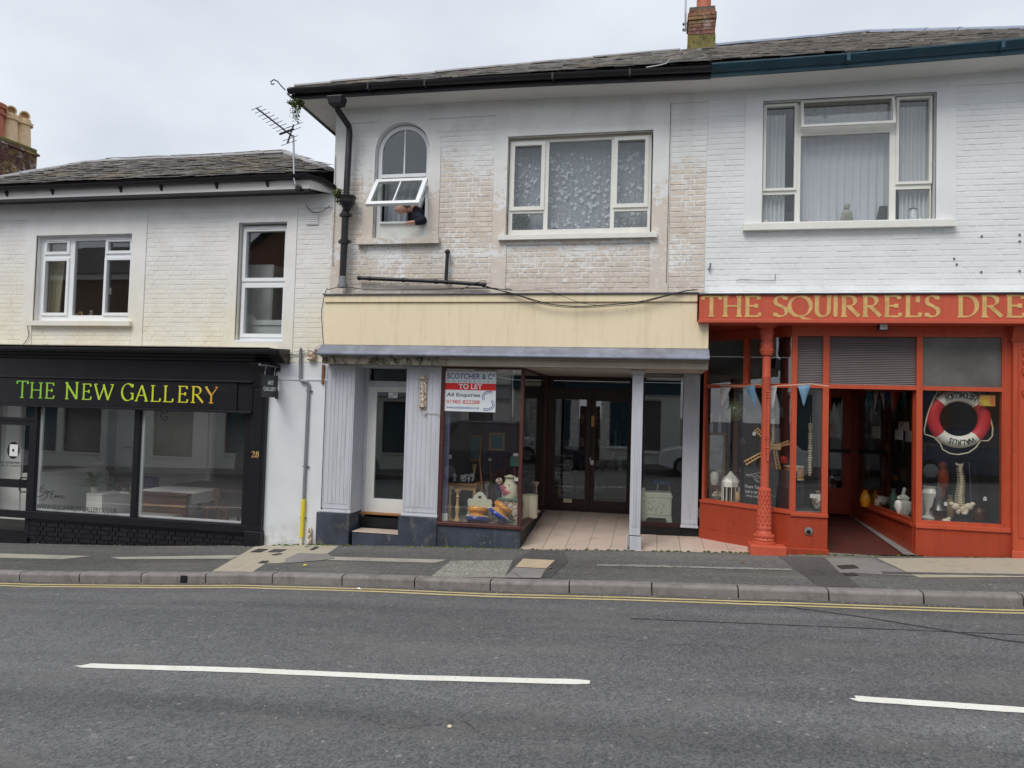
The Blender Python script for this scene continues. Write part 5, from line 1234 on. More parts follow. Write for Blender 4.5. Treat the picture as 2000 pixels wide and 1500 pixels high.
# column
ca, cb = P(1232, 890)[0], P(1253.5, 890)[0]; zk = P(1240, 1046)[1]
colm = thing('shop_column', 'slim fluted grey white post standing on the tiled entrance floor', 'post', ((ca+cb)/2, .07, zf(ca)))
MB().box(ca, cb, .0, .15, zk, zb0-.07).build('shaft', M['lilac'], colm, bevel=.006)
for i in range(3): a_ = ca+.022+(cb-ca-.044)*i/3; MB().box(a_+.006, a_+(cb-ca-.044)/3-.006, -.007, .001, zk+.12, zb0-.15).build('flute', M['lilac'], colm, bevel=.003)
MB().box(ca-.02, cb+.02, -.02, .17, zb0-.068, zb0-.003).build('capital', M['lilac'], colm, bevel=.014)
mb = MB(); mb.box(ca+.008, cb+.018, -.02, .0-.001, zf(ca)-.02, zk-.01); mb.build('base_board', M['lilac'], colm, bevel=.004)
mb = MB(xf=lambda x, y, z: (x-.05*(z-zk)*-.15, y, z)); mb.box(ca-.03, ca-.015, -.03, .12, zf(ca)-.02, zk+.0); mb.build('loose_board', M['lilac'], colm, bevel=.003)
MB().box(ca+.0, cb, .0, .14, zf(ca)-.05, zk-.001).build('core', M['maroon'], colm)
# floor tiles
mb = MB(); xs_ = run(cxn, 1.95, 12); mb.add([(x, y, tf(x, y)-.006) for x in xs_ for y in (-.03, 2.36)], [(2*i, 2*i+2, 2*i+3, 2*i+1) for i in range(12)]); mb.build('entry_floor', M['grout'], mid)
tw_ = .315; me = None
A2, B2 = Vector((.70, .86)), Vector((P(1545, 1000)[0], -.0))
for i in range(12):
    for j in range(8):
        x0_, y0_ = cxn+.004+i*tw_, -.03+j*tw_; x1_, y1_ = x0_+tw_-.006, min(y0_+tw_-.006, 2.33)
        cx_, cy_ = (x0_+x1_)/2, (y0_+y1_)/2
        if cy_ > .9 and x0_ > rx0_: continue
        e = (B2-A2).normalized()
        poly = [Vector((x0_, y0_)), Vector((x1_, y0_)), Vector((x1_, y1_)), Vector((x0_, y1_))]
        sd_ = lambda p: e.x*(p.y-A2.y)-e.y*(p.x-A2.x)
        out_ = []
        for a_, b_ in zip(poly, poly[1:]+poly[:1]):
            da, db = (sd_(a_), sd_(b_)) if x1_ > .5 else (-1, -1)
            if da <= 0: out_.append(a_)
            if (da <= 0) != (db <= 0): out_.append(a_.lerp(b_, da/(da-db)))
        if len(out_) < 3 or y1_ <= y0_: continue
        jz = rnd.uniform(-.0012, .0012); mb = MB(); n = len(out_)
        mb.add([(p.x, p.y, tf(p.x, p.y)+jz) for p in out_]+[(p.x, p.y, tf(p.x, p.y)-.01) for p in out_], [tuple(range(n))]+[(k, (k+1) % n, n+(k+1) % n, n+k) for k in range(n)])
        mb.build('floor_tile', M['tile'], mid)

# ================================================================== orange shopfront (parts of the right building)
yo = -.27
ox0 = P(1366, 600, yo)[0]; OX1 = 6.6
zo0 = P(1700, 624, yo)[1]; zo1_ = P(1700, 575, yo)[1]
mb = MB(); mb.box(ox0, OX1, yo, .0, zo0, zo1_); mb.build('fascia', M['red_fascia'], right, bevel=.004)
mb = MB(); mb.box(ox0-.01, OX1, yo-.03, .0, zo0-.05, zo0-.002); mb.build('fascia_moulding', M['red_fascia'], right, bevel=.006)
MB().box(ox0-.01, OX1, yo-.03, .0, zo1_+.002, zo1_+.02).build('fascia_cap', M['lead_dark'], right, bevel=.004)
mb = MB(); mb.xprism([(0, zo1_+.021), (-.24, zo1_+.021), (-.22, zo1_+.04), (0, zo1_+.07)], MX1+.03, OX1); mb.build('cement_fillet', M['right_wall'], right)
def ospan(a, b): return (P(1340+a/2.727, 598, yo)[0], P(1340+b/2.727, 598, yo)[0])
zq0, zq1 = P(1640, 618, yo)[1], P(1640, 578.5, yo)[1]
for ch, s in zip("THESQUIRRELS'DRE", [(84,186),(190,302),(308,398),(462,545),(545,670),(674,782),(784,808),(820,928),(934,1042),(1050,1146),(1160,1252),(1268,1354),(1225,1243),(1440,1556),(1566,1688),(1700,1806)]):
    a, b = ospan(*s); mb = MB(); glyph(mb, ch, a+.01, b-.01, zq0, zq1, yo, th=.004, thick=.20, thin=.06); mb.build('letter', M['gold'], right)
# head beam, recess ceiling
zh_ = P(1700, 657, 0)[1]; zht = zo0-.05
A2, B2 = (P(1372, 880, .86)[0], .86), (P(1547, 900)[0], .0)
MB().box(B2[0]-.02, P(1975, 700)[0], -.0, .09, zh_, zht+.04).build('head_beam', M['orange'], right, bevel=.004)
MB().box(ox0+.02, OX1, -.20, 1.2, zht+.005, zht+.04).build('soffit', M['orange2'], right)
xfo = plane_xf(A2, B2); lo = (Vector(A2)-Vector(B2)).length
MB(xf=xfo).box(0, lo, .0, .09, zh_-.0, zht+.0).build('head_beam', M['orange2'], right)
ztrn = P(1700, 752, 0)[1]; ztrb = P(1700, 760, 0)[1]
zsl = P(1870, 1020, 0)[1]
us, zs_ = on_plane(1376, 967, A2, B2)
zsr = P(1540, 996)[1]
px_o = lambda px, py=900: on_plane(px, py, A2, B2)[0]
hl = [(.04, px_o(1452, 700), ztrn, zh_), (px_o(1461, 700), lo-.03, ztrn, zh_), (.04, lo-.03, zsr, ztrb)]
mb = MB(xf=xfo); mb.plate(0, lo, zsr-.05, zh_, hl, .0, .07); ow1 = mb.build('shop_window', M['orange'], right, bevel=.004, label='splayed orange framed window behind the iron column')
pane(ow1, *hl[0], .035, M['glass'], xf=xfo); pane(ow1, *hl[1], .035, M['glass'], xf=xfo); pane(ow1, *hl[2], .035, M['glass'], xf=xfo)
MB(xf=xfo).box(-.02, lo, -.03, .0, zsr-.055, zsr-.015).build('sill', M['orange'], ow1, bevel=.005)
MB(xf=xfo).box(-.02, lo, -.012, .07, zf(1)-.2, zsr-.056).build('stall_riser', M['orange2'], right)
MB(xf=xfo).box(-.02, lo, -.03, -.013, zf(1)-.2, zf(1.4)+.14).build('skirting', M['orange2'], right, bevel=.006)
# narrow front light
nx0, nx1 = B2[0]-.01, P(1617.5, 900)[0]
n_h = [(nx0+.06, nx1-.075, ztrn, zh_), (nx0+.06, nx1-.075, zsr-.02, ztrb)]
mb = MB(); mb.plate(nx0, nx1, zsr-.07, zh_, n_h, .0, .07); ow2 = mb.build('shop_window', M['orange'], right, bevel=.004, label='narrow orange framed light beside the shop doorway')
pane(ow2, *n_h[1], .03, M['glass'])
MB().box(nx0-.005, nx1+.005, -.03, .0, zsr-.075, zsr-.03).build('sill', M['orange'], ow2, bevel=.005)
MB().box(nx0-.005, nx1, -.008, .07, zf(2)-.2, zsr-.076).build('stall_riser', M['orange2'], right)
mb = MB(); mb.box(P(1500, 1075, -.06)[0], nx1+.01, -.06, -.009, zf(2)-.2, zf(2)+.075); mb.build('plinth', M['orange2'], right, bevel=.008)
# louvred lights over doorway and narrow window
def louvres(x0, x1, z0, z1, par):
    n = int((z1-z0)/.022)
    for i in range(n):
        z_ = z0+(z1-z0)*(i+.5)/n; mb = MB(); mb.xprism([(.03, z_-.008), (.045, z_+.008), (.047, z_+.007), (.032, z_-.009)], x0, x1); mb.build('louvre', M['louvre'], par)
louvres(n_h[0][0], n_h[0][1], ztrn, zh_, ow2)
rx_0 = P(1789, 900)[0]; rx_1 = P(1801, 900)[0]
dtop = MB(); dtop.plate(nx1-.0, rx_1, ztrb, zh_, [(nx1+.0, rx_0-.0, ztrn, zh_)], .0, .07); dwf = dtop.build('doorway_frame', M['orange'], right, bevel=.003)
louvres(nx1+.002, rx_0-.002, ztrn, zh_, dwf)
MB().box(nx0, rx_1, .2, .21, ztrn, zh_).build('backing_board', M['dark_room'], right)
# right window
wx_1 = P(1957, 900)[0]; pxo = P(1977, 900, -.04)[0]
h_ = [(rx_1-.0, wx_1, ztrn, zh_), (rx_1, wx_1, zsl, ztrb)]
mb = MB(); mb.plate(rx_0+.001, pxo+.02, zsl-.09, zh_-.0, h_, .0005, .07); ow3 = mb.build('shop_window', M['orange'], right, bevel=.004, label='large orange framed window with the lifebuoy')
g = NG('frosted film'); g.fin(g.mix(g.rng(g.noise(3, 4, .6), .3, .7), C(88, 86, 84), C(112, 110, 106)), .35, None); M['film'] = g.m
tp_ = MB(); tp_.box(h_[0][0]-.01, h_[0][1]+.01, .03, .036, h_[0][2]-.01, h_[0][3]+.01); tp_.build('pane', M['film'], ow3)
pane(ow3, *h_[1], .03, M['glass'])
MB().box(rx_0-.005, pxo+.0, -.03, .0, zsl-.095, zsl-.04).build('sill', M['orange'], ow3, bevel=.005)
MB().box(rx_0-.0, pxo+.02, -.008, .07, zf(3)-.2, zsl-.096).build('stall_riser', M['orange2'], right)
MB().box(wx_1+.02, wx_1+.035, -.012, .0, zsl, zh_).build('beading', M['orange'], ow3)
# outer pilaster
pxe = pxo+.52; mb = MB(); mb.box(pxo, pxe, -.06, .05, zf(4)-.2, P(1990, 668, -.06)[1]); pil = mb.build('pilaster', M['orange'], right, bevel=.006)
mb = MB(); mb.xprism([(-.06, P(1990, 668, -.06)[1]), (-.075, P(1990, 662, -.06)[1]), (-.11, P(1990, 650, -.06)[1]), (-.13, zht+.0), (0, zht+.0), (0, P(1990, 668, -.06)[1])], pxo-.02, pxe+.02); mb.build('capital', M['orange'], right, bevel=.006)
mb = MB(); ring(mb, pxo+.06, pxo+.45, P(1990, 1050, -.06)[1], P(1990, 680, -.06)[1], .015, -.07, -.06); mb.build('beading', M['orange'], pil)
mb = MB()
for py in (690, 705, 720, 727): z_ = P(1992, py, -.07)[1]; mb.box(pxo+.10, pxo+.16, -.085, -.061, z_-.03, z_+.02)
z_ = P(1990, 765, -.07)[1]; mb.box(pxo+.10, pxo+.16, -.09, -.061, z_-.05, z_+.03); mb.build('cast_ornament', M['orange'], pil, bevel=.008, kind='stuff')
mb = MB(); mb.box(pxo-.015, pxe+.015, -.085, -.061, zf(4)-.2, zf(4.4)+.09); mb.build('pilaster_base', M['red_fascia'], right, bevel=.008)
# doorway recess
yi = 2.45; ixr = P(1667, 980, yi)[0]
xfd = plane_xf((rx_0+.02, .071), (ixr, yi)); ld = (Vector((rx_0+.02, .071))-Vector((ixr, yi))).length
hd = [(.05, ld-.06, zsl+.0, ztrb)]
mb = MB(xf=xfd); mb.plate(0, ld, zsl-.08, zht, hd, -.03, .03); ow4 = mb.build('shop_window', M['orange2'], right, label='orange framed side window running into the doorway')
pane(ow4, *hd[0], 0, M['glass'], xf=xfd)
MB(xf=xfd).box(0, ld, -.03, .03, zf(3)-.2, zsl-.081).build('stall_riser', M['orange2'], right)
MB(xf=xfd).box(0, ld, .031, .055, zsl-.085, zsl-.045).build('sill', M['orange2'], ow4, bevel=.004)
lx_i = P(1600, 980, yi)[0]+.0
xfl = plane_xf((nx1-.03, .071), (lx_i, yi)); ll = (Vector((nx1-.03, .071))-Vector((lx_i, yi))).length
mb = MB(xf=xfl); mb.plate(0, ll, zsr-.07, zht, [(.05, ll-.06, zsr-.02, ztrb)], -.03, .03); ow5 = mb.build('shop_window', M['orange2'], right, label='hidden left side window of the doorway')
pane(ow5, .05, ll-.06, zsr-.02, ztrb, 0, M['glass'], xf=xfl); MB(xf=xfl).box(0, ll, -.03, .03, zf(2)-.2, zsr-.071).build('stall_riser', M['orange2'], right)
zdo = P(1640, 1004, yi)[1]
gd = RC(1612, 777, 1646, 953, yi)
mb = MB(); mb.plate(lx_i, P(1661, 900, yi)[0], zdo, ztrb, [gd], yi, yi+.05); od = mb.build('shop_door', M['orange2'], right, bevel=.004)
pane(od, *gd, yi+.02, M['glass'])
mb = MB(); mb.box(gd[0]-.05, P(1660, 880, yi)[0], yi-.06, yi-.03, P(1640, 884, yi)[1], P(1640, 877, yi)[1]); mb.build('push_bar', M['black'], od)
MB().box(P(1661, 900, yi)[0]+.001, ixr+.03, yi-.02, yi+.06, zdo-.1, zht).build('door_frame', M['orange2'], right)
MB().box(lx_i, ixr, yi, yi+.05, ztrb+.001, zht).build('door_head', M['orange2'], right)
a = RC(1620.5, 829, 1635, 853, yi-.01); tag(MB().box(a[0], a[1], yi-.006, yi-.001, a[2], a[3]).build('notice', M['paper']), 'white paper notice on the inner door of the orange shop', 'notice')
mb = MB(); xs_ = run(nx1-.1, rx_0+.1, 6)
of = lambda x, y: zf(x)+.012+(zdo-.02-zf(x)-.012)*min(max(y/yi, 0), 1)
mb.add([(x, y, of(x, y)) for x in xs_ for y in (-.02, yi+.01)], [(2*i, 2*i+2, 2*i+3, 2*i+1) for i in range(6)]); mb.build('doorway_floor', M['floor_red'], right)
mb = MB(); x_ = rx_0; mb.add([(rx_0-.14, -.02, of(x_, 0)+.006), (rx_0+.03, -.02, of(x_, 0)+.006), (ixr+.03, yi, of(ixr, yi)+.006), (ixr-.05, yi, of(ixr, yi)+.006)], [(0, 1, 2, 3)]); mb.build('floor_border', M['conc_grey'], right)
MB().box(nx1-.02, rx_0+.02, -.055, -.021, zf(2.6)-.1, zf(2.6)+.01).build('threshold', M['conc_grey'], right)
# display floors and rooms
opf = zsr-.03; opf2 = zsl-.05
MB().zprism([(A2[0]+.05, A2[1]+.12), (B2[0]-.0, .12), (nx1-.09, .08), (nx1-.12, 2.3), (A2[0]+.05, 2.3)], opf-.04, opf).build('display_floor', M['dark_floor'], right)
MB().zprism([(rx_0+.06, .09), (wx_1+.1, .09), (wx_1+.1, 2.3), (ixr+.1, 2.3)], opf2-.04, opf2).build('display_floor', M['dark_floor'], right)
mb = MB()
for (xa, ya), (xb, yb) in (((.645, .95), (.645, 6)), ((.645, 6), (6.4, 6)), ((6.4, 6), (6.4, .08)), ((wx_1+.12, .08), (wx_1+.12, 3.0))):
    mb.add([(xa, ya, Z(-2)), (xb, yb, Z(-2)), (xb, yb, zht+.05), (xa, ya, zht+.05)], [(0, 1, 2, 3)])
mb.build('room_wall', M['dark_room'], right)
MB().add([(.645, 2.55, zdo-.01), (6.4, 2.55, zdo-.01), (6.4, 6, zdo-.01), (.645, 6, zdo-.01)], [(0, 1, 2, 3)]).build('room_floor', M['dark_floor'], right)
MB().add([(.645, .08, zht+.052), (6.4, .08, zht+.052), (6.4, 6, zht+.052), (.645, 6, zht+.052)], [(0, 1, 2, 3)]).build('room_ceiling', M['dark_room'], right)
# vent ring on riser
mb = MB(); c_ = P(1579, 1037, -.012); mb.lathe([(.035, 0), (.05, .004), (.05, .014), (.03, .016)], (c_[0], -.01, c_[1]), 18, Matrix.Rotation(rad(90), 4, 'X')); mb.build('overflow_ring', M['grey_pipe'], right, smooth=True)
mb = MB(); mb.lathe([(.028, .014), (.028, .02)], (c_[0], -.01, c_[1]-.012), 12, Matrix.Rotation(rad(90), 4, 'X')); mb.build('overflow_hole', M['black'], right)
# cast-iron column
cc = P(1495, 880, -.0); cxx = cc[0]-.0; cyy2 = .02
ic = thing('iron_column', 'ornate orange cast iron column with leafy base beside the splayed window', 'column', (cxx, cyy2, zf(1.5)))
def pz(py): return P(1495, py, cyy2)[1]
sh = lambda py: cxx+(py-880)*-.0001
R_ = .056
MB().box(cxx-.19, cxx+.26, -.16, .14, zf(1.4)-.1, pz(1062)).build('plinth', M['red_fascia'], ic, bevel=.012)
mb = MB(); mb.lathe([(.145, 0), (.145, .03), (.12, .04), (.13, .06), (.115, .08)], (cxx, cyy2, pz(1062)), 20)
mb.lathe([(.10, pz(1058)), (.115, pz(1052)), (.11, pz(1042)), (.09, pz(1036)), (.097, pz(1032)), (.097, pz(1029)), (.085, pz(1026)), (.089, pz(1012)), (.082, pz(1000)), (.07, pz(975)), (.066, pz(953)), (R_, pz(952))], (cxx, cyy2, 0), 20)
mb.build('base', M['red_fascia'], ic, smooth=True)
mb = MB()
for r_i in range(9):
    z_ = pz(1022-8*r_i); rr_ = .086-.0024*r_i
    for k in range(10):
        a_ = 2*PI*(k+.5*(r_i % 2))/10; p = Vector((cxx+rr_*math.cos(a_), cyy2+rr_*math.sin(a_), z_))
        mb.ball(p, .013, .013, .034, 6, 4)
for k in range(14):
    a_ = 2*PI*k/14
    for z_, rr_, s_ in ((pz(1046), .115, .02), (pz(1054), .118, .016)): mb.ball((cxx+rr_*math.cos(a_), cyy2+rr_*math.sin(a_), z_), s_, s_, s_*1.1, 6, 4)
mb.build('cast_leaves', M['red_fascia'], ic, kind='stuff', smooth=True)
mb = MB(); mb.lathe([(R_, pz(953)), (R_*.97, pz(740)), (R_*1.05, pz(738)), (R_*1.05, pz(735)), (R_*.97, pz(733)), (R_*.97, pz(695))], (cxx, cyy2, 0), 24); mb.build('shaft', M['red_fascia'], ic, smooth=True)
mb = MB(); mb.box(cxx-.012+.02, cxx+.018+.02, cyy2-R_-.012, cyy2-R_+.03, pz(900), pz(768))
for py in (765, 770, 775, 851, 856, 874, 880, 884): mb.box(cxx-.005, cxx+.045, cyy2-R_-.02, cyy2-R_+.03, pz(py+1.6), pz(py-1.2))
mb.build('bolted_strap', M['red_fascia'], ic, bevel=.004, kind='stuff')
mb = MB(); mb.lathe([(.07, pz(694)), (.078, pz(690)), (.084, pz(684)), (.08, pz(676)), (.072, pz(668)), (.08, pz(655)), (.086, pz(645)), (.08, pz(641)), (.13, pz(638)), (.15, pz(632))], (cxx, cyy2, 0), 20); mb.build('capital', M['red_fascia'], ic, smooth=True)
mb = MB()
for k in range(8):
    a_ = 2*PI*k/8
    for py, rr_, s_ in ((684, .078, .016), (672, .072, .015), (660, .074, .015), (650, .08, .016)): mb.ball((cxx+rr_*math.cos(a_), cyy2+rr_*math.sin(a_), pz(py)), s_, s_, s_*1.5, 6, 4)
mb.build('capital_leaves', M['red_fascia'], ic, kind='stuff', smooth=True)
MB().box(cxx-.22, cxx+.22, cyy2-.18, cyy2+.2, pz(632), zht+.004).build('abacus', M['orange2'], ic, bevel=.01)
# the shopfront goes on past the picture's edge
h_ = [(pxe+.10, OX1-.12, ztrn, zh_), (pxe+.10, OX1-.12, zsl, ztrb)]
mb = MB(); mb.plate(pxe+.001, OX1, zsl-.09, zh_, h_, .0, .07); ow6 = mb.build('shop_window', M['orange'], right, bevel=.004, label='orange framed window beyond the outer pilaster')
pane(ow6, *h_[0], .03, M['film']); pane(ow6, *h_[1], .03, M['glass'])
MB().box(pxe+.001, OX1, .0, .07, zf(5)-.2, zsl-.091).build('stall_riser', M['orange2'], right)
MB().box(pxe+.03, OX1, -.0, .09, zh_, zht+.04).build('head_beam', M['orange'], right)
# ================================================================== pipes, cables, aerial and signs on the fronts
def Q(px, py, y=0.): x, z = P(px, py, y); return (x, y, z)
dp = thing('downpipe', 'black cast iron downpipe with two hoppers on the corner of the beige building', 'downpipe', Q(672, 420, -.1))
yy = -.13
mb = MB(); mb.tube([Q(658, 207, -.45), Q(660, 215, -.42), Q(681, 246, yy), Q(682.5, 256, yy), Q(676, 386, yy)], .046, 12); mb.build('pipe', M['black_pipe'], dp, smooth=True)
mb = MB(); mb.tube([Q(675, 410, yy), Q(669, 545, yy)], .05, 12); mb.build('pipe', M['black_pipe'], dp, smooth=True)
for py in (420, 472): p = Q(674.5 if py < 450 else 672.5, py, yy); mb = MB(); mb.lathe([(.05, -.035), (.066, -.03), (.066, .03), (.05, .035)], p, 14); mb.box(p[0]-.09, p[0]+.09, p[1]-.01, p[1]+.04, p[2]-.02, p[2]+.02); mb.build('collar', M['black_pipe'], dp, smooth=True)
a = RC(645, 192, 674, 208, -.5); mb = MB(); mb.add([(a[0]+.02,-.60,a[2]),(a[1]-.02,-.60,a[2]),(a[1]-.02,-.44,a[2]),(a[0]+.02,-.44,a[2]),(a[0]-.01,-.62,a[3]),(a[1]+.01,-.62,a[3]),(a[1]+.01,-.44,a[3]),(a[0]-.01,-.44,a[3])], [(0,3,2,1),(4,5,6,7),(0,1,5,4),(1,2,6,5),(2,3,7,6),(3,0,4,7)]); mb.build('hopper', M['black_pipe'], dp, bevel=.012)
c_ = Q(678, 400, yy-.02); mb = MB(); mb.lathe([(.05, P(678, 412, yy)[1]-c_[2]), (.07, P(678, 406, yy)[1]-c_[2]), (.115, P(678, 397, yy)[1]-c_[2]), (.12, P(678, 391, yy)[1]-c_[2]), (.13, P(678, 387, yy)[1]-c_[2]), (.135, P(678, 384, yy)[1]-c_[2]), (.11, P(678, 384, yy)[1]-c_[2])], c_, 8, Matrix.Rotation(rad(22.5), 4, 'Z')); mb.build('hopper', M['black_pipe'], dp, bevel=.006)
mb = MB(); mb.tube([Q(669, 540, yy), Q(668.5, 561, yy)], .058, 12); mb.box(P(662, 560, -.1)[0], P(676, 560, -.1)[0], -.16, -.06, P(669, 562, -.1)[1], P(669, 556, -.1)[1]); mb.build('shoe', M['grey_pipe'], dp, smooth=True)
wp = thing('waste_pipe', 'black waste pipe sloping above the cream fascia with an upright branch', 'pipe', Q(825, 548, -.06))
mb = MB(); mb.tube([Q(699, 543, -.07), Q(860, 550, -.07), Q(948, 556, -.07)], .028, 10); mb.build('pipe', M['black_pipe'], wp, smooth=True)
mb = MB(); mb.tube([Q(871, 551, -.07), Q(874, 492, -.07), Q(874, 490, -.03), Q(874, 490, .02)], .026, 10); mb.build('branch', M['black_pipe'], wp, smooth=True)
for px, py in ((702, 543), (722, 544), (788, 547), (851, 550), (872, 551), (944, 556), (874, 492)):
    p = Q(px, py, -.07); mb = MB(); mb.ball(p, .042, .036, .036, 10, 6); mb.build('joint', M['black_pipe'], wp, smooth=True)
cp = thing('conduit', 'grey conduit with a yellow lower sleeve on the white render wall', 'conduit', Q(595, 850, -.03))
mb = MB(); mb.tube([Q(589, 680, -.03), Q(587, 683, -.03), Q(586, 738, -.03), Q(588, 744, -.04), Q(600, 745.5, -.04), Q(603, 750, -.03), Q(593, 975, -.03)], .022, 10); mb.build('pipe', M['grey_pipe'], cp, smooth=True)
mb = MB(); mb.tube([Q(593, 975, -.035), Q(589, 1049, -.035)], .033, 10); mb.build('sleeve', M['yellow'], cp, smooth=True)
mb = MB(); mb.tube([Q(589, 1049, -.035), Q(587.5, 1066, -.035)], .022, 10); mb.build('tail', M['enamel'], cp, smooth=True)
for px, py in ((603, 763.5), (596.5, 911), (591, 1012)): p = Q(px, py, -.03); mb = MB(); mb.box(p[0]-.045, p[0]+.05, -.035, -.0, p[2]-.007, p[2]+.007); mb.build('clip', M['lead_dark'], cp)
a = RC(603, 1034, 609, 1062, -.02); mb = MB(); mb.box(a[0], a[1], -.05, -.01, a[2], a[3]); mb.ball(((a[0]+a[1])/2, -.03, a[3]), .026, .02, .04, 8, 6); tag(mb.build('pipe_stub', M['rust'], bevel=.006), 'stubby weathered pipe end at the foot of the white render wall', 'pipe')
jb = thing('junction_box', 'old painted electric box with tangled cables under the cream wall', 'electric box', Q(608, 697, -.04))
a = RC(600, 688, 615, 703, -.05); MB().box(a[0], a[1], -.07, .005, a[2], a[3]).build('box', M['rust'], jb, bevel=.012)
a = RC(601, 682, 616, 687, -.05); MB().box(a[0], a[1], -.05, .005, a[2], a[3]).build('bracket', M['rust'], jb, bevel=.006)
mb = MB()
for pts in ([(545,686),(560,690),(576,691),(588,690),(604,688)], [(552,684),(566,688),(580,686),(600,684),(622,681)], [(600,684),(606,677),(614,681),(624,674),(629,672)], [(602,690),(612,684),(620,690),(627,684)]):
    mb.tube([Q(x, y, -.02) for x, y in pts], .007, 5)
mb.build('wire', M['cable_w'], jb, kind='stuff')
a = RC(629, 712, 633.5, 750, -.01); mb = MB(); mb.box(a[0], a[1], -.03, -.001, a[2], a[3]); tag(mb.build('rusty_strap', M['red_brick'], bevel=.003), 'narrow rusty strip between white wall and first grey pilaster', 'strap')
def cable(pts, y, r, lab, mt='cable', name='cable'):
    mb = MB(); P3 = [Vector(Q(px, py, y)) for px, py in pts]; o = []
    for i in range(len(P3)-1):          # smooth a little
        p0 = P3[max(i-1, 0)]; p1 = P3[i]; p2 = P3[i+1]; p3 = P3[min(i+2, len(P3)-1)]
        for k in range(5):
            t = k/5; o.append(.5*((2*p1)+(p2-p0)*t+(2*p0-5*p1+4*p2-p3)*t*t+(-p0+3*p1-3*p2+p3)*t**3))
    o.append(P3[-1]); mb.tube(o, r, 5); return tag(mb.build(name, M[mt]), lab, 'cable')
cable([(946, 560), (1000, 573), (1040, 585), (1075, 594), (1115, 598), (1150, 598), (1205, 594), (1250, 589), (1290, 580), (1340, 568), (1362, 566)], -.25, .0075, 'thick black cable sagging across the cream fascia')
cable([(946, 558), (985, 570), (1020, 580), (1070, 596), (1130, 601), (1190, 598), (1240, 594), (1280, 584), (1330, 571)], -.262, .005, 'thinner black cable sagging lowest on the cream fascia')
cable([(960, 562), (1010, 568), (1060, 566), (1090, 575), (1130, 590), (1170, 597)], -.25, .0035, 'fine loose wire above the sagging cables')
cable([(640, 566), (672, 560), (720, 566), (800, 566), (860, 565), (920, 562), (1000, 566)], -.10, .006, 'black cable lying along the lead flashing over the fascia')
cable([(900, 566), (925, 555), (945, 548), (950, 556), (942, 563)], -.10, .005, 'tangled wire end at the right of the black waste pipe')
cable([(640, 562), (634, 575), (630, 598), (628, 612), (630, 650), (633, 680)], -.12, .006, 'two thin cables running down the left end of the cream fascia')
cable([(598, 398), (602, 407), (612, 414), (625, 414), (636, 409), (645, 401)], -.03, .005, 'black wire hanging in a loop above the air vent')
cable([(655, 305), (654, 400), (651, 470), (650, 520)], -.02, .004, 'thin wire running down the corner of the beige building', 'lead_dark')
cable([(55, 628), (54, 640), (56, 655), (48, 670), (38, 676)], -.02, .005, 'black wire curling below the left window sill')
cable([(1438, 549), (1445, 546), (1475, 547), (1510, 548), (1514, 545), (1514, 535)], -.01, .004, 'thin wire stapled to the white brick above the orange fascia', 'lead_dark')
mb = MB(); p = Q(1389, 520, -.03); mb.tube([Q(1388, 514, -.03), Q(1386, 525, -.03), Q(1384, 526, .0)], .012, 6); tag(mb.build('wall_hook', M['lead_dark']), 'small dark hook on the white brick at the building joint', 'hook')
mb = MB()
for px, py in ((1918, 461), (1992, 458), (1992, 471), (1917, 531), (1992, 529), (1864, 505), (1869, 516)): p = Q(px, py, 0); mb.ball((p[0], .004, p[2]), .014, .012, .014, 8, 5)
tag(mb.build('wall_plugs', M['lead_dark'], kind='stuff'), 'small dark fixings and holes in the white brickwork', None)
# moss clumps
def leafy(name, c, rx, ry, rz, n, s, mt, lab, cat, drop=0, r_=None):
    r_ = r_ or random.Random(hash(lab) % 1000 if False else len(lab)*13); mb = MB()
    for i in range(n):
        while True:
            p = Vector((r_.uniform(-1, 1), r_.uniform(-1, 1), r_.uniform(-1, 1)))
            if p.length < 1: break
        p = Vector((c[0]+p.x*rx, c[1]+p.y*ry, c[2]+p.z*rz-drop*r_.random()**2*(1 if abs(p.x) < .4 else 0)))
        d = Vector((r_.gauss(0, 1), r_.gauss(0, 1), r_.gauss(0, .8)-(.8 if drop else 0))).normalized(); e = d.cross(Vector((r_.random(), r_.random(), r_.random()))).normalized()*s*.45; d *= s*r_.uniform(.6, 1.3)
        mb.add([p-e*.3, p+d*.5-e, p+d, p+d*.5+e], [(0, 1, 2, 3)])
    return tag(mb.build(name, mt), lab, cat)
leafy('moss_clump', (P(579, 200, -.5)[0], -.50, P(579, 200, -.5)[1]), .13, .09, .06, 500, .03, M['moss'], 'mossy tuft hanging from the corner of the high gutter', 'plant', .26)
leafy('moss_clump', (P(660, 376, -.18)[0], -.18, P(660, 376, -.18)[1]), .06, .08, .09, 220, .035, M['moss'], 'green weeds growing where the low gutter meets the hopper', 'plant', .10)
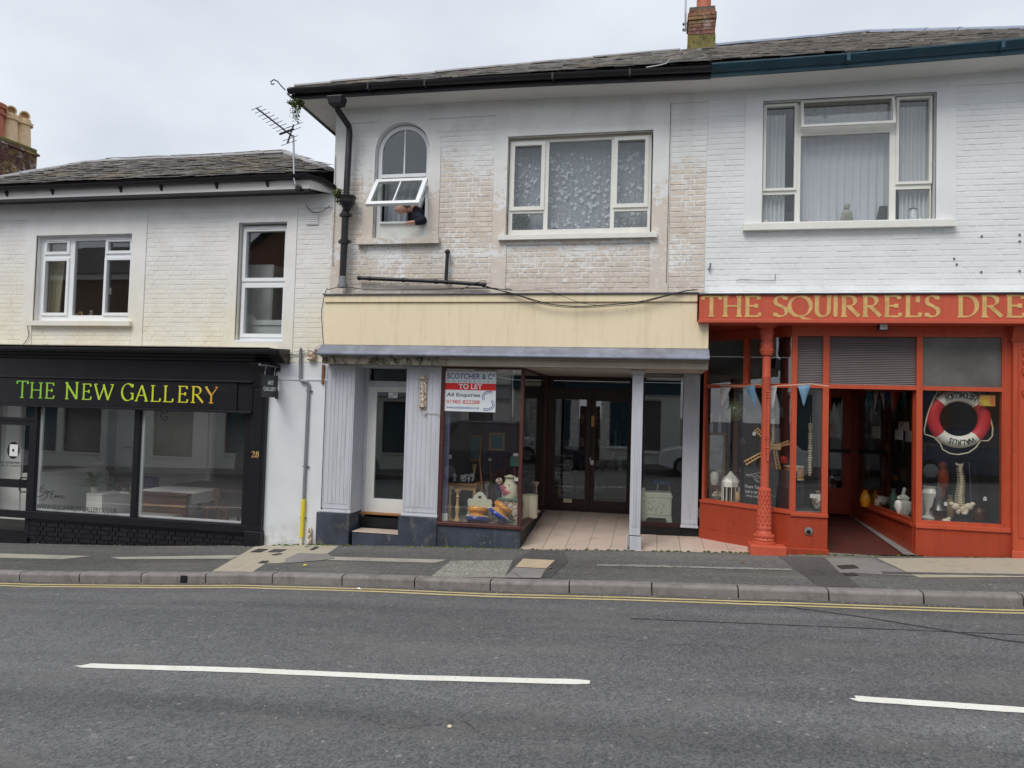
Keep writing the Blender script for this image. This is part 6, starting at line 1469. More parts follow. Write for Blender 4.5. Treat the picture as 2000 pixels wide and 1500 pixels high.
# TV aerial
ae = thing('tv_aerial', 'tall television aerial on a bent pole above the low slate roof', 'aerial', Q(576, 370, -.33))
ya = -.33
mb = MB(); mb.tube([Q(580, 367, -.33), Q(577, 360, -.37), Q(574.5, 350, -.37), Q(573, 264, -.37)], .014, 8); mb.build('mast', M['silver'], ae, smooth=True)
mb = MB(); p = Q(584, 368, -.33); mb.lathe([(.05, 0), (.055, .02), (.03, .035)], p, 14, Matrix.Rotation(rad(90), 4, 'X')); mb.build('bracket', M['black_pipe'], ae, bevel=.004)
B0, B1 = Vector(Q(571, 266, -.30)), Vector(Q(501, 211, -1.05)); mb = MB(); mb.tube([B0, B1], .012, 6); boom = mb.build('boom', M['lead_dark'], ae)
ex_ = Vector((.30, -.10, .03)).normalized(); bd = (B1-B0).normalized()
for i in range(9):
    t = 1-.98*(i/8.6)*.92; c_ = B0.lerp(B1, max(t, .08)); L_ = .105+.006*i; mb = MB(); mb.tube([c_-ex_*L_, c_+ex_*L_], .0045, 5); mb.build('element', M['lead_dark'], boom)
up_ = Vector((.25, .1, 1)).normalized(); c0 = B0.lerp(B1, .06)
mb = MB(); mb.tube([c0-up_*.14, c0+up_*.16], .013, 6); mb.build('reflector_stem', M['lead_dark'], ae)
for s_ in (-.135, -.06, .07, .15): c_ = c0+up_*s_+Vector((.02, 0, 0)); mb = MB(); mb.tube([c_-ex_*.16, c_+ex_*.16], .0045, 5); mb.build('reflector_rod', M['lead_dark'], ae)
c_ = B0.lerp(B1, .17); mb = MB(); mb.tube([c_-ex_*.14, c_+ex_*.14], .017, 8); mb.build('dipole', M['black_pipe'], ae)
# hanging ART GALLERY sign
hs = thing('hanging_sign', 'black ART GALLERY sign hanging from an iron bracket beside the shopfront', 'hanging sign', Q(544, 720, -.02))
xs0 = P(541, 755, -.05)[0]; ysA, ysB = -.045, -.50
zA, zB = P(541, 776.5, ysA)[1], P(541, 734, ysA)[1]
a = RC(538, 713, 547.5, 725, -.01); MB().box(a[0], a[1], -.03, .0, a[2], a[3]).build('wall_plate', M['black_pipe'], hs, bevel=.006)
zb2 = P(541, 717, -.05)[1]; mb = MB(); mb.tube([(xs0, 0, zb2), (xs0, -.54, zb2)], .012, 8); mb.ball((xs0, -.55, zb2), .022, None, None, 8, 6); mb.build('arm', M['lead_dark'], hs)
for yq in (-.13, -.40):
    mb = MB(); mb.tube([(xs0, yq, zb2), (xs0+.012, yq-.01, zb2-.04), (xs0-.01, yq+.01, zb2-.08), (xs0, yq, zB)], .006, 5); mb.build('chain', M['grey_pipe'], hs)
mb = MB(); mb.box(xs0-.012, xs0+.012, ysB, ysA, zA, zB); sb = mb.build('board', M['black_gloss'], hs, bevel=.003)
xft = lambda u, y, z: (xs0+.012-y, u, z)
hh = zB-zA
txt('ART', ysB+.16, ysA-.13, zA+hh*.56, zB-hh*.25, .0, M['paper'], sb, xf=xft, bold=.01)
txt('GALLERY', ysB+.05, ysA-.05, zA+hh*.28, zA+hh*.46, .0, M['paper'], sb, xf=xft, bold=.01)
mb = MB(); mb.box(xs0+.0-.03, xs0+.0, -.045, -.01, zA-.02, zA+.11); tag(mb.build('stay_block', M['black_pipe'], hs))
# TO LET board
tb = thing('to_let_board', 'white, red and blue TO LET letting board behind the display window glass', 'sign board', Q(919, 765, .02))
xl_, xr_, zb_q, zt_q = RC(869, 725.5, 968.5, 804, .022)
yb = .022; W_ = xr_-xl_; Hq = zt_q-zb_q
brd = MB().box(xl_, xr_, yb, yb+.004, zb_q, zt_q).build('board', M['sign_white'], tb)
def on(u, v): return xl_+W_*u, zb_q+Hq*v
def bt(s, u0, u1, v0, v1, m_, bold=0.): x0_, z0_ = on(u0, v0); x1_, z1_ = on(u1, v1); txt(s, x0_, x1_, z0_, z1_, yb-.0012, M[m_], brd, bold=bold, th=.0008)
x0_, z0_ = on(0, .535); x1_, z1_ = on(1, .705); MB().box(x0_, x1_, yb-.0012, yb, z0_, z1_).build('red_band', M['sign_red'], brd)
bt('SCOTCHER & C', .04, .92, .81, .945, 'sign_blue', .008); bt('o', .93, .975, .88, .94, 'sign_blue', .02)
bt('C  O  M  M  E  R  C  I  A  L', .04, .96, .725, .765, 'print_black')
bt('TO LET', .27, .73, .56, .685, 'sign_white', .02)
bt('All Enquiries', .04, .70, .34, .46, 'print_black', .012)
bt('01983 822288', .04, .69, .19, .285, 'sign_red', .006)
bt('www.scotcherandco.co.uk', .04, .69, .065, .135, 'sign_blue')
def curve_strip(pts, w_):
    mb = MB(); V = [Vector(on(*p)) for p in pts]; A = []
    for i in range(len(V)):
        t = (V[min(i+1, len(V)-1)]-V[max(i-1, 0)]).normalized(); n = Vector((-t.y, t.x))*w_; A += [(*(V[i]+n), 0), (*(V[i]-n), 0)]
    mb.add([(a[0], yb-.0015, a[1]) for a in A], [(2*i, 2*i+2, 2*i+3, 2*i+1) for i in range(len(V)-1)]); mb.build('emblem', M['sign_blue'], brd)
for o in (0, .032):
    curve_strip([(.93, .515-o*1.15)]+arc(.87, .37, .13-o, .145-o*1.15, 90, 215, 16), .0045)
    curve_strip(arc(.84, .19, .135-o, .145-o*1.15, 50, -90, 18)+[(.76, .045+o*1.15)], .0045)

# ================================================================== goods in the middle shop window
pfz = pf
def at(px, Y, z=None, py=900): return P(px, py, Y)[0], Y, (pfz if z is None else z)
tbl = thing('side_table', 'pale wooden side table under trays of glassware in the display window', 'table', at(915, .75))
x0_, x1_ = P(872, 960, .75)[0]-.02, P(934, 960, .75)[0]; zt = P(930, 945, .62)[1]
MB().box(x0_, x1_+.03, .55, 1.05, zt-.025, zt).build('tabletop', M['wood'], tbl, bevel=.004)
for xx_ in (x0_+.03, x1_-.02):
    for yy_ in (.6, 1.0): MB().box(xx_-.02, xx_+.02, yy_-.02, yy_+.02, pfz, zt-.026).build('leg', M['wood_pale'], tbl, bevel=.003)
MB().box(x0_, x1_, .59, 1.01, zt-.10, zt-.027).build('apron', M['wood_pale'], tbl)
tr = thing('glass_tray', 'dark tray crowded with small cut glass pieces on the side table', 'tray', ((x0_+x1_)/2, .8, zt))
MB().box(x0_+.02, x1_-.06, .60, 1.0, zt+.001, zt+.025).build('tray', M['black'], tr, bevel=.006)
r2 = random.Random(3)
for i in range(16):
    x_, y_ = r2.uniform(x0_+.05, x1_-.09), r2.uniform(.64, .95); h_ = r2.uniform(.05, .11); r = r2.uniform(.018, .032)
    mb = MB(); mb.lathe([(r*.8, 0), (r*.3, h_*.15), (r*.3, h_*.4), (r, h_*.6), (r*1.1, h_), (r*.95, h_)], (x_, y_, zt+.026), 10); mb.build('glass_piece', M['crystal'], tr, smooth=True)
def candlestick(px, Y, h, lab):
    x_, y_, z_ = at(px, Y); t = thing('candlestick', lab, 'candlestick', (x_, y_, z_), 'pair of tall turned candlesticks')
    MB().lathe([(.055, 0), (.055, .02), (.035, .03), (.028, .06)], (x_, y_, z_), 12).build('foot', M['brass'], t, smooth=True)
    MB().lathe([(.028, .06), (.02, .10), (.032, .16), (.03, .22), (.018, h*.55), (.016, h*.75), (.03, h*.78), (.018, h*.82), (.022, h*.9)], (x_, y_, z_), 12).build('stem', M['brass'], t, smooth=True)
    MB().lathe([(.03, h*.9), (.045, h*.96), (.05, h), (.02, h)], (x_, y_, z_), 12).build('drip_pan', M['brass'], t, smooth=True)
candlestick(881, .24, .50, 'left one of two pale turned candlesticks in the display window')
candlestick(896, .18, .46, 'right one of two pale turned candlesticks in the display window')
# cream wall pocket with a heart
wpk = thing('letter_rack', 'pale cream wooden letter rack with a heart cut into its back', 'letter rack', at(935, .32))
xa, xb = P(911.5, 980, .32)[0], P(960, 980, .32)[0]; zt2_ = P(935, 961, .32)[1]; xc_ = (xa+xb)/2; hw = (xb-xa)/2
outl = [(-1, .62), (-.93, .72), (-.8, .74), (-.62, .72), (-.45, .86), (-.2, .97), (0, 1), (.2, .97), (.45, .86), (.62, .72), (.8, .74), (.93, .72), (1, .62), (.88, .25), (.86, 0), (-.86, 0), (-.88, .25)]
zz0 = pfz+.02; HH = zt2_-zz0
MB().prism([(xc_+u*hw, zz0+v*HH) for u, v in outl], .36, .38).build('back', M['pale_green'], wpk, bevel=.004)
MB().box(xc_-hw*.84, xc_+hw*.84, .27, .29, zz0, zz0+HH*.33).build('front', M['pale_green'], wpk, bevel=.004)
hp = [(0, -.9), (-.9, .15), (-.75, .7), (-.35, .8), (0, .45), (.35, .8), (.75, .7), (.9, .15)]
MB().prism([(xc_+u*.03, zz0+HH*.80+v*.028) for u, v in hp], .355, .3605).build('heart_opening', M['black'], wpk)
# two pottery stands
def potstand(c, rx, rz, tilt, lab):
    t = thing('pottery_stand', lab, 'pottery', c); mt = Matrix.Rotation(tilt, 4, 'Y') @ Matrix.Rotation(rad(-14), 4, 'X')
    def part(n, prof, m_, k=28): MB().lathe(prof, c, k, mt).build(n, M[m_], t, smooth=True)
    part('base', [(.0, .0), (rx, .0), (rx*1.12, .025), (rx*1.05, .055), (rx*.9, .06)], 'ceramic_b')
    part('waist', [(rx*.95, .055), (rx*.78, .075), (rx*.72, .10), (rx*.78, .125)], 'ceramic_y')
    part('body', [(rx*.7, .085), (rx*.74, .12), (rx*.98, .14), (rx*1.02, .17), (rx*.92, .20), (rx*.66, .205), (rx*.5, .19)], 'ceramic_y')
    part('inner', [(.01, .15), (rx*.5, .16), (rx*.55, .195)], 'black')
    mb = MB()
    for k in range(26):
        a_ = 2*PI*k/26; p = mt @ Vector((rx*1.02*math.cos(a_), rx*1.02*math.sin(a_), .066)); mb.ball((c[0]+p.x, c[1]+p.y, c[2]+p.z), .008, .008, .016, 6, 4)
    mb.build('white_waves', M['ceramic_w'], t, kind='stuff', smooth=True)
x_, y_, z_ = at(935, .20); potstand((x_, y_, z_+.015), .155, .2, 0, 'upright mustard and blue glazed pottery stand in the display window')
x_, y_, z_ = at(976, .17); potstand((x_-.02, y_, z_+.10), .15, .2, rad(32), 'tilted mustard and blue glazed pottery stand leaning on its neighbour')
# milk churn
x_, y_, z_ = at(997, .50); ch = thing('milk_churn', 'cream milk churn painted with flowers standing on a wooden box', 'milk churn', (x_, y_, z_+.19))
zc = P(997, 972, .5)[1]; k_ = (P(997, 936, .5)[1]-zc)/.36
bxw = thing('wooden_box', 'weathered wooden crate beneath the painted milk churn', 'crate', (x_, y_, z_))
MB().box(x_-.13, x_+.16, y_-.13, y_+.13, z_, zc-.03).build('carcass', M['rust'], bxw, bevel=.004); MB().box(x_-.15, x_+.17, y_-.15, y_+.15, zc-.029, zc-.001).build('lid', M['green_box'], bxw, bevel=.004)
MB().lathe([(.0, 0), (.11, 0), (.115, .02), (.115, .18), (.075, .235), (.07, .28), (.085, .30)], (x_, y_, zc), 22).build('body', M['enamel'], ch, smooth=True)
MB().lathe([(.088, .30), (.09, .315), (.05, .325), (.02, .34)], (x_, y_, zc), 22).build('lid', M['enamel'], ch, smooth=True); MB().lathe([(.087, .296), (.092, .302), (.087, .306)], (x_, y_, zc), 22).build('rim', M['black'], ch)
mb = MB()
for k in range(9): mb.ball((x_-.03+r2.uniform(-.04, .05), y_-.112, zc+r2.uniform(.05, .2)), r2.uniform(.008, .02), .006, r2.uniform(.008, .02), 6, 4)
mb.build('painted_flower', M['skin'], ch, kind='stuff')
a = RC(1004, 933, 1018, 940, .45); tag(MB().box(a[0], a[1], .45, .455, a[2], a[3]).build('price_card', M['paper']), 'small price card standing on the milk churn lid', 'price card')
# sticks and brushes leaning
def stick(p0, p1, r, mt, lab, name='walking_stick', cat='walking stick', head=None):
    t = thing(name, lab, cat, p0); MB().tube([p0, p1], r, 6).build('shaft', M[mt], t, smooth=True)
    if head: mb = MB(); head(mb, Vector(p1)); mb.build('head', M['silver' if mt != 'wood' else 'bone'], t, smooth=True)
stick(at(950, .6), Q(936, 892, .9), .010, 'wood', 'brown walking stick leaning left behind the letter rack')
stick(at(966, .6), Q(957, 898, .9), .009, 'wood_dark', 'dark stick with a pale knob leaning among the window goods', head=lambda mb, p: mb.ball(p, .03, .02, .025, 8, 6))
stick(at(972, .6), Q(962, 888, .9), .007, 'black', 'thin black stick leaning rightmost of the bundle')
bm_ = thing('umbrella_bundle', 'dark folded umbrella leaning beside the milk churn', 'umbrella', at(968, .45))
MB().tube([at(980, .45), Q(972, 960, .5), Q(966, 946, .5)], [.03, .05, .02], 8).build('canopy', M['navy'], bm_, smooth=True)
mb = MB(); p = Q(975, 940, .46); mb.ball(p, .055, .03, .055, 12, 8); tag(mb.build('powder_puff', M['rust'], smooth=True), 'round white and brown object above the dark umbrella', 'ornament')
mb = MB(); a_, b_, c_, d_ = Q(975, 950, .40), Q(983, 968, .38), Q(996, 963, .38), Q(984, 945, .42); mb.add([a_, b_, c_, d_]+[(q[0], q[1]+.01, q[2]) for q in (a_, b_, c_, d_)], [(0,1,2,3),(7,6,5,4),(0,4,5,1),(1,5,6,2),(2,6,7,3),(3,7,4,0)]); tag(mb.build('picture_book', PM('printed card', C(190, 70, 80), .5, .1, 8, 0, 40, C(60, 70, 140), (.5, .56), 14)), 'red picture card leaning against the milk churn', 'card')
# green tin, enamel bread bin
a = RC(996, 892, 1012, 911, .9); gt = thing('green_tin', 'green painted tin on a stand behind the window mullion', 'tin', ((a[0]+a[1])/2, .95, pfz)); MB().box(a[0], a[1], .9, 1.0, a[2], a[3]).build('body', M['green_box'], gt, bevel=.005)
b_ = RC(1002, 885, 1012, 891, .9); MB().box(b_[0], b_[1], .9, .91, b_[2], b_[3]).build('card', M['paper'], gt); MB().box((a[0]+a[1])/2-.02, (a[0]+a[1])/2+.02, .93, .97, pfz, a[2]).build('stand', M['wood_dark'], gt)
x_ = P(1035, 980, .95)[0]; zt3 = P(1035, 966, .95)[1]; bb = thing('bread_bin', 'round cream enamel bread bin in the side of the display window', 'bin', (x_-.02, .95, pfz))
MB().lathe([(0, 0), (.135, 0), (.14, .01), (.14, zt3-pfz-.03), (.135, zt3-pfz-.02)], (x_-.02, .95, pfz), 24).build('body', M['enamel'], bb, smooth=True); MB().lathe([(.145, zt3-pfz-.025), (.145, zt3-pfz-.01), (.09, zt3-pfz+.005), (.02, zt3-pfz+.01)], (x_-.02, .95, pfz), 24).build('lid', M['enamel'], bb, smooth=True)
mb = MB(); mb.tube([(x_-.17, .93, zt3-.06), (x_-.18, .92, zt3-.085), (x_-.17, .93, zt3-.11)], .01, 6); mb.build('handle', M['black'], bb)
for px, Y, h_, r, m_, lab in ((925, 1.3, .75, .05, 'brass', 'tall brass lamp base behind the side table'), (950, 1.2, .5, .07, 'rust', 'mottled vase in shadow behind the leaning sticks'), (985, 1.5, .85, .06, 'wood_dark', 'dark turned stand deep behind the milk churn'), (1012, 1.1, .35, .1, 'crystal', 'cut glass vase behind the milk churn'), (1045, 1.5, .5, .09, 'rust', 'mottled crock in the side return of the display window')):
    x_ = P(px, 950, Y)[0]; mb = MB(); mb.lathe([(0, 0), (r, 0), (r*1.1, .03), (r*.4, .07), (r*.5, h_*.5), (r*.35, h_*.8), (r*.8, h_)], (x_, Y, pfz), 14); tag(mb.build('vase', M[m_], smooth=True), lab, 'vase')
for (x0q, y0q, x1q, y1q), Y, m_, lab in (((905, 850, 940, 900), 2.0, 'wood', 'wooden framed picture hanging dimly behind the display'), ((955, 845, 985, 880), 2.0, 'brass', 'gilt framed picture hanging dimly behind the display')):
    a = RC(x0q, y0q, x1q, y1q, Y); pc_ = thing('wall_picture', lab, 'picture', ((a[0]+a[1])/2, Y, a[2])); mb = MB(); ring(mb, *a, .035, Y, Y+.03); mb.build('frame', M[m_], pc_, bevel=.004); MB().box(a[0]+.03, a[1]-.03, Y+.02, Y+.025, a[2]+.03, a[3]-.03).build('canvas', M['cloth_t'], pc_)
# patterned screen at the left edge and wall behind
xs_ = wx0+.01; MB().box(xs_+.03, xs_+.10, .10, .12, pfz+.12, zb0-.2).build('side_panel', PM('purple printed paper', C(104, 102, 134), .8, .12, 9, .2, 40, C(70, 66, 90), (.56, .62), 12, stretch=(.6, 1, 4)), mid)
MB().box(xs_+.03, xs_+.11, .08, .14, pfz, pfz+.119).build('side_skirting', M['white_wood'], mid)
br_ = MB(); MB().box(wx0+.15, cxn-.5, 2.1, 2.12, pfz+.25, zb0-.5).build('back_panel', PM('dark plum panel', C(78, 60, 88), .8, .25, 7, .2, 40), mid)
lad = thing('stepladder', 'narrow pale weathered post standing behind the glassware', 'post', at(890, 1.3)); MB().tube([Q(885, 850, 1.3), Q(892, 930, 1.3)], .035, 6).build('post', M['rust'], lad)
a = RC(876, 888, 882, 896, .5); tag(MB().box(a[0], a[1], .5, .505, a[2], a[3]).build('price_tag', M['paper'], bevel=.002), 'white price tag hanging at the left of the display window', 'price tag')
MB().box(P(960, 900, 1.8)[0], cxn-.3, 1.8, 1.85, pfz, pfz+.65).build('red_cloth_panel', PM('dark red cloth', C(96, 40, 42), .9, .2, 5, .2), mid)
# blackboard behind the left leaf
bbd = thing('blackboard', 'chalked blackboard standing behind the left glass of the entry door', 'blackboard', Q(1100, 960, 2.55))
a = RC(1083, 882, 1120, 966, 2.55); MB().box(a[0], a[1], 2.55, 2.57, a[2], a[3]).build('board', M['blackboard'], bbd)
r8 = random.Random(2); mb = MB()
for i, (u0, u1) in enumerate(((.3, .9), (.55, .95), (.05, .75), (.05, .9), (.05, .85), (.05, .6), (.05, .95), (.05, .9), (.45, .9))):
    zz_ = a[3]-(a[3]-a[2])*(.10+i*.10); xx_ = a[0]+(a[1]-a[0])*u0
    while xx_ < a[0]+(a[1]-a[0])*u1:
        mb.tube([(xx_+r8.uniform(-.008, .012), 2.548, zz_+r8.uniform(-.016, .016)) for _ in range(4)], .0022, 3); xx_ += r8.choice((.018, .018, .018, .034))
mb.build('chalk_writing', M['chalk'], bbd, kind='stuff')
a = RC(1120, 919, 1127, 924, 2.33); tag(MB().box(a[0], a[1], 2.338, 2.341, a[2], a[3]).build('sticker', M['conc_grey']), 'small pale sticker on the left entry door glass', 'sticker')
# cream chest and stool in the recessed window
y_ = 1.12; xa, xb = P(1246, 990, y_)[0], P(1312, 990, y_)[0]; zt4 = P(1280, 962, y_)[1]; zb4 = P(1280, 1013, y_)[1]
cst = thing('magazine_chest', 'cream painted chest with carved feet and dark sprig pattern', 'chest', ((xa+xb)/2, y_, pf3))
MB().box(xa, xb, y_, y_+.34, zb4+.05, zt4).build('carcass', M['pale_green'], cst, bevel=.02)
MB().box(xa-.012, xb+.012, y_-.012, y_+.35, zt4-.07, zt4-.055).build('lid_lip', M['pale_green'], cst, bevel=.005)
mb = MB(); mb.prism([(xa, zb4+.05), (xb, zb4+.05), (xb+.012, pf3+.0), (xb-.05, pf3), (xb-.09, zb4+.012), (xa+.15, zb4+.012), (xa+.07, pf3), (xa, pf3)], y_-.004, y_+.02); mb.build('foot_rail', M['pale_green'], cst, bevel=.003)
mb = MB(); mb.box(xa+.0, xa+.10, y_+.02, y_+.06, zt4, zt4+.06); mb.build('handle', M['pale_green'], cst, bevel=.01)
mb = MB()
for k in range(40):
    u, v = r2.random(), r2.random(); mb.ball((xa+(xb-xa)*(.2+.62*u), y_-.002, zb4+.09+(zt4-zb4-.22)*v), r2.uniform(.004, .012), .003, r2.uniform(.004, .008), 6, 4)
mb.build('sprig_pattern', M['green_glass'], cst, kind='stuff')
stl = thing('blue_stool', 'round stool with a blue seat and thin chrome legs behind the cream chest', 'stool', Q(1296, 1000, 1.6)[:2]+(pf3,))
c_ = Q(1296, 942, 1.6); MB().lathe([(0, -.02), (.155, -.02), (.165, 0), (.16, .02), (0, .03)], c_, 24).build('seat', PM('blue vinyl', C(38, 92, 150), .35, .1, 5, .05), stl, smooth=True)
for k in range(4):
    a_ = PI/4+k*PI/2; MB().tube([(c_[0]+.12*math.cos(a_), c_[1]+.12*math.sin(a_), c_[2]-.02), (c_[0]+.18*math.cos(a_), c_[1]+.18*math.sin(a_), pf3)], .011, 6).build('leg', M['silver'], stl, smooth=True)

# ================================================================== goods in the orange shop
def flag(pts, mt, lab, y, group, back=.0):
    mb = MB(); q = [Vector(Q(px, py, y)) for px, py in pts]; n = 6; vs = []
    for i in range(n+1):
        t = i/n; a_ = q[0].lerp(q[2], t); b_ = q[1].lerp(q[2], t); w_ = .02*math.sin(t*4+q[0].x*9)
        vs += [a_+Vector((0, w_, 0)), (a_+b_)/2+Vector((0, w_+.012, 0)), b_+Vector((0, w_*.5, 0))]
    mb.add(vs, [(3*i+j, 3*i+j+1, 3*i+3+j+1, 3*i+3+j) for i in range(n) for j in (0, 1)])
    o = mb.build('bunting_flag', M[mt], smooth=True); sm = o.modifiers.new('thickness', 'SOLIDIFY'); sm.thickness = .003; return tag(o, lab, 'flag', group)
Gf = 'bunting flags hung outside the splayed window'
# the bunting hangs in front of the splayed glass
def spl(px, py, off=.06):
    u, z = on_plane(px, py, A2, B2); x, y, z = xfo(u, -off, z); return Vector((x, y, z))
def flag2(pts, mt, lab):
    mb = MB(); q = [spl(*p) for p in pts]; n = 6; vs = []
    for i in range(n+1):
        t = i/n; a_ = q[0].lerp(q[2], t); b_ = q[1].lerp(q[2], t); w_ = .014*math.sin(t*4+q[0].x*9)
        vs += [a_+Vector((0, w_, 0)), (a_+b_)/2+Vector((0, w_+.012, 0)), b_+Vector((0, w_, 0))]
    mb.add(vs, [(3*i+j, 3*i+j+1, 3*i+3+j+1, 3*i+3+j) for i in range(n) for j in (0, 1)])
    o = mb.build('bunting_flag', M[mt], smooth=True); sm = o.modifiers.new('thickness', 'SOLIDIFY'); sm.thickness = .003; tag(o, lab, 'flag', Gf)
flag2([(1412.5, 755), (1433, 756.5), (1411.5, 800)], 'cloth_w', 'off white bunting flag, leftmost on the splayed window')
flag2([(1459, 755), (1479, 752.5), (1481, 797)], 'cloth_b', 'pale blue bunting flag left of the iron column')
flag2([(1506, 755), (1523, 754), (1513, 806)], 'cloth_w', 'white bunting flag just right of the iron column')
flag([(1557.5, 753.5), (1583, 751), (1570, 794)], 'cloth_b', 'blue bunting flag in front of the narrow light', -.05, Gf)
Gi = 'bunting flags hung inside behind the doorway glass'
flag([(1693, 764), (1709, 764), (1690, 814)], 'cloth_t', 'teal flag, leftmost inside the doorway window', 1.3, Gi); flag([(1707, 764), (1716, 765), (1706, 810)], 'cloth_w', 'narrow white flag inside the doorway window', 1.2, Gi)
flag([(1718, 765), (1727, 765), (1727, 800)], 'cloth_w', 'short white flag beside the navy flag inside', 1.1, Gi); flag([(1727, 764), (1737, 764), (1733, 802)], 'cloth_n', 'navy flag left of the red flag inside', 1.05, Gi)
flag([(1737, 762), (1759, 762), (1744, 809)], 'cloth_r', 'red flag hanging inside the doorway window', 1.0, Gi); flag([(1760, 763), (1769, 764), (1767, 798)], 'cloth_t', 'small teal flag, rightmost inside the doorway window', .9, Gi)
flag([(1619, 757), (1622.5, 757), (1623, 805)], 'cloth_r', 'thin red flag at the left edge of the doorway', .3, Gi)
mb = MB(); mb.tube([spl(1410, 752, .07), spl(1431, 754, .07), spl(1462, 755, .07), spl(1481, 751, .07), spl(1510, 755, .07), spl(1545, 753, .07), Q(1583, 750, -.06), Q(1619, 754.5, -.06)], .005, 5); tag(mb.build('bunting_line', M['rope']), 'white cord carrying the bunting across the orange rail', 'cord')
mb = MB(); mb.tube([Q(1690, 763, 1.3), Q(1735, 763, 1.1), Q(1772, 762, .85)], .004, 5); tag(mb.build('bunting_line', M['rope']), 'cord carrying the flags inside the doorway window', 'cord')
# glass float
c_ = Vector(Q(1434.5, 803, .80)); R_f = .148; fl = thing('fishing_float', 'green glass fishing float in a rope net hanging in the splayed window', 'fishing float', c_)
MB().ball(c_, R_f*.94, None, None, 24, 14).build('globe', M['green_glass'], fl, smooth=True)
mb = MB(); 
for k in range(10):
    for s_ in (1, -1): mb.tube([c_+Vector((math.sin(t)*math.cos(s_*t*1.3+2*PI*k/10), math.sin(t)*math.sin(s_*t*1.3+2*PI*k/10), -math.cos(t)))*R_f for t in [PI*(j+.2)/12.4 for j in range(13)]], .006, 4)
mb.tube([c_+Vector((0, 0, R_f)), c_+Vector((0, 0, R_f+.25))], .008, 5); mb.build('net', M['net'], fl)
# framed mirror, jar, dark post
ft = lambda px, Y: Q(px, 950, Y)
a = RC(1384, 847, 1418, 957, .98); mf = thing('mirror', 'tall wooden framed mirror standing in the splayed window', 'mirror', ((a[0]+a[1])/2, 1.0, opf)); mb = MB(); ring(mb, a[0], a[1], a[2], a[3], .028, 1.15, 1.19); mb.build('frame', M['wood'], mf, bevel=.004)
g = NG('mirror silver'); k = g.fin((.5, .53, .55), .12, g.bump(g.noise(9, 4, .6), .5, .02), 1.); MB().box(a[0]+.025, a[1]-.025, 1.175, 1.18, a[2]+.02, a[3]-.02).build('glass', g.m, mf)
MB().box(a[0], a[1], 1.15, 1.22, opf, a[2]).build('stand', M['wood_dark'], mf)
x_, _, _ = Q(1395, 930, 1.05); zq_ = P(1395, 947, 1.02)[1]; MB().lathe([(0, 0), (.05, 0), (.065, .05), (.065, .16), (.045, .19), (.05, .2)], (x_, 1.02, zq_), 16).build('jar_body', M['ceramic_w'], None, smooth=True, label='white jar standing in front of the tall mirror', cat='jar'); 
MB().box(x_-.07, x_+.07, .96, 1.08, opf, zq_-.001).build('plinth_block', M['wood_dark'], None, label='dark block carrying the white jar', cat='block')
a = RC(1430, 826, 1440, 930, 1.8); tag(MB().box(a[0], a[1], 1.8, 1.88, opf, a[3]).build('timber_post', M['wood']), 'plain timber post deep behind the fishing float', 'post')
# lantern / cage
c_ = Vector((Q(1427, 950, .72)[0], .72, opf)); ln = thing('bird_cage', 'white domed metal cage lantern with a ring on top', 'lantern', c_); zt5 = P(1430, 915, .72)[1]; Hc = zt5-opf; s_ = Hc/.42
MB().lathe([(.105*s_, .20*s_), (.11*s_, .26*s_), (.08*s_, .31*s_), (.03*s_, .355*s_), (.012*s_, .385*s_)], c_, 8).build('dome', M['ceramic_w'], ln, smooth=False)
for k in range(12):
    a_ = 2*PI*k/12; MB().tube([c_+Vector((.104*s_*math.cos(a_), .104*s_*math.sin(a_), .0)), c_+Vector((.104*s_*math.cos(a_), .104*s_*math.sin(a_), .2*s_))], .006, 5).build('bar', M['ceramic_w'], ln)
MB().lathe([(0, 0), (.11*s_, 0), (.11*s_, .015), (0, .015)], c_, 12).build('base', M['ceramic_w'], ln)
mb = MB(); mb.tube([c_+Vector((.02*math.cos(t), 0, .40*s_+.02*math.sin(t))) for t in [2*PI*i/12 for i in range(13)]], .004, 5); mb.build('ring', M['silver'], ln)
c2 = Vector((Q(1440, 970, .66)[0], .62, opf)); MB().ball(c2+Vector((0, 0, .09)), .04, .035, .085, 10, 8).build('bronze_ornament', M['brass'], None, label='small bronze coloured ornament between cage and blackboard', cat='ornament', smooth=True)
# blackboard with pointing hand
bq = thing('blackboard', 'blackboard with a chalk pointing hand and message in the splayed window', 'blackboard', spl(1470, 950, -.2))
u0, z0_ = on_plane(1443, 983, A2, B2); u1, _ = on_plane(1546, 983, A2, B2); _, z1_ = on_plane(1470, 914, A2, B2); z0_ = opf
MB(xf=xfo).box(u0, u1, .12, .14, z0_, z1_).build('board', M['blackboard'], bq)
def chalk(pts, r=.0035): mb = MB(); mb.tube([spl(px, py, -.115) for px, py in pts], r, 4); mb.build('chalk_drawing', M['chalk'], bq)
def z5(u, v): return (1360+u/5.557, 740+v/5.557)
chalk([z5(*p) for p in [(490,1040),(560,1040),(600,1030),(640,1018),(690,1040)]]); chalk([z5(*p) for p in [(490,1040),(510,1055),(570,1058),(600,1075),(570,1080),(590,1100),(620,1110),(600,1085),(630,1070)]]); chalk([z5(*p) for p in [(600,1110),(630,1128),(650,1110),(640,1060),(610,1050),(590,1062)]])
for s, v, uu in (('Please Take a', 1160, (478, 680)), ('look in our other', 1215, (480, 690)), ('shop today!', 1265, (490, 655))):
    (xa_, ya_), (xb_, yb_) = z5(uu[0], v), z5(uu[1], v+22); ua, za_ = on_plane(xa_, ya_, A2, B2); ub, zb_a = on_plane(xb_, yb_, A2, B2)
    txt(s, ua, ub, za_-.03, za_+.015, .119, M['chalk'], bq, xf=xfo, th=.001)
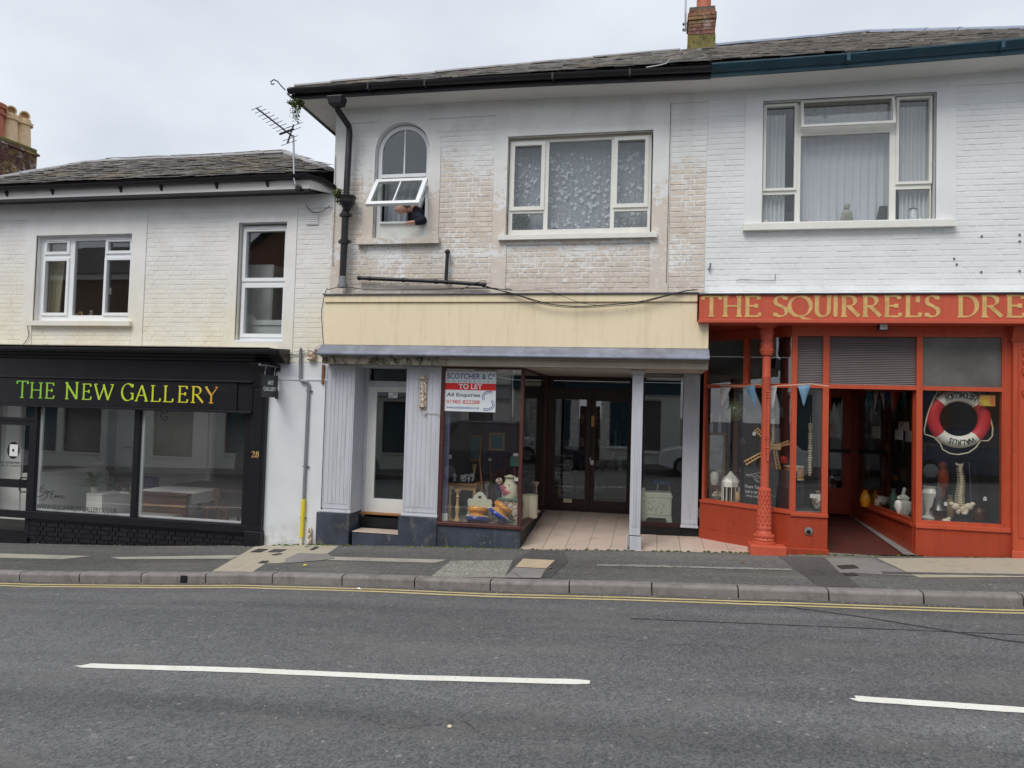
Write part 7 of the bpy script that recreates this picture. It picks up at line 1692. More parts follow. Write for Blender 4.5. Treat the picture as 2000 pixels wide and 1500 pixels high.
# windmill sails
wmill = thing('model_windmill', 'wooden model windmill with four latticed sails behind the iron column', 'model windmill', Q(1508, 960, .35))
hub = Vector(Q(1512, 873, .32)); MB().box(hub.x-.05, hub.x+.09, hub.y-.02, hub.y+.08, hub.z-.04, hub.z+.04).build('hub', M['wood_pale'], wmill, bevel=.008)
for tx, ty in ((1476, 838), (1542, 864), (1455, 905), (1524, 933)):
    tip = Vector(Q(tx, ty, .30)); d_ = (tip-hub); L_ = d_.length; d_.normalize(); n_ = Vector((0, 1, 0)).cross(d_).normalized(); b0 = hub+d_*.03
    for s_ in (-.026, .026): MB().tube([b0+n_*s_*.6, tip+n_*s_], .0075, 4).build('sail_rail', M['wood_pale'], wmill)
    for i in range(9): p = b0.lerp(tip, (i+1)/9.3); MB().tube([p-n_*.026, p+n_*.026], .005, 4).build('sail_slat', M['wood_pale'], wmill)
MB().lathe([(.12, 0), (.07, hub.z-opf-.0), (.075, hub.z-opf+.02), (.01, hub.z-opf+.06)], (hub.x+.03, hub.y+.14, opf), 8).build('tower', M['wood_dark'], wmill)
# drum tin with red lid and stack of discs
a = RC(1534, 912, 1573, 937, .5); c_ = Vector(((a[0]+a[1])/2, .62, a[2])); dr_ = thing('toy_drum', 'toy drum with orange and cream pattern beside the windmill', 'toy drum', c_); rr_ = (a[1]-a[0])/2
MB().lathe([(0, 0), (rr_, 0), (rr_, a[3]-a[2]), (0, a[3]-a[2])], c_, 24).build('shell', PM('orange figured tin', C(206, 150, 74), .4, .2, 14, .1, 40, C(70, 50, 40), (.56, .6), 22), dr_, smooth=True)
for z_ in (0, a[3]-a[2]): MB().lathe([(rr_*1.03, z_-.008), (rr_*1.05, z_), (rr_*1.03, z_+.008)], c_, 24).build('rim', M['bone'], dr_)
MB().box(c_.x-.12, c_.x+.12, .5, .74, opf, a[2]-.009).build('dark_crate', M['black'], None, label='dark crate carrying the toy drum', cat='crate', bevel=.006)
mb = MB(); c_ = Vector(Q(1530, 896, .7)); mb.lathe([(.0, -.06), (.05, -.06), (.06, 0), (.04, .03), (.0, .04)], c_, 16); tag(mb.build('toy_hat', M['cloth_r'], smooth=True), 'small pink and red cap above the toy drum', 'hat')
def discs(px, y0p, y1p, Y, n, rr_, lab):
    za_, zb_a = P(px, y1p, Y)[1], P(px, y0p, Y)[1]; x_ = P(px, 880, Y)[0]; t = thing('shell_string', lab, 'hanging string', (x_, Y, zb_a)); 
    for i in range(n):
        z_ = za_+(zb_a-za_)*(i+.5)/n; r = rr_*(.6+.5*abs(math.sin(i*.7))); MB().ball((x_, Y, z_), r, r, (zb_a-za_)/n*.42, 10, 5).build('bead', M['bone'], t, smooth=True)
    MB().tube([(x_, Y, za_), (x_, Y, zb_a+.1)], .003, 4).build('cord', M['rope'], t)
discs(1509.5, 818, 868, .45, 13, .026, 'string of pale discs right behind the iron column')
discs(1582, 826, 930, .45, 22, .03, 'long string of pale shells in the narrow light')
r9 = random.Random(8)
for i, px in enumerate((1381, 1389, 1397, 1405, 1413)):
    x_ = P(px, 840, 1.22)[0]; z_ = P(px, 845, 1.22)[1]; h_ = r9.uniform(.20, .30); mb = MB(); mb.lathe([(0, 0), (.034, 0), (.036, .12), (.014, .17), (.013, h_)], (x_, 1.22, z_), 10); tag(mb.build('bottle', M['crystal'] if i % 2 else M['cloth_n'], smooth=True), ('dim blue bottle, leftmost', 'pale bottle, second from the left', 'dim blue bottle in the middle', 'pale bottle, fourth from the left', 'dim blue bottle, rightmost')[i]+' of the row above the framed mirror', 'bottle', 'dim bottles above the mirror')
for px, py, Y, h_, r, m_, lab in ((1822, 960, .8, .34, .07, 'rust', 'dull figured vase behind the white pedestal vase'), (1856, 955, .9, .3, .06, 'brass', 'brass coloured vase between carving and spine model'), (1912, 990, .6, .22, .09, 'wood_dark', 'dark wooden bowl stand before the draped form'), (1690, 985, 1.7, .25, .08, 'ceramic_y', 'mustard jar deep behind the doorway side window'), (1720, 990, 1.4, .2, .09, 'rust', 'mottled pot beside the white lidded jar'), (1745, 985, 1.1, .34, .06, 'green_box', 'slim green vase behind the white lidded jar'), (1400, 975, 1.0, .16, .09, 'rust', 'squat mottled pot at the foot of the mirror'), (1532, 975, .45, .3, .08, 'wood_dark', 'dark turned stand near the front of the splayed window'), (1600, 985, .6, .24, .1, 'rust', 'mottled crock low in the narrow light')):
    x_ = P(px, py, Y)[0]; zf_ = opf2 if px > 1650 else opf; mb = MB(); mb.lathe([(0, 0), (r*.7, 0), (r*.75, .02), (r, h_*.4), (r*.7, h_*.75), (r*.4, h_*.85), (r*.55, h_)], (x_, Y, zf_), 14); tag(mb.build('vase', M[m_], smooth=True), lab, 'vase')
# busy shadowy shelves inside
def shelf(x0, x1, y, z0, z1, lab, seed, mts, parent_name='shelf_unit'):
    r3 = random.Random(seed); t = thing(parent_name, lab, 'shelves', ((x0+x1)/2, y, z0)); n = 4
    for i in range(n+1): z_ = z0+(z1-z0)*i/n; MB().box(x0, x1, y, y+.3, z_-.012, z_+.012).build('shelf', M['wood_dark'], t)
    MB().box(x0, x1, y+.3, y+.32, z0, z1).build('back', M['dark_room'], t)
    for i in range(n):
        x = x0+.05; z_ = z0+(z1-z0)*i/n+.013
        while x < x1-.08:
            w_ = r3.uniform(.04, .12); h_ = r3.uniform(.08, (z1-z0)/n-.06); mt = M[r3.choice(mts)]
            if r3.random() < .5: MB().lathe([(0, 0), (w_*.4, 0), (w_*.5, h_*.4), (w_*.3, h_*.8), (w_*.35, h_)], (x+w_/2, y+.13, z_), 12).build('goods', mt, t, smooth=True)
            else: MB().box(x, x+w_, y+.06, y+.2, z_, z_+h_).build('goods', mt, t, bevel=.004)
            x += w_+r3.uniform(.01, .08)
shelf(P(1380, 900, 2.6)[0], P(1530, 900, 2.6)[0], 2.6, opf-.2, opf+1.7, 'dim shelves of bottles deep inside the orange shop, left side', 5, ['green_glass', 'crystal', 'wood', 'ceramic_w', 'purple', 'wood_dark'])
shelf(P(1690, 900, 3.2)[0], P(1790, 900, 3.2)[0], 3.2, zdo, zdo+2.0, 'dim crowded shelves behind the doorway window', 11, ['wood', 'green_glass', 'rust', 'wood_dark', 'ceramic_y', 'green_box'])
shelf(P(1800, 900, 2.8)[0], P(1950, 900, 2.8)[0], 2.8, zdo, zdo+2.0, 'dim crowded shelves behind the lifebuoy window', 17, ['wood', 'green_glass', 'rust', 'wood_dark', 'crystal', 'green_box'])
shelf(P(1100, 900, 4.5)[0], P(1225, 900, 4.5)[0], 4.8, zb_, zb_+1.9, 'dim shelves at the back of the middle shop', 23, ['wood', 'green_glass', 'rust', 'wood_dark', 'crystal', 'purple'])
# papers on the doorway glass
for px, py, w_, h_, m_, lab in ((1710, 844, 15, 24, 'paper', 'tall white paper on the doorway side window'), (1754, 849, 12, 18, 'paper', 'pale notice right of the tall paper on the side window'), (1773, 852, 10, 20, 'conc_grey', 'grey notice furthest right on the side window'), (1763, 832, 16, 16, 'rust', 'brownish notice above the other papers')):
    u_, z_ = on_plane(px, py, (rx_0+.02, .071), (ixr, yi)); hw_ = w_*.0075*1.6; hz = h_*.0075*.5
    mb = MB(xf=xfd); mb.box(u_-hw_*.9, u_+hw_*.9, -.012, -.009, z_-hz, z_+hz); tag(mb.build('notice', M[m_]), lab, 'notice')
# lifebuoy
yL = .16; cL = Vector(Q(1872, 818, yL)); sL = mpp(1874, 818, yL); Rm_ = 45.3*sL; rt = 11.6*sL
lb = thing('lifebuoy', 'red and white lifebuoy lettered PORTSMOUTH and WALRUS hanging in the right window', 'lifebuoy', cL)
def torus(a0, a1, mt, name):
    mb = MB(); n = 24; vs = []
    for i in range(n+1):
        a_ = rad(a0+(a1-a0)*i/n); 
        for k in range(14):
            b_ = 2*PI*k/14; vs.append((cL.x+(Rm_+rt*math.cos(b_))*math.cos(a_), cL.y+rt*.8*math.sin(b_), cL.z+(Rm_+rt*math.cos(b_))*math.sin(a_)))
    mb.add(vs, [(i*14+k, i*14+(k+1) % 14, (i+1)*14+(k+1) % 14, (i+1)*14+k) for i in range(n) for k in range(14)]); return mb.build(name, M[mt], lb, smooth=True)
tp_ = torus(43, 137, 'ring_white', 'white_band'); bt_ = torus(222, 312, 'ring_white', 'white_band'); torus(137, 222, 'ring_red', 'red_band'); torus(-48, 43, 'ring_red', 'red_band')
def arcword(s, a0, a1, flip, parent):
    n = len(s)
    for i, ch_ in enumerate(s):
        a_ = rad(a0+(a1-a0)*(i+.5)/n); vs, fs = text_geo(ch_, .012); ax = min(v[0] for v in vs); bx_ = max(v[0] for v in vs); H_ = .072; k = H_/.72
        rr = Rm_+(-H_*.42 if not flip else H_*.42); up = Vector((math.cos(a_), math.sin(a_)))*(1 if not flip else 1)
        tx = Vector((up.y, -up.x)); sg = 1
        if flip: up, tx = up, tx
        base = Vector((cL.x+math.cos(a_)*(Rm_-H_*.42), cL.z+math.sin(a_)*(Rm_-H_*.42)))
        q = []
        for v in vs:
            u_ = (v[0]-(ax+bx_)/2)*k*.78; w_ = v[1]*k; p = base+tx*u_+up*w_
            q.append((p.x, cL.y-rt*.8-.004+(.003 if v[2] < 0 else 0)+.16*abs(w_-H_*.42)**1.5*2, p.y))
        MB().add(q, fs).build('lettering', M['print_black'], parent)
arcword('PORTSMOUTH', 124, 55, False, tp_); arcword('WALRUS', 301, 243, True, bt_)
mb = MB(); mb.box(cL.x+.20, cL.x+.38, cL.y-rt-.03, cL.y-rt-.02, cL.z+.17, cL.z+.31); tag(mb.build('orange_card', PM('orange card', C(206, 120, 60), .6, .1, 8, .05, 40, C(206, 190, 70), (.5, .6), 8)), 'orange card tucked over the right shoulder of the lifebuoy', 'card')
mb = MB(); RP = [(1833.5, 760), (1822, 782), (1811, 812), (1805, 840), (1806, 848), (1824, 854), (1836, 866), (1841, 878), (1856, 886), (1872, 888), (1892, 884), (1906, 874), (1915, 861), (1930, 861), (1938, 852), (1939, 836), (1933, 812), (1922, 790), (1908, 776)]
P3 = [Vector(Q(x, y, yL-.02)) for x, y in RP]; mb.tube(P3, .009, 6); mb.build('grab_line', M['rope'], lb, smooth=True)
mb = MB(); mb.tube([Q(1835, 768, yL-.02), Q(1833, 758, yL)], .005, 5); mb.tube([Q(1915, 785, yL-.02), Q(1912, 760, yL)], .005, 5); mb.build('hanging_cord', M['rope'], lb)
# spine model
spx = thing('spine_model', 'white model of a human spine and pelvis on a wire stand', 'spine model', Q(1880, 1000, .35)[:2]+(opf2,))
ys = .35
for i in range(22):
    t = i/21; px = 1873.5+3*math.sin(t*5)+4.5*t*t+1; py = 915+70*t; p = Q(px, py, ys); r = .022+.014*t
    mb = MB(); mb.ball(p, r, r, .010+.002*t, 10, 5); mb.box(p[0]-r*1.7, p[0]+r*1.7, p[1]+.01, p[1]+.02, p[2]-.003, p[2]+.004); mb.build('vertebra', M['bone'], spx, smooth=True)
mb = MB(); mb.tube([Q(1866, 905, ys), Q(1873, 909, ys), Q(1880, 906, ys), Q(1876, 912, ys), Q(1875, 920, ys)], [.015, .02, .014, .026, .02], 8); mb.build('skull_base', M['bone'], spx, smooth=True)
for s_ in (-1, 1):
    c_ = Vector(Q(1879+s_*13, 990, ys)); mb = MB(); mb.ball(c_, .055, .035, .05, 12, 8); mb.ball(c_+Vector((s_*.045, 0, .035)), .035, .03, .03, 10, 6); mb.ball(c_+Vector((-s_*.03, 0, -.06)), .03, .03, .045, 10, 6); mb.build('hip_bone', M['bone'], spx, smooth=True)
mb = MB(); mb.ball(Q(1880, 994, ys), .04, .03, .06, 10, 8); mb.ball(Q(1884, 1003, ys-.03), .035, .025, .025, 10, 6); mb.build('sacrum', M['bone'], spx, smooth=True)
mb = MB(); mb.tube([Q(1880, 903, ys+.03), Q(1893, 903, ys+.03), Q(1896, 960, ys+.03), Q(1899, 1010, ys+.03)], .004, 5); mb.build('wire_stand', M['silver'], spx)
# bell, busts, jars
bl = Vector((Q(1833, 985, .4)[0], .4, P(1833, 997, .4)[1])); be = thing('ship_bell', 'dull metal ship bell in the lower left of the lifebuoy window', 'bell', bl)
MB().lathe([(.10, 0), (.105, .008), (.075, .05), (.058, .12), (.05, .17), (.03, .185), (0, .19)], bl, 20).build('bell', M['bell'], be, smooth=True); mb = MB(); mb.tube([bl+Vector((0, 0, .18)), bl+Vector((0, 0, .36))], .012, 6); mb.box(bl.x-.03, bl.x+.03, .37, .43, bl.z+.18, bl.z+.30); mb.build('hanger', M['lead_dark'], be)
MB().box(bl.x-.05, bl.x+.05, .36, .44, opf2, bl.z).build('mount', M['wood_dark'], be)
bu = Vector((Q(1815, 990, .55)[0], .5, opf2)); bs = thing('white_pedestal', 'white pedestal vase standing behind the ship bell', 'vase', bu); MB().lathe([(0, 0), (.10, 0), (.11, .03), (.07, .06), (.06, .12), (.09, .28), (.11, .36), (.08, .42), (.10, .44)], bu, 18).build('body', M['ceramic_w'], bs, smooth=True)
mb = MB(); p = Vector(Q(1848, 1004, .25)); p.z = opf2+.03; mb.ball(p, .055, .04, .03, 10, 6); mb.ball(p+Vector((.03, 0, .03)), .03, .03, .02, 8, 5); tag(mb.build('jaw_model', M['bone'], smooth=True), 'small bone coloured jaw model at the foot of the window', 'ornament')
def jar(px, py, Y, s_, zf_, lab, mt='ceramic_w'):
    x_ = P(px, py, Y)[0]; t = thing('ginger_jar', lab, 'jar', (x_, Y, zf_)); MB().lathe([(0, 0), (.06*s_, 0), (.065*s_, .03*s_), (.115*s_, .14*s_), (.10*s_, .21*s_), (.06*s_, .235*s_), (.06*s_, .25*s_)], (x_, Y, zf_), 20).build('body', M[mt], t, smooth=True)
    MB().lathe([(.075*s_, .25*s_), (.07*s_, .28*s_), (.02*s_, .31*s_), (.022*s_, .34*s_), (0, .36*s_)], (x_, Y, zf_), 20).build('lid', M[mt], t, smooth=True)
jar(1764, 1000, .62, 1.0, opf2, 'lidded white jar behind the right doorway window'); jar(1797, 990, .75, .9, opf2, 'second lidded pale jar behind the corner post')
mb = MB(); p = Vector(Q(1842, 934, 1.0)); mb.ball(p, .075, .06, .17, 12, 8); mb.ball(p+Vector((-.01, 0, .17)), .055, .055, .06, 10, 8); mb.ball(p+Vector((-.02, .0, -.22)), .05, .05, .15, 10, 8); tag(mb.build('orange_carving', PM('orange carving', C(190, 84, 50), .5, .2, 8, .2, 40, C(226, 220, 210), (.6, .64), 7), smooth=True), 'tall orange and white carved figure behind the ship bell', 'carving')
a = RC(1868, 930, 1900, 960, 1.4); tag(MB().box(a[0], a[1], 1.4, 1.6, opf2, a[3]).build('green_cushion', M['green_box'], bevel=.03), 'dull green chair back behind the spine model', 'chair')
a = RC(1898, 896, 1940, 1010, 1.0); mb = MB(); mb.tube([((a[0]+a[1])/2, 1.1, opf2), ((a[0]+a[1])/2, 1.1, (a[2]+a[3])/2), ((a[0]+a[1])/2-.02, 1.1, a[3]-.05)], [.17, .16, .08], 10); tag(mb.build('draped_form', PM('dark draped cloth', C(52, 54, 64), .9, .2, 5, .3)), 'dark draped dress form at the right of the lifebuoy window', 'dress form')
for px, py, Y, lab in ((1924, 974, .3, 'white price tag on the dark draped form'), (1847, 984, .3, 'white price tag beside the ship bell'), (1473, 847, .5, 'white price tag tied to a windmill sail'), (1766, 956, .7, 'white price tag above the lidded jar')):
    p = Q(px, py, Y); mb = MB(); mb.prism([(p[0]-.02, p[2]-.026), (p[0]+.02, p[2]-.026), (p[0]+.022, p[2]+.012), (p[0], p[2]+.03), (p[0]-.022, p[2]+.012)], Y, Y+.003); tag(mb.build('price_tag', M['paper']), lab, 'price tag')
a = RC(1581, 965, 1622, 973, .2); tag(MB().box(a[0], a[1]-.06, .16, .17, a[2], a[3]).build('paper_label', M['paper']), 'long white label low in the narrow light', 'label')
tag(MB().box(nx1-.10, nx1-.03, .075, .085, a[2]-.02, a[3]+.01).build('paper_label', M['paper']), 'short white label by the doorway post', 'label')
a = RC(1715, 970, 1732, 981, 1.2); tag(MB().box(a[0], a[1]+.2, 1.2, 1.21, a[2], a[3]).build('shelf_card', M['conc_grey']), 'grey card low behind the doorway side window', 'card')
# floodlight under the fascia
a = RC(1712, 632.5, 1733, 647, -.12); flt = thing('floodlight', 'small floodlight fixed under the orange fascia above the doorway', 'floodlight', ((a[0]+a[1])/2, -.1, a[3]))
mb = MB(); mb.add([(a[0],-.19,a[2]),(a[1],-.19,a[2]),(a[1]-.02,-.06,a[2]+.03),(a[0]+.02,-.06,a[2]+.03),(a[0]+.015,-.17,a[3]),(a[1]-.015,-.17,a[3]),(a[1]-.02,-.06,a[3]),(a[0]+.02,-.06,a[3])], [(0,3,2,1),(4,5,6,7),(0,1,5,4),(1,2,6,5),(2,3,7,6),(3,0,4,7)]); mb.build('housing', M['black_pipe'], flt, bevel=.004)
MB().box(a[0]+.02, a[1]-.02, -.196, -.188, a[2]+.015, a[3]-.012).build('lens', M['crystal'], flt); MB().box((a[0]+a[1])/2-.02, (a[0]+a[1])/2+.02, -.12, -.08, a[3], zht+.004).build('bracket', M['black_pipe'], flt)

# ================================================================== gallery furniture
GF = gzf
def gp(px, py, Y): return Vector((P(px, py, Y)[0], Y, P(px, py, Y)[1]))
# white cabinet: end face towards the street
Yc = .8; a = RC(168, 966.5, 197, 1002, Yc); cab = thing('gallery_cabinet', 'long low white cabinet running into the gallery behind the first window', 'cabinet', ((a[0]+a[1])/2, 1.6, GF))
MB().box(a[0], a[1]+.02, Yc, 4.0, GF, a[3]).build('carcass', M['white_room'], cab, bevel=.005); MB().box(a[0]-.01, a[1]+.03, Yc-.01, 4.01, a[3]+.001, a[3]+.02).build('top', M['white_room'], cab, bevel=.003)
for k in range(4): MB().box(a[1]+.021, a[1]+.03, Yc+.08+.75*k, Yc+.78+.75*k, a[3]-.35, a[3]-.04).build('drawer', M['white_room'], cab)
zc_ = a[3]+.021
pl = thing('potted_fern', 'bushy green house plant in a pot on the white cabinet', 'house plant', (gp(186, 950, 1.05).x, 1.05, zc_)); MB().lathe([(0, 0), (.06, 0), (.08, .09), (.07, .09)], (gp(186, 950, 1.05).x, 1.05, zc_), 14).build('pot', M['ceramic_w'], pl, smooth=True)
mb = MB(); r4 = random.Random(9); c_ = Vector((gp(184, 950, 1.05).x, 1.05, zc_+.08))
for i in range(60):
    a_ = r4.uniform(0, 2*PI); el = r4.uniform(.1, 1.3); L_ = r4.uniform(.18, .36); tip = c_+Vector((math.cos(a_)*math.cos(el), math.sin(a_)*math.cos(el), math.sin(el)))*L_-Vector((0, 0, .04)); 
    for k in range(6):
        p = c_.lerp(tip, (k+1)/6)+Vector((0, 0, .03*math.sin(k/5*PI))); d_ = (tip-c_).normalized(); s_ = Vector((0, 0, 1)).cross(d_).normalized()*.036
        for sg in (-1, 1): mb.add([p, p+s_*sg*.6+d_*.012, p+s_*sg*1.3+d_*.03, p+s_*sg*.5+d_*.028], [(0, 1, 2, 3)])
mb.build('fronds', M['leaf'], pl, kind='stuff')
for px, s_, lab in ((213, 1.0, 'dark carved figurine nearest the house plant'), (231, 1.05, 'red brown carved figurine in the middle of the cabinet'), (249, .8, 'dark small figurine furthest right on the white cabinet')):
    Y_ = 1.0+(px-200)*.03; x_ = P(px, 955, Y_)[0]; x_ = min(x_, cab.location.x+.0); p = Vector((P(px, 955, 1.3)[0], 1.3, zc_)); 
    mb = MB(); mb.lathe([(0, 0), (.05*s_, 0), (.05*s_, .02), (.03*s_, .05), (.045*s_, .09), (.03*s_, .12), (.038*s_, .15), (.0, .18*s_)], p, 12); tag(mb.build('figurine', M['wood_dark'], smooth=True), lab, 'figurine')
MB().box(cab.location.x+.15, P(256, 955, 1.3)[0]+.1, 1.2, 1.5, zc_-.03, zc_-.001).build('side_shelf', M['white_room'], cab)
a = RC(183, 903, 213, 932, 2.4); tag(MB().box(a[0], a[1], 2.4, 2.6, GF, a[3]).build('display_plinth', M['conc_grey'], bevel=.004), 'tall grey display plinth behind the house plant', 'plinth')
a = RC(200, 903, 213, 920, 2.2); tag(MB().box(a[0], a[1], 2.2, 2.35, a[2], a[3]).build('dark_box', M['black'], bevel=.004), 'black box on the grey display plinth', 'box')
a = RC(272, 933, 297, 953, 1.9); tag(MB().box(a[0]-.12, a[1], 1.9, 2.1, GF, a[3]).build('purple_box', M['purple'], bevel=.004), 'purple box standing left of the long table', 'box')
# table with runner
Yt = .38; a = RC(276, 963, 364, 1000, Yt); tb2 = thing('gallery_table', 'reddish wooden table with panelled front behind the second window', 'table', ((a[0]+a[1])/2, Yt, GF)); zt6 = a[3]; xr2 = a[1]
MB().box(a[0]-.25, xr2, Yt, Yt+1.9, zt6-.04, zt6).build('tabletop', M['wood_dark'], tb2, bevel=.006); MB().box(a[0]-.2, xr2-.04, Yt+.03, Yt+.06, GF+.2, zt6-.041).build('front_panel', M['wood_dark'], tb2)
MB().box(a[0]-.2, xr2-.04, Yt+.015, Yt+.029, zt6-.22, zt6-.19).build('rail', M['wood'], tb2)
for xx_ in (a[0]-.18, xr2-.07):
    for yy_ in (Yt+.09, Yt+1.8): MB().box(xx_-.03, xx_+.03, yy_-.03, yy_+.03, GF, zt6-.041).build('leg', M['wood_dark'], tb2)
MB().box(xr2+.001, xr2+.75, Yt+.75, Yt+1.9, zt6-.04, zt6).build('side_leaf', M['wood_dark'], tb2, bevel=.006)
mb = MB(); nn_ = 14; e = .004
prof = [(a[0]-.2, zt6+e), (xr2-.02, zt6+e), (xr2+.008, zt6-.005), (xr2+.012, zt6-.18)]
vs = [(x, y, z) for y in (Yt+.12, Yt+.5, Yt+.9) for x, z in prof]; mb.add(vs, [(4*i+j, 4*i+j+1, 4*i+5+j, 4*i+4+j) for i in range(2) for j in range(3)])
vs = [(xr2-.2, Yt+.92, zt6+e), (xr2+.72, Yt+1.6, zt6+e), (xr2+.0, Yt+.95, zt6+e)]
o = mb.build('table_runner', M['cloth_w'], label='white cloth runner over the wooden gallery table', cat='table runner'); o.modifiers.new('t', 'SOLIDIFY').thickness = .004
def ovalchair(px, pt, pb, Y, lab, sc_=1.):
    x_ = P(px, (pt+pb)/2, Y)[0]; zt_a, zb_a = P(px, pt, Y)[1], P(px, pb, Y)[1]; zc__ = (zt_a+zb_a)/2; hh_ = (zt_a-zb_a)/2; t = thing('oval_back_chair', lab, 'chair', (x_, Y, GF), 'oval backed wooden chairs in the gallery')
    MB().lathe([(0, 0), (hh_*.8, 0), (hh_*.85, .012), (hh_*.8, .025), (0, .025)], (x_, Y, zc__), 20, Matrix.Rotation(rad(90), 4, 'X')).build('backrest', M['wood_dark'], t, smooth=True)
    zs__ = zb_a-.16; MB().box(x_-.035, x_+.035, Y-.015, Y+.0, zs__, zb_a+.02).build('splat', M['wood_dark'], t); MB().box(x_-.2, x_+.2, Y, Y+.4, zs__-.04, zs__).build('seat', M['wood_dark'], t, bevel=.01)
    for sx_ in (-.17, .17):
        for sy in (.03, .36): MB().box(x_+sx_-.02, x_+sx_+.02, Y+sy-.02, Y+sy+.02, GF, zs__-.041).build('leg', M['wood_dark'], t)
ovalchair(424, 951, 972, .3, 'oval backed chair before the white runner, close to the glass'); ovalchair(317, 944, 958, 3.0, 'oval backed chair beyond the wooden table')
rb = thing('rope_barrier', 'pair of dark posts with a rope slung between them', 'rope barrier', gp(331, 940, 3.6)); 
for px in (318, 346):
    p = gp(px, 908, 3.6); MB().tube([(p.x, p.y, GF), (p.x, p.y, p.z)], .03, 8).build('post', M['wood_dark'], rb, smooth=True); MB().ball(p, .045, None, None, 8, 6).build('finial', M['wood_dark'], rb, smooth=True)
p, q = gp(318, 913, 3.6), gp(346, 913, 3.6); MB().tube([p.lerp(q, t)-Vector((0, 0, .8*t*(1-t)*.7)) for t in [i/8 for i in range(9)]], .016, 6).build('rope', M['wood_dark'], rb, smooth=True)
ss = thing('step_stool', 'white folding step stool at the back of the gallery', 'step stool', gp(407, 940, 3.4)); 
for p_, q_ in (((401, 919), (393, 960)), ((413, 919), (424, 960)), ((404, 921), (407, 960)), ((414, 921), (410, 960))): MB().tube([gp(*p_, 3.4), gp(*q_, 3.4)], .012, 6).build('leg', M['paper'], ss)
for q_ in (918, 933, 944): p = gp(406, q_, 3.38); MB().box(p.x-.10, p.x+.10, 3.3, 3.42, p.z-.012, p.z+.012).build('step', M['paper'], ss)
a = RC(288, 600+201, 480, 800, .036)
mb = MB()
for cx__, sg in ((321, 1), (466, -1)): scribble(mb, [(cx__+sg*x, y) for x, y in ((8, 802), (2, 808), (-5, 804), (-7, 812), (-4, 819), (2, 822), (6, 818), (4, 813), (0, 814))], .028, .006)
mb.build('window_scroll', M['print_grey'], fr_)

# ================================================================== upper windows: curtains and ornaments
def curtain(x0, x1, z0, z1, y, mt, lab, amp=.022, folds=7, taper=0., name='curtain', seed=1, zb_amp=1.):
    mb = MB(); n = folds*6; m_ = 6; r5 = random.Random(seed); ph = [r5.uniform(-.6, .6) for _ in range(n+1)]; vs = []
    for j in range(m_+1):
        v = j/m_
        for i in range(n+1):
            u = i/n; xx = x0+(x1-x0)*(u*(1-taper*math.sin(v*PI*.5))); vs.append((xx, y+amp*math.sin(u*folds*2*PI+ph[i]*.5)*(.5+.5*v), z1+(z0-z1)*v))
    mb.add(vs, [(j*(n+1)+i, j*(n+1)+i+1, (j+1)*(n+1)+i+1, (j+1)*(n+1)+i) for j in range(m_) for i in range(n)]); o = mb.build(name, mt, smooth=True); return tag(o, lab, 'curtain')
def sheer(name, c, a=.75):
    g = NG(name); d = g.n('ShaderNodeBsdfDiffuse'); g.put(d.inputs[0], c); tl_ = g.n('ShaderNodeBsdfTranslucent'); g.put(tl_.inputs[0], c); t = g.n('ShaderNodeBsdfTransparent')
    m1 = g.n('ShaderNodeMixShader'); m1.inputs[0].default_value = .3; g.t.links.new(d.outputs[0], m1.inputs[1]); g.t.links.new(tl_.outputs[0], m1.inputs[2]); m2 = g.n('ShaderNodeMixShader'); m2.inputs[0].default_value = a; g.t.links.new(t.outputs[0], m2.inputs[1]); g.t.links.new(m1.outputs[0], m2.inputs[2]); g.t.links.new(m2.outputs[0], g.out.inputs[0]); return g.m
M['sheer'] = sheer('white sheer curtain', C(232, 236, 244), .94); M['sheer_w'] = sheer('white curtain', C(232, 236, 240), .95); M['lace'] = sheer('grey net curtain', C(186, 194, 204), .85); M['lace_motif'] = PM('white lace motif', C(226, 233, 240), .9, .03, 5, 0)
M['cream_curtain'] = PM('cream curtain cloth', C(222, 208, 178), .9, .06, 5, .1, 60)
yk = .24
curtain(wm[0]-.05, wm[1]+.05, wm[2]-.02, wm[3]+.05, yk+.06, M['lace'], 'grey net curtain with butterflies filling the wide window', .012, 22)
mb = MB(); r6 = random.Random(4)
for i in range(1500):
    x_ = r6.uniform(wm[0]+.05, wm[1]-.05); z_ = wm[2]+.03+(wm[3]-wm[2]-.20)*r6.random(); s_ = r6.uniform(.008, .014); a_ = r6.uniform(0, 2*PI)
    if i % 6 == 0:
        s_ *= 1.7
        for sg in (-1, 1):
            for a2 in (.5, -.7):
                d_ = Vector((math.cos(a2)*sg, math.sin(a2))); n_ = Vector((-d_.y, d_.x)); rr = lambda v: (x_+(v.x*math.cos(a_*.2)-v.y*math.sin(a_*.2)), yk+.035, z_+(v.x*math.sin(a_*.2)+v.y*math.cos(a_*.2)))
                mb.add([rr(Vector((0, 0))), rr(d_*s_*.8+n_*s_*.5), rr(d_*s_*1.5), rr(d_*s_*.8-n_*s_*.4)], [(0, 1, 2, 3)])
    else:
        d_ = Vector((math.cos(a_), math.sin(a_)))*s_; n_ = Vector((-d_.y, d_.x))*.38
        mb.add([(x_, yk+.035, z_), (x_+d_.x+n_.x, yk+.035, z_+d_.y+n_.y), (x_+2*d_.x, yk+.035, z_+2*d_.y), (x_+d_.x-n_.x, yk+.035, z_+d_.y-n_.y)], [(0, 1, 2, 3)])
tag(mb.build('lace_pattern', M['lace_motif'], kind='stuff'), 'white butterflies and leaves worked in the net curtain')
pln = leafy('window_plant', (P(1018, 432, .2)[0], .21, P(1018, 432, .2)[1]), .10, .02, .12, 160, .06, M['leaf'], 'small green plant behind the lower left pane of the wide window', 'house plant')
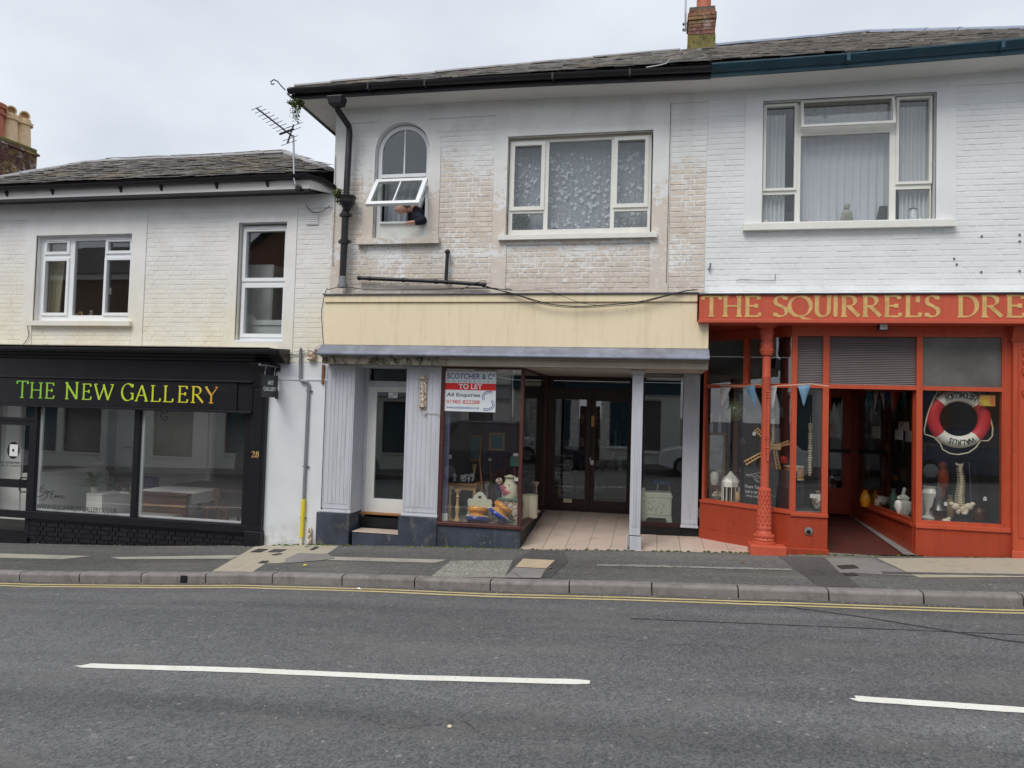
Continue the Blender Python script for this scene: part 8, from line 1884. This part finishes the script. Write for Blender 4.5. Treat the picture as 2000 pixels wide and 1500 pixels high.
# right window sheers
curtain(P(1492, 300, .2)[0], P(1534, 300, .2)[0], wr[2]-.0, wr[3]-.12, .21, M['sheer_w'], 'white curtain at the left of the right hand window', .03, 5, .0)
curtain(P(1560, 300, .26)[0], P(1745, 300, .26)[0], wr[2]-.0, wr[3]-.02, .29, M['sheer'], 'pale sheer curtain across the middle of the right hand window', .02, 12)
curtain(P(1757, 300, .2)[0], P(1815, 300, .2)[0], wr[2]-.0, wr[3]-.10, .21, M['sheer_w'], 'white curtain at the right of the right hand window', .03, 7)
zsw = wr[2]+.0; 
def onsill(px, Y=.20): return Vector((P(px, 430, Y)[0], Y, wr[2]))
MB().box(wr[0], wr[1], .165, .28, wr[2]-.02, wr[2]-.001).build('window_board', M['old_white'], right)
p = onsill(1654); st = thing('seated_statue', 'grey stone statue of a robed seated figure on the window board', 'statue', p); stn = PM('grey stone statue', C(150, 150, 138), .8, .12, 20, .4, 60)
MB().lathe([(0, 0), (.085, 0), (.088, .05), (.07, .12), (.068, .16), (.04, .185), (.03, .2)], p, 18, Matrix.Diagonal((1, .6, 1))).build('robe', stn, st, smooth=True); MB().ball(p+Vector((0, 0, .245)), .04, .04, .05, 14, 10).build('head', stn, st, smooth=True)
mb = MB(); 
for k in range(6): mb.tube([p+Vector((-.06+.002*k, -.052, .03+.022*k)), p+Vector((0, -.066, .02+.022*k)), p+Vector((.06-.002*k, -.052, .03+.022*k))], .004, 4)
mb.build('robe_fold', stn, st, kind='stuff')
p = onsill(1783); jr = thing('glass_jar', 'clear glass clip jar at the right end of the window board', 'jar', p); MB().lathe([(0, 0), (.045, 0), (.05, .02), (.048, .14), (.038, .165), (.04, .18)], p, 16).build('body', M['crystal'], jr, smooth=True); MB().lathe([(.042, .178), (.045, .19), (.02, .2)], p, 16).build('lid', M['bell'], jr, smooth=True); mb = MB(); mb.tube([p+Vector((-.05, -.04, .17)), p+Vector((-.065, -.045, .14)), p+Vector((-.06, -.04, .19)), p+Vector((.045, -.04, .178))], .004, 5); mb.build('clip', M['lead_dark'], jr)
a = RC(1531, 414, 1552, 433, .2); tag(MB().box(a[0], a[1], .2, .215, a[2], a[3]).build('framed_picture', M['black']), 'small dark picture back at the left of the window board', 'picture frame')
mb = MB(); q = [Q(1711, 432, .2), Q(1737, 431, .2), Q(1736, 402, .23), Q(1718, 402, .23)]; mb.add(q+[(a_[0], a_[1]+.012, a_[2]) for a_ in q], [(0,1,2,3),(7,6,5,4),(0,4,5,1),(1,5,6,2),(2,6,7,3),(3,7,4,0)]); tag(mb.build('framed_picture', M['black']), 'dark leaning picture back right of the statue', 'picture frame')
mb = MB(); p = onsill(1574, .17); mb.lathe([(0, 0), (.025, 0), (.04, .02), (.03, .035), (.045, .05), (.0, .052)], p, 14); tag(mb.build('pink_dish', PM('pink glazed pot', C(226, 178, 170), .3), smooth=True), 'small pink pot at the middle left of the window board', 'pot')
mb = MB(); p = onsill(1495, .17); mb.lathe([(0, 0), (.025, 0), (.02, .03), (.035, .05), (.02, .075)], p, 12); tag(mb.build('small_cup', M['pale_green'], smooth=True), 'small pale green cup at the far left of the window board', 'cup')
mb = MB(); p = onsill(1797, .17); mb.lathe([(0, 0), (.018, 0), (.016, .04), (.02, .06)], p, 12); tag(mb.build('small_cup', M['ceramic_w'], smooth=True), 'tiny white cup at the far right of the window board', 'cup')
# left upper window ornaments
MB().box(w1[0], w1[1], .175, .30, w1[2]+.02, w1[2]+.045).build('window_board', M['upvc'], left); zwb = w1[2]+.046
def lw(px, Y=.23): return Vector((P(px, 605, Y)[0], Y, zwb))
curtain(P(92, 560, .3)[0], P(128, 560, .3)[0], zwb, w1[3]-.05, .31, M['cream_curtain'], 'cream curtain behind the left casement of the low building', .03, 4, .25)
p = lw(157); bk = thing('basket', 'wicker basket with a hoop handle on the left window board', 'basket', p); mb = MB(); mb.tube([p+Vector((.055*math.cos(t), 0, .02+.10*math.sin(t)*1.1)) for t in [PI*i/12-.15 for i in range(14)]], .012, 6); mb.build('handle', M['wood_pale'], bk, smooth=True); MB().lathe([(0, 0), (.05, 0), (.058, .04), (.05, .045)], p, 14).build('bowl', M['wood_pale'], bk, smooth=True)
def vase(px, Y, h, r, m_, lab): p = lw(px, Y); mb = MB(); mb.lathe([(0, 0), (r*.7, 0), (r, h*.35), (r*.5, h*.75), (r*.6, h)], p, 14); tag(mb.build('vase', M[m_], smooth=True), lab, 'vase')
vase(149, .24, .11, .035, 'ceramic_w', 'small white vase left of the wicker basket'); vase(179, .32, .17, .05, 'rust', 'tall dull vase right of the wicker basket'); vase(190, .25, .06, .03, 'crystal', 'little clear pot right of the tall vase')
for px, lab in ((98, 'patterned small jar, leftmost in the left casement'), (106, 'pale patterned jar in the middle of the left casement'), (117, 'pinkish patterned jar in the left casement')): vase(px, .22, .085, .034, 'conc_grey' if px != 117 else 'skin', lab)
for px, lab in ((222, 'left one of two pale figurines behind the right casement'), (233, 'right one of two pale figurines behind the right casement')):
    p = lw(px, .22); mb = MB(); mb.lathe([(0, 0), (.04, 0), (.03, .03), (.015, .06), (.028, .08), (0, .11)], p, 12); tag(mb.build('figurine', M['ceramic_w'], smooth=True), lab, 'figurine')
# tall window: white cupboard, cot end, red panel
a = RC(478, 517, 532, 652, .5); cpb = thing('white_cupboard', 'tall white cupboard standing behind the narrow upper window', 'cupboard', ((a[0]+a[1])/2, .5, a[2]-.3)); MB().box(a[0]-.1, a[1], .5, 1.0, a[2]-.4, a[3]).build('carcass', M['white_room'], cpb, bevel=.005); MB().box(a[0]-.1, a[1]-.02, .485, .499, a[2]-.3, a[3]-.04).build('door', M['white_room'], cpb, bevel=.003)
cot = thing('white_headboard', 'white painted bed head behind the lower pane of the narrow window', 'bed head', Q(510, 640, .5)); mb = MB(); q = [(478, 655), (555, 655), (555, 625), (500, 625), (492, 614), (483, 613), (479, 625)]; mb.prism([(P(x, y, .34)[0], P(x, y, .34)[1]) for x, y in q], .34, .37); mb.build('panel', M['white_wood'], cot, bevel=.004); a = RC(490, 630, 556, 635, .33); MB().box(a[0], a[1], .32, .339, a[2], a[3]).build('rail', M['white_wood'], cot)
a = RC(478, 480, 535, 516, 1.05); tag(MB().box(a[0], a[1]+.1, 1.05, 1.08, a[2]-.6, a[3]).build('red_blind', PM('dark red hanging', C(150, 40, 40), .9, .15, 5, .1)), 'dark red hanging above the white cupboard', 'wall hanging')

# ================================================================== person leaning at the open window
pe = thing('person', 'person in a dark navy jumper leaning on the sill of the open arched window', 'person', (P(812, 436, .3)[0], .3, wa[2]-.4))
def skin_obj(name, verts, edges, radii, mt, parent, root=0, lev=2):
    o0 = wl(parent); me = bpy.data.meshes.new(name); me.from_pydata([tuple(Vector(v)-o0) for v in verts], edges, []); me.materials.append(mt)
    o = bpy.data.objects.new(name, me); col.objects.link(o); o.parent = parent; WL[o.name] = o0
    sm = o.modifiers.new('skin', 'SKIN'); me.skin_vertices[0].data[root].use_root = True
    for i, r in enumerate(radii): me.skin_vertices[0].data[i].radius = (r, r) if not isinstance(r, tuple) else r
    ss_ = o.modifiers.new('sub', 'SUBSURF'); ss_.levels = lev; ss_.render_levels = lev; sm.use_smooth_shade = True; return o
hd_ = Vector(Q(783, 409, .06))
sh_ = Vector(Q(812, 420, .30)); zsl_ = P(800, 436, .0)[1]
hand = Vector(Q(799, 434.5, -.03))
V = [sh_+Vector((.12, .35, -.55)), sh_+Vector((.08, .25, -.25)), sh_+Vector((.0, .08, .0)), hd_+Vector((.10, .12, .03)), hd_+Vector((.03, .03, .04)), hd_+Vector((-.015, -.02, -.01)), hd_+Vector((-.03, -.04, -.06)),
     sh_+Vector((-.02, -.06, -.03)), Vector(Q(829, 431, .06)), hand+Vector((.06, .01, .0)), hand+Vector((.0, .0, -.01)),
     sh_+Vector((.2, .05, -.05)), sh_+Vector((.25, -.02, -.25)),
     hand+Vector((-.045, -.005, -.0)), hand+Vector((-.07, -.0, -.025)), hand+Vector((-.04, -.018, -.012)), hand+Vector((-.062, -.02, -.038)), hand+Vector((-.03, -.03, -.02)), hand+Vector((-.05, -.034, -.045)), hand+Vector((-.015, -.035, -.028)), hand+Vector((-.032, -.042, -.05)), hand+Vector((-.01, .02, .012)), hand+Vector((-.04, .018, .018))]
E_ = [(0, 1), (1, 2), (2, 3), (3, 4), (4, 5), (5, 6), (2, 7), (7, 8), (8, 9), (9, 10), (2, 11), (11, 12), (10, 13), (13, 14), (10, 15), (15, 16), (10, 17), (17, 18), (10, 19), (19, 20), (10, 21), (21, 22)]
Rr = [.15, .16, .15, .055, .085, .09, .05, .075, .05, .032, .036, .07, .055, .012, .009, .012, .009, .012, .009, .011, .008, .013, .010]
skin_obj('body', V, E_, Rr, M['skin'], pe)
skin_obj('jumper', V[:4]+[V[7], V[8], V[9], V[11], V[12]], [(0, 1), (1, 2), (2, 3), (2, 4), (4, 5), (5, 6), (2, 7), (7, 8)], [.17, .18, .17, .075, .095, .068, .043, .09, .07], M['navy'], pe)
mb = MB(); mb.ball(hd_+Vector((.035, .03, .065)), .092, .098, .085, 14, 10); mb.build('hair', M['hair'], pe, smooth=True)
mb = MB(); mb.ball(hd_+Vector((-.045, -.10, -.035)), .014, .022, .02, 8, 6); mb.build('nose', M['skin'], pe, smooth=True)
for s_ in (-1, 1): mb = MB(); mb.ball(hd_+Vector((.03+s_*.088, .02, .0)), .012, .022, .032, 8, 6); mb.build('ear', M['skin'], pe, smooth=True)
curtain(wa[0]+.05, wa[1]+.0, wa[2]+.3, zt_arch-.05, .32, M['sheer'], 'white net curtain gathered behind the open arched window', .03, 6, .3)
curtain(wa[0]+.05, wa[0]+.40, wa[2]+.0, wa[2]+.6, .42, M['lace'], 'grey lace curtain at the lower left of the arched window', .02, 4)
r7 = random.Random(21)
for i, (px, py, lab) in enumerate(((596, 1104, 'crumpled yellowish leaf on the dark patch near the kerb'), (1075, 1110, 'dry brown leaf beside the grey slab'), (1450, 1098, 'small dead leaf before the splayed orange riser'), (700, 1150, 'scrap of litter in the gutter below the kerb'))):
    x_, y_, z_ = G(px, py, zp if py < 1120 else zr, .012); mb = MB(); a_ = r7.uniform(0, 6); d_ = Vector((math.cos(a_), math.sin(a_), .1))*.035; n_ = Vector((-d_.y, d_.x, .3*d_.x))*.5; c_ = Vector((x_, y_, z_))
    mb.add([c_-d_, c_+n_+Vector((0, 0, .012)), c_+d_, c_-n_+Vector((0, 0, .008))], [(0, 1, 2, 3)]); o = mb.build('dry_leaf', M[('yellow', 'wood', 'wood', 'paper')[i]]); o.modifiers.new('t', 'SOLIDIFY').thickness = .002; tag(o, lab, 'leaf' if i < 3 else 'litter')
mb = MB()
for pts in ([(150, 1180), (260, 1200), (390, 1196), (520, 1215)], [(1180, 1240), (1300, 1262), (1420, 1258), (1500, 1280)], [(700, 1400), (780, 1425), (900, 1410), (960, 1440)]):
    q = [G(px+r7.uniform(-6, 6), py+r7.uniform(-3, 3), zr, .0035) for px, py in pts]
    for (xa, ya, za_), (xb, yb_, zb_c) in zip(q, q[1:]):
        for k in range(6):
            t0, t1 = k/6, (k+1)/6; o0, o1 = r7.uniform(-.012, .012), r7.uniform(-.012, .012); w_ = .003
            mb.add([(xa+(xb-xa)*t0, ya+(yb_-ya)*t0+o0-w_, za_), (xa+(xb-xa)*t1, ya+(yb_-ya)*t1+o1-w_, zb_c), (xa+(xb-xa)*t1, ya+(yb_-ya)*t1+o1+w_, zb_c), (xa+(xb-xa)*t0, ya+(yb_-ya)*t0+o0+w_, za_)], [(0, 1, 2, 3)])
mb.build('hairline_cracks', M['tar'], kind='stuff', label='fine hairline cracks in the asphalt')
# ================================================================== the other side of the street, seen only in the glass
M['opp_white'] = PM('white stucco across the street', C(234, 232, 226), .8, .05, 3, .2, 40, C(160, 156, 146), (.6, .8), 3)
M['opp_brick'] = PM('brown brick across the street', C(128, 92, 72), .85, .2, 14, .4, 50)
M['opp_roof'] = PM('dark roof across the street', C(70, 62, 60), .8, .25, 9, .5, 30)
YB = -15.6
def opp(x0, x1, h, mt, label, gw, gd, nup, roof, pw=M['upvc'], gm=None):
    zb0_ = zf((x0+x1)/2)-.25; t = thing('opposite_building', label, 'building', ((x0+x1)/2, YB, zb0_))
    holes = []; g0 = [(x0+.5+(x1-x0-1)*i/gw+.15, x0+.5+(x1-x0-1)*(i+1)/gw-.15, zb0_+(.75 if (i+gd) % 3 else .05), zb0_+2.75) for i in range(gw)]
    u0 = [(x0+(x1-x0)*(i+.5)/nup-.5, x0+(x1-x0)*(i+.5)/nup+.5, zb0_+3.9, zb0_+5.4) for i in range(nup)]
    holes = g0+u0
    MB().plate(x0, x1, zb0_-.6, zb0_+3.3, g0, YB-.25, YB).build('ground_floor_wall', gm or mt, t); MB().plate(x0, x1, zb0_+3.301, zb0_+h, u0, YB-.25, YB).build('wall', mt, t)
    MB().box(x0, x1, YB, YB+.16, zb0_+2.95, zb0_+3.45).build('shop_fascia', M[('cream', 'lilac', 'teal')[gd % 3]], t); MB().box(x0-.05, x1+.05, YB, YB+.3, zb0_+3.451, zb0_+3.55).build('cornice', M['opp_white'], t, bevel=.02)
    MB().box(x0, x1, YB, YB+.2, zb0_+h-.25, zb0_+h).build('eaves_board', M['opp_white'], t)
    for i, q in enumerate(g0):
        if (i+gd) % 3:
            fr2 = MB(); ring(fr2, *q, .06, YB-.16, YB-.1); f_ = fr2.build('shop_window', M['maroon'] if gd == 1 else M['upvc'], t); MB().box(q[0]+.05, q[1]-.05, YB-.14, YB-.13, q[2]+.05, q[3]-.05).build('pane', M['film'] if i % 2 else M['teal'], f_)
            MB().box(q[0], q[1], YB-.02, YB+.05, q[2]-.06, q[2]-.001).build('sill', M['opp_white'], t)
        else: d_ = MB().box(q[0]+.05, q[1]-.05, YB-.2, YB-.14, q[2], q[3]-.3).build('door', M['lilac'] if gd != 2 else M['maroon'], t, bevel=.01); MB().box((q[0]+q[1])/2-.15, (q[0]+q[1])/2+.15, YB-.139, YB-.13, q[2]+.95, q[2]+1.02).build('letter_plate', M['black'], d_)
    for q in u0:
        fr2 = MB(); fr2.plate(*q, [(q[0]+.06, (q[0]+q[1])/2-.02, q[2]+.06, (q[2]+q[3])/2-.02), ((q[0]+q[1])/2+.02, q[1]-.06, q[2]+.06, (q[2]+q[3])/2-.02), (q[0]+.06, (q[0]+q[1])/2-.02, (q[2]+q[3])/2+.02, q[3]-.06), ((q[0]+q[1])/2+.02, q[1]-.06, (q[2]+q[3])/2+.02, q[3]-.06)], YB-.15, YB-.09); f_ = fr2.build('window', pw, t)
        MB().box(q[0]+.05, q[1]-.05, YB-.13, YB-.12, q[2]+.05, q[3]-.05).build('pane', M['print_black'], f_); MB().box(q[0]-.08, q[1]+.08, YB-.02, YB+.1, q[2]-.1, q[2]-.001).build('sill', M['opp_white'], t)
    zt_ = zb0_+h; xm = (x0+x1)/2
    if roof == 'gable': MB().prism([(x0-.2, zt_), (x1+.2, zt_), (xm, zt_+(x1-x0)*.42)], YB-8, YB+.02).build('gable', mt, t); MB().add([(x0-.4, YB+.35, zt_-.1), (xm, YB+.35, zt_+(x1-x0)*.45), (xm, YB-8, zt_+(x1-x0)*.45), (x0-.4, YB-8, zt_-.1), (x1+.4, YB+.35, zt_-.1), (x1+.4, YB-8, zt_-.1)], [(0, 1, 2, 3), (1, 4, 5, 2)]).build('roof', M['opp_roof'], t)
    else: MB().add([(x0-.1, YB+.3, zt_), (x1+.1, YB+.3, zt_), (x1+.1, YB-3.5, zt_+2.0), (x0-.1, YB-3.5, zt_+2.0), (x1+.1, YB-7.5, zt_), (x0-.1, YB-7.5, zt_)], [(0, 1, 2, 3), (3, 2, 4, 5), (0, 3, 5), (1, 4, 2)]).build('roof', M['opp_roof'], t)
    return t
opp(-27, -17.5, 8.2, M['opp_brick'], 'brown brick building far along the other side, reflected at the left', 4, 1, 4, 'hip', gm=M['opp_white'])
opp(-17.4, -11.2, 7.6, M['opp_brick'], 'brown brick gabled house across the street, reflected in the low windows', 3, 1, 2, 'gable', gm=M['opp_white'])
opp(-11.1, -5.2, 6.6, M['opp_white'], 'white stucco shop with pale doors reflected in the gallery windows', 4, 1, 3, 'hip')
opp(-5.1, .9, 6.0, M['opp_white'], 'white fronted building reflected behind the letting board', 4, 2, 3, 'gable')
opp(1.0, 7.2, 6.2, M['opp_white'], 'white building reflected in the lifebuoy window', 4, 3, 3, 'hip')
opp(7.3, 15.5, 5.8, M['opp_brick'], 'brown brick building far along the other side, reflected at the right', 5, 1, 4, 'hip')
def car(x, rz, mt, label, tall=1.45, ln=4.1):
    zc = zf(x)-.20; t = thing('parked_car', label, 'car', (0, 0, 0), 'cars parked across the street'); W = .86; L2 = ln/2
    prof = [(-L2, .35), (-L2+.02, .62), (-L2+.12, .80), (-L2+.95, .95), (-L2+1.55, tall-.06), (-L2+1.9, tall), (L2-.9, tall), (L2-.35, tall-.18), (L2-.05, .95), (L2, .6), (L2-.02, .35), (L2-.35, .26), (-L2+.35, .26)]
    secs = [(-W, .86, .0), (-W*.97, .97, .0), (-W*.6, 1, 0), (W*.6, 1, 0), (W*.97, .97, 0), (W, .86, 0)]
    vs = []; n = len(prof)
    for y, k, _ in secs:
        for px_, pz_ in prof: up_k = max(0, (pz_-.9)/(tall-.9)); vs.append((px_*(.985 if abs(y) == W else 1), y*(1-.16*up_k), .3+(pz_-.3)*(1 if pz_ < .95 else k**.3)))
    mb = MB(); mb.add(vs, [(i*n+j, i*n+(j+1) % n, (i+1)*n+(j+1) % n, (i+1)*n+j) for i in range(len(secs)-1) for j in range(n)]+[tuple(range(n)), tuple(range((len(secs)-1)*n, len(secs)*n))]); mb.build('body', mt, t, bevel=.03)
    for s in (-1, 1):
        mb = MB(); q = [(-L2+1.2, .98), (-L2+1.66, tall-.12), (L2-.95, tall-.1), (L2-.45, .98)]
        mb.add([(a, s*(W*.985-.14*(b-.9)/(tall-.9)*W+.012), b) for a, b in q], [(0, 1, 2, 3)]); mb.build('side_window', M['film'], t)
        for xw in (-L2+.78, L2-.72):
            MB().lathe([(.0, -.1), (.3, -.1), (.32, -.06), (.32, .06), (.3, .1), (.0, .1)], (xw, s*(W-.08), .32), 20, Matrix.Rotation(rad(90), 4, 'X')).build('wheel', M['rubber'], t); MB().lathe([(0, .1), (.2, .1), (.19, .115), (0, .12)], (xw, s*(W-.08), .32), 12, Matrix.Rotation(rad(90*-s), 4, 'X')).build('rim', M['silver'], t)
        MB().add([(-L2+.01, s*.84, .62), (-L2+.03, s*.45, .60), (-L2+.13, s*.48, .78), (-L2+.45, s*.865, .86)], [(0, 1, 2, 3)]).build('headlight', M['crystal'], t)
    MB().add([(-L2+.98, -.66, .98), (-L2+.98, .66, .98), (-L2+1.58, .60, tall-.07), (-L2+1.58, -.60, tall-.07)], [(0, 1, 2, 3)]).build('windscreen', M['film'], t)
    MB().box(-L2-.01, -L2+.04, -.45, .45, .38, .52).build('grille', M['black'], t)
    move(t, (x, -12.15, zc), rz)
car(.1+2.05, 0, PM('silver car paint', C(232, 236, 240), .25, .02, 3, 0, spec=.9), 'silver hatchback reflected right of the tiled entrance', 1.45)
car(-2.3-2.3, PI, PM('dark van paint', C(34, 38, 52), .22, .05, 3, 0, spec=.8), 'tall dark people carrier reflected in the display window', 1.9, 4.6)
car(8.6, 0, PM('blue car paint', C(40, 52, 84), .22, .05, 3, 0, spec=.8), 'dark blue car reflected in the lifebuoy window', 1.5)
car(-11.5, PI, PM('grey car paint', C(96, 98, 104), .25, .05, 3, 0, spec=.8), 'grey car parked across from the gallery', 1.45)
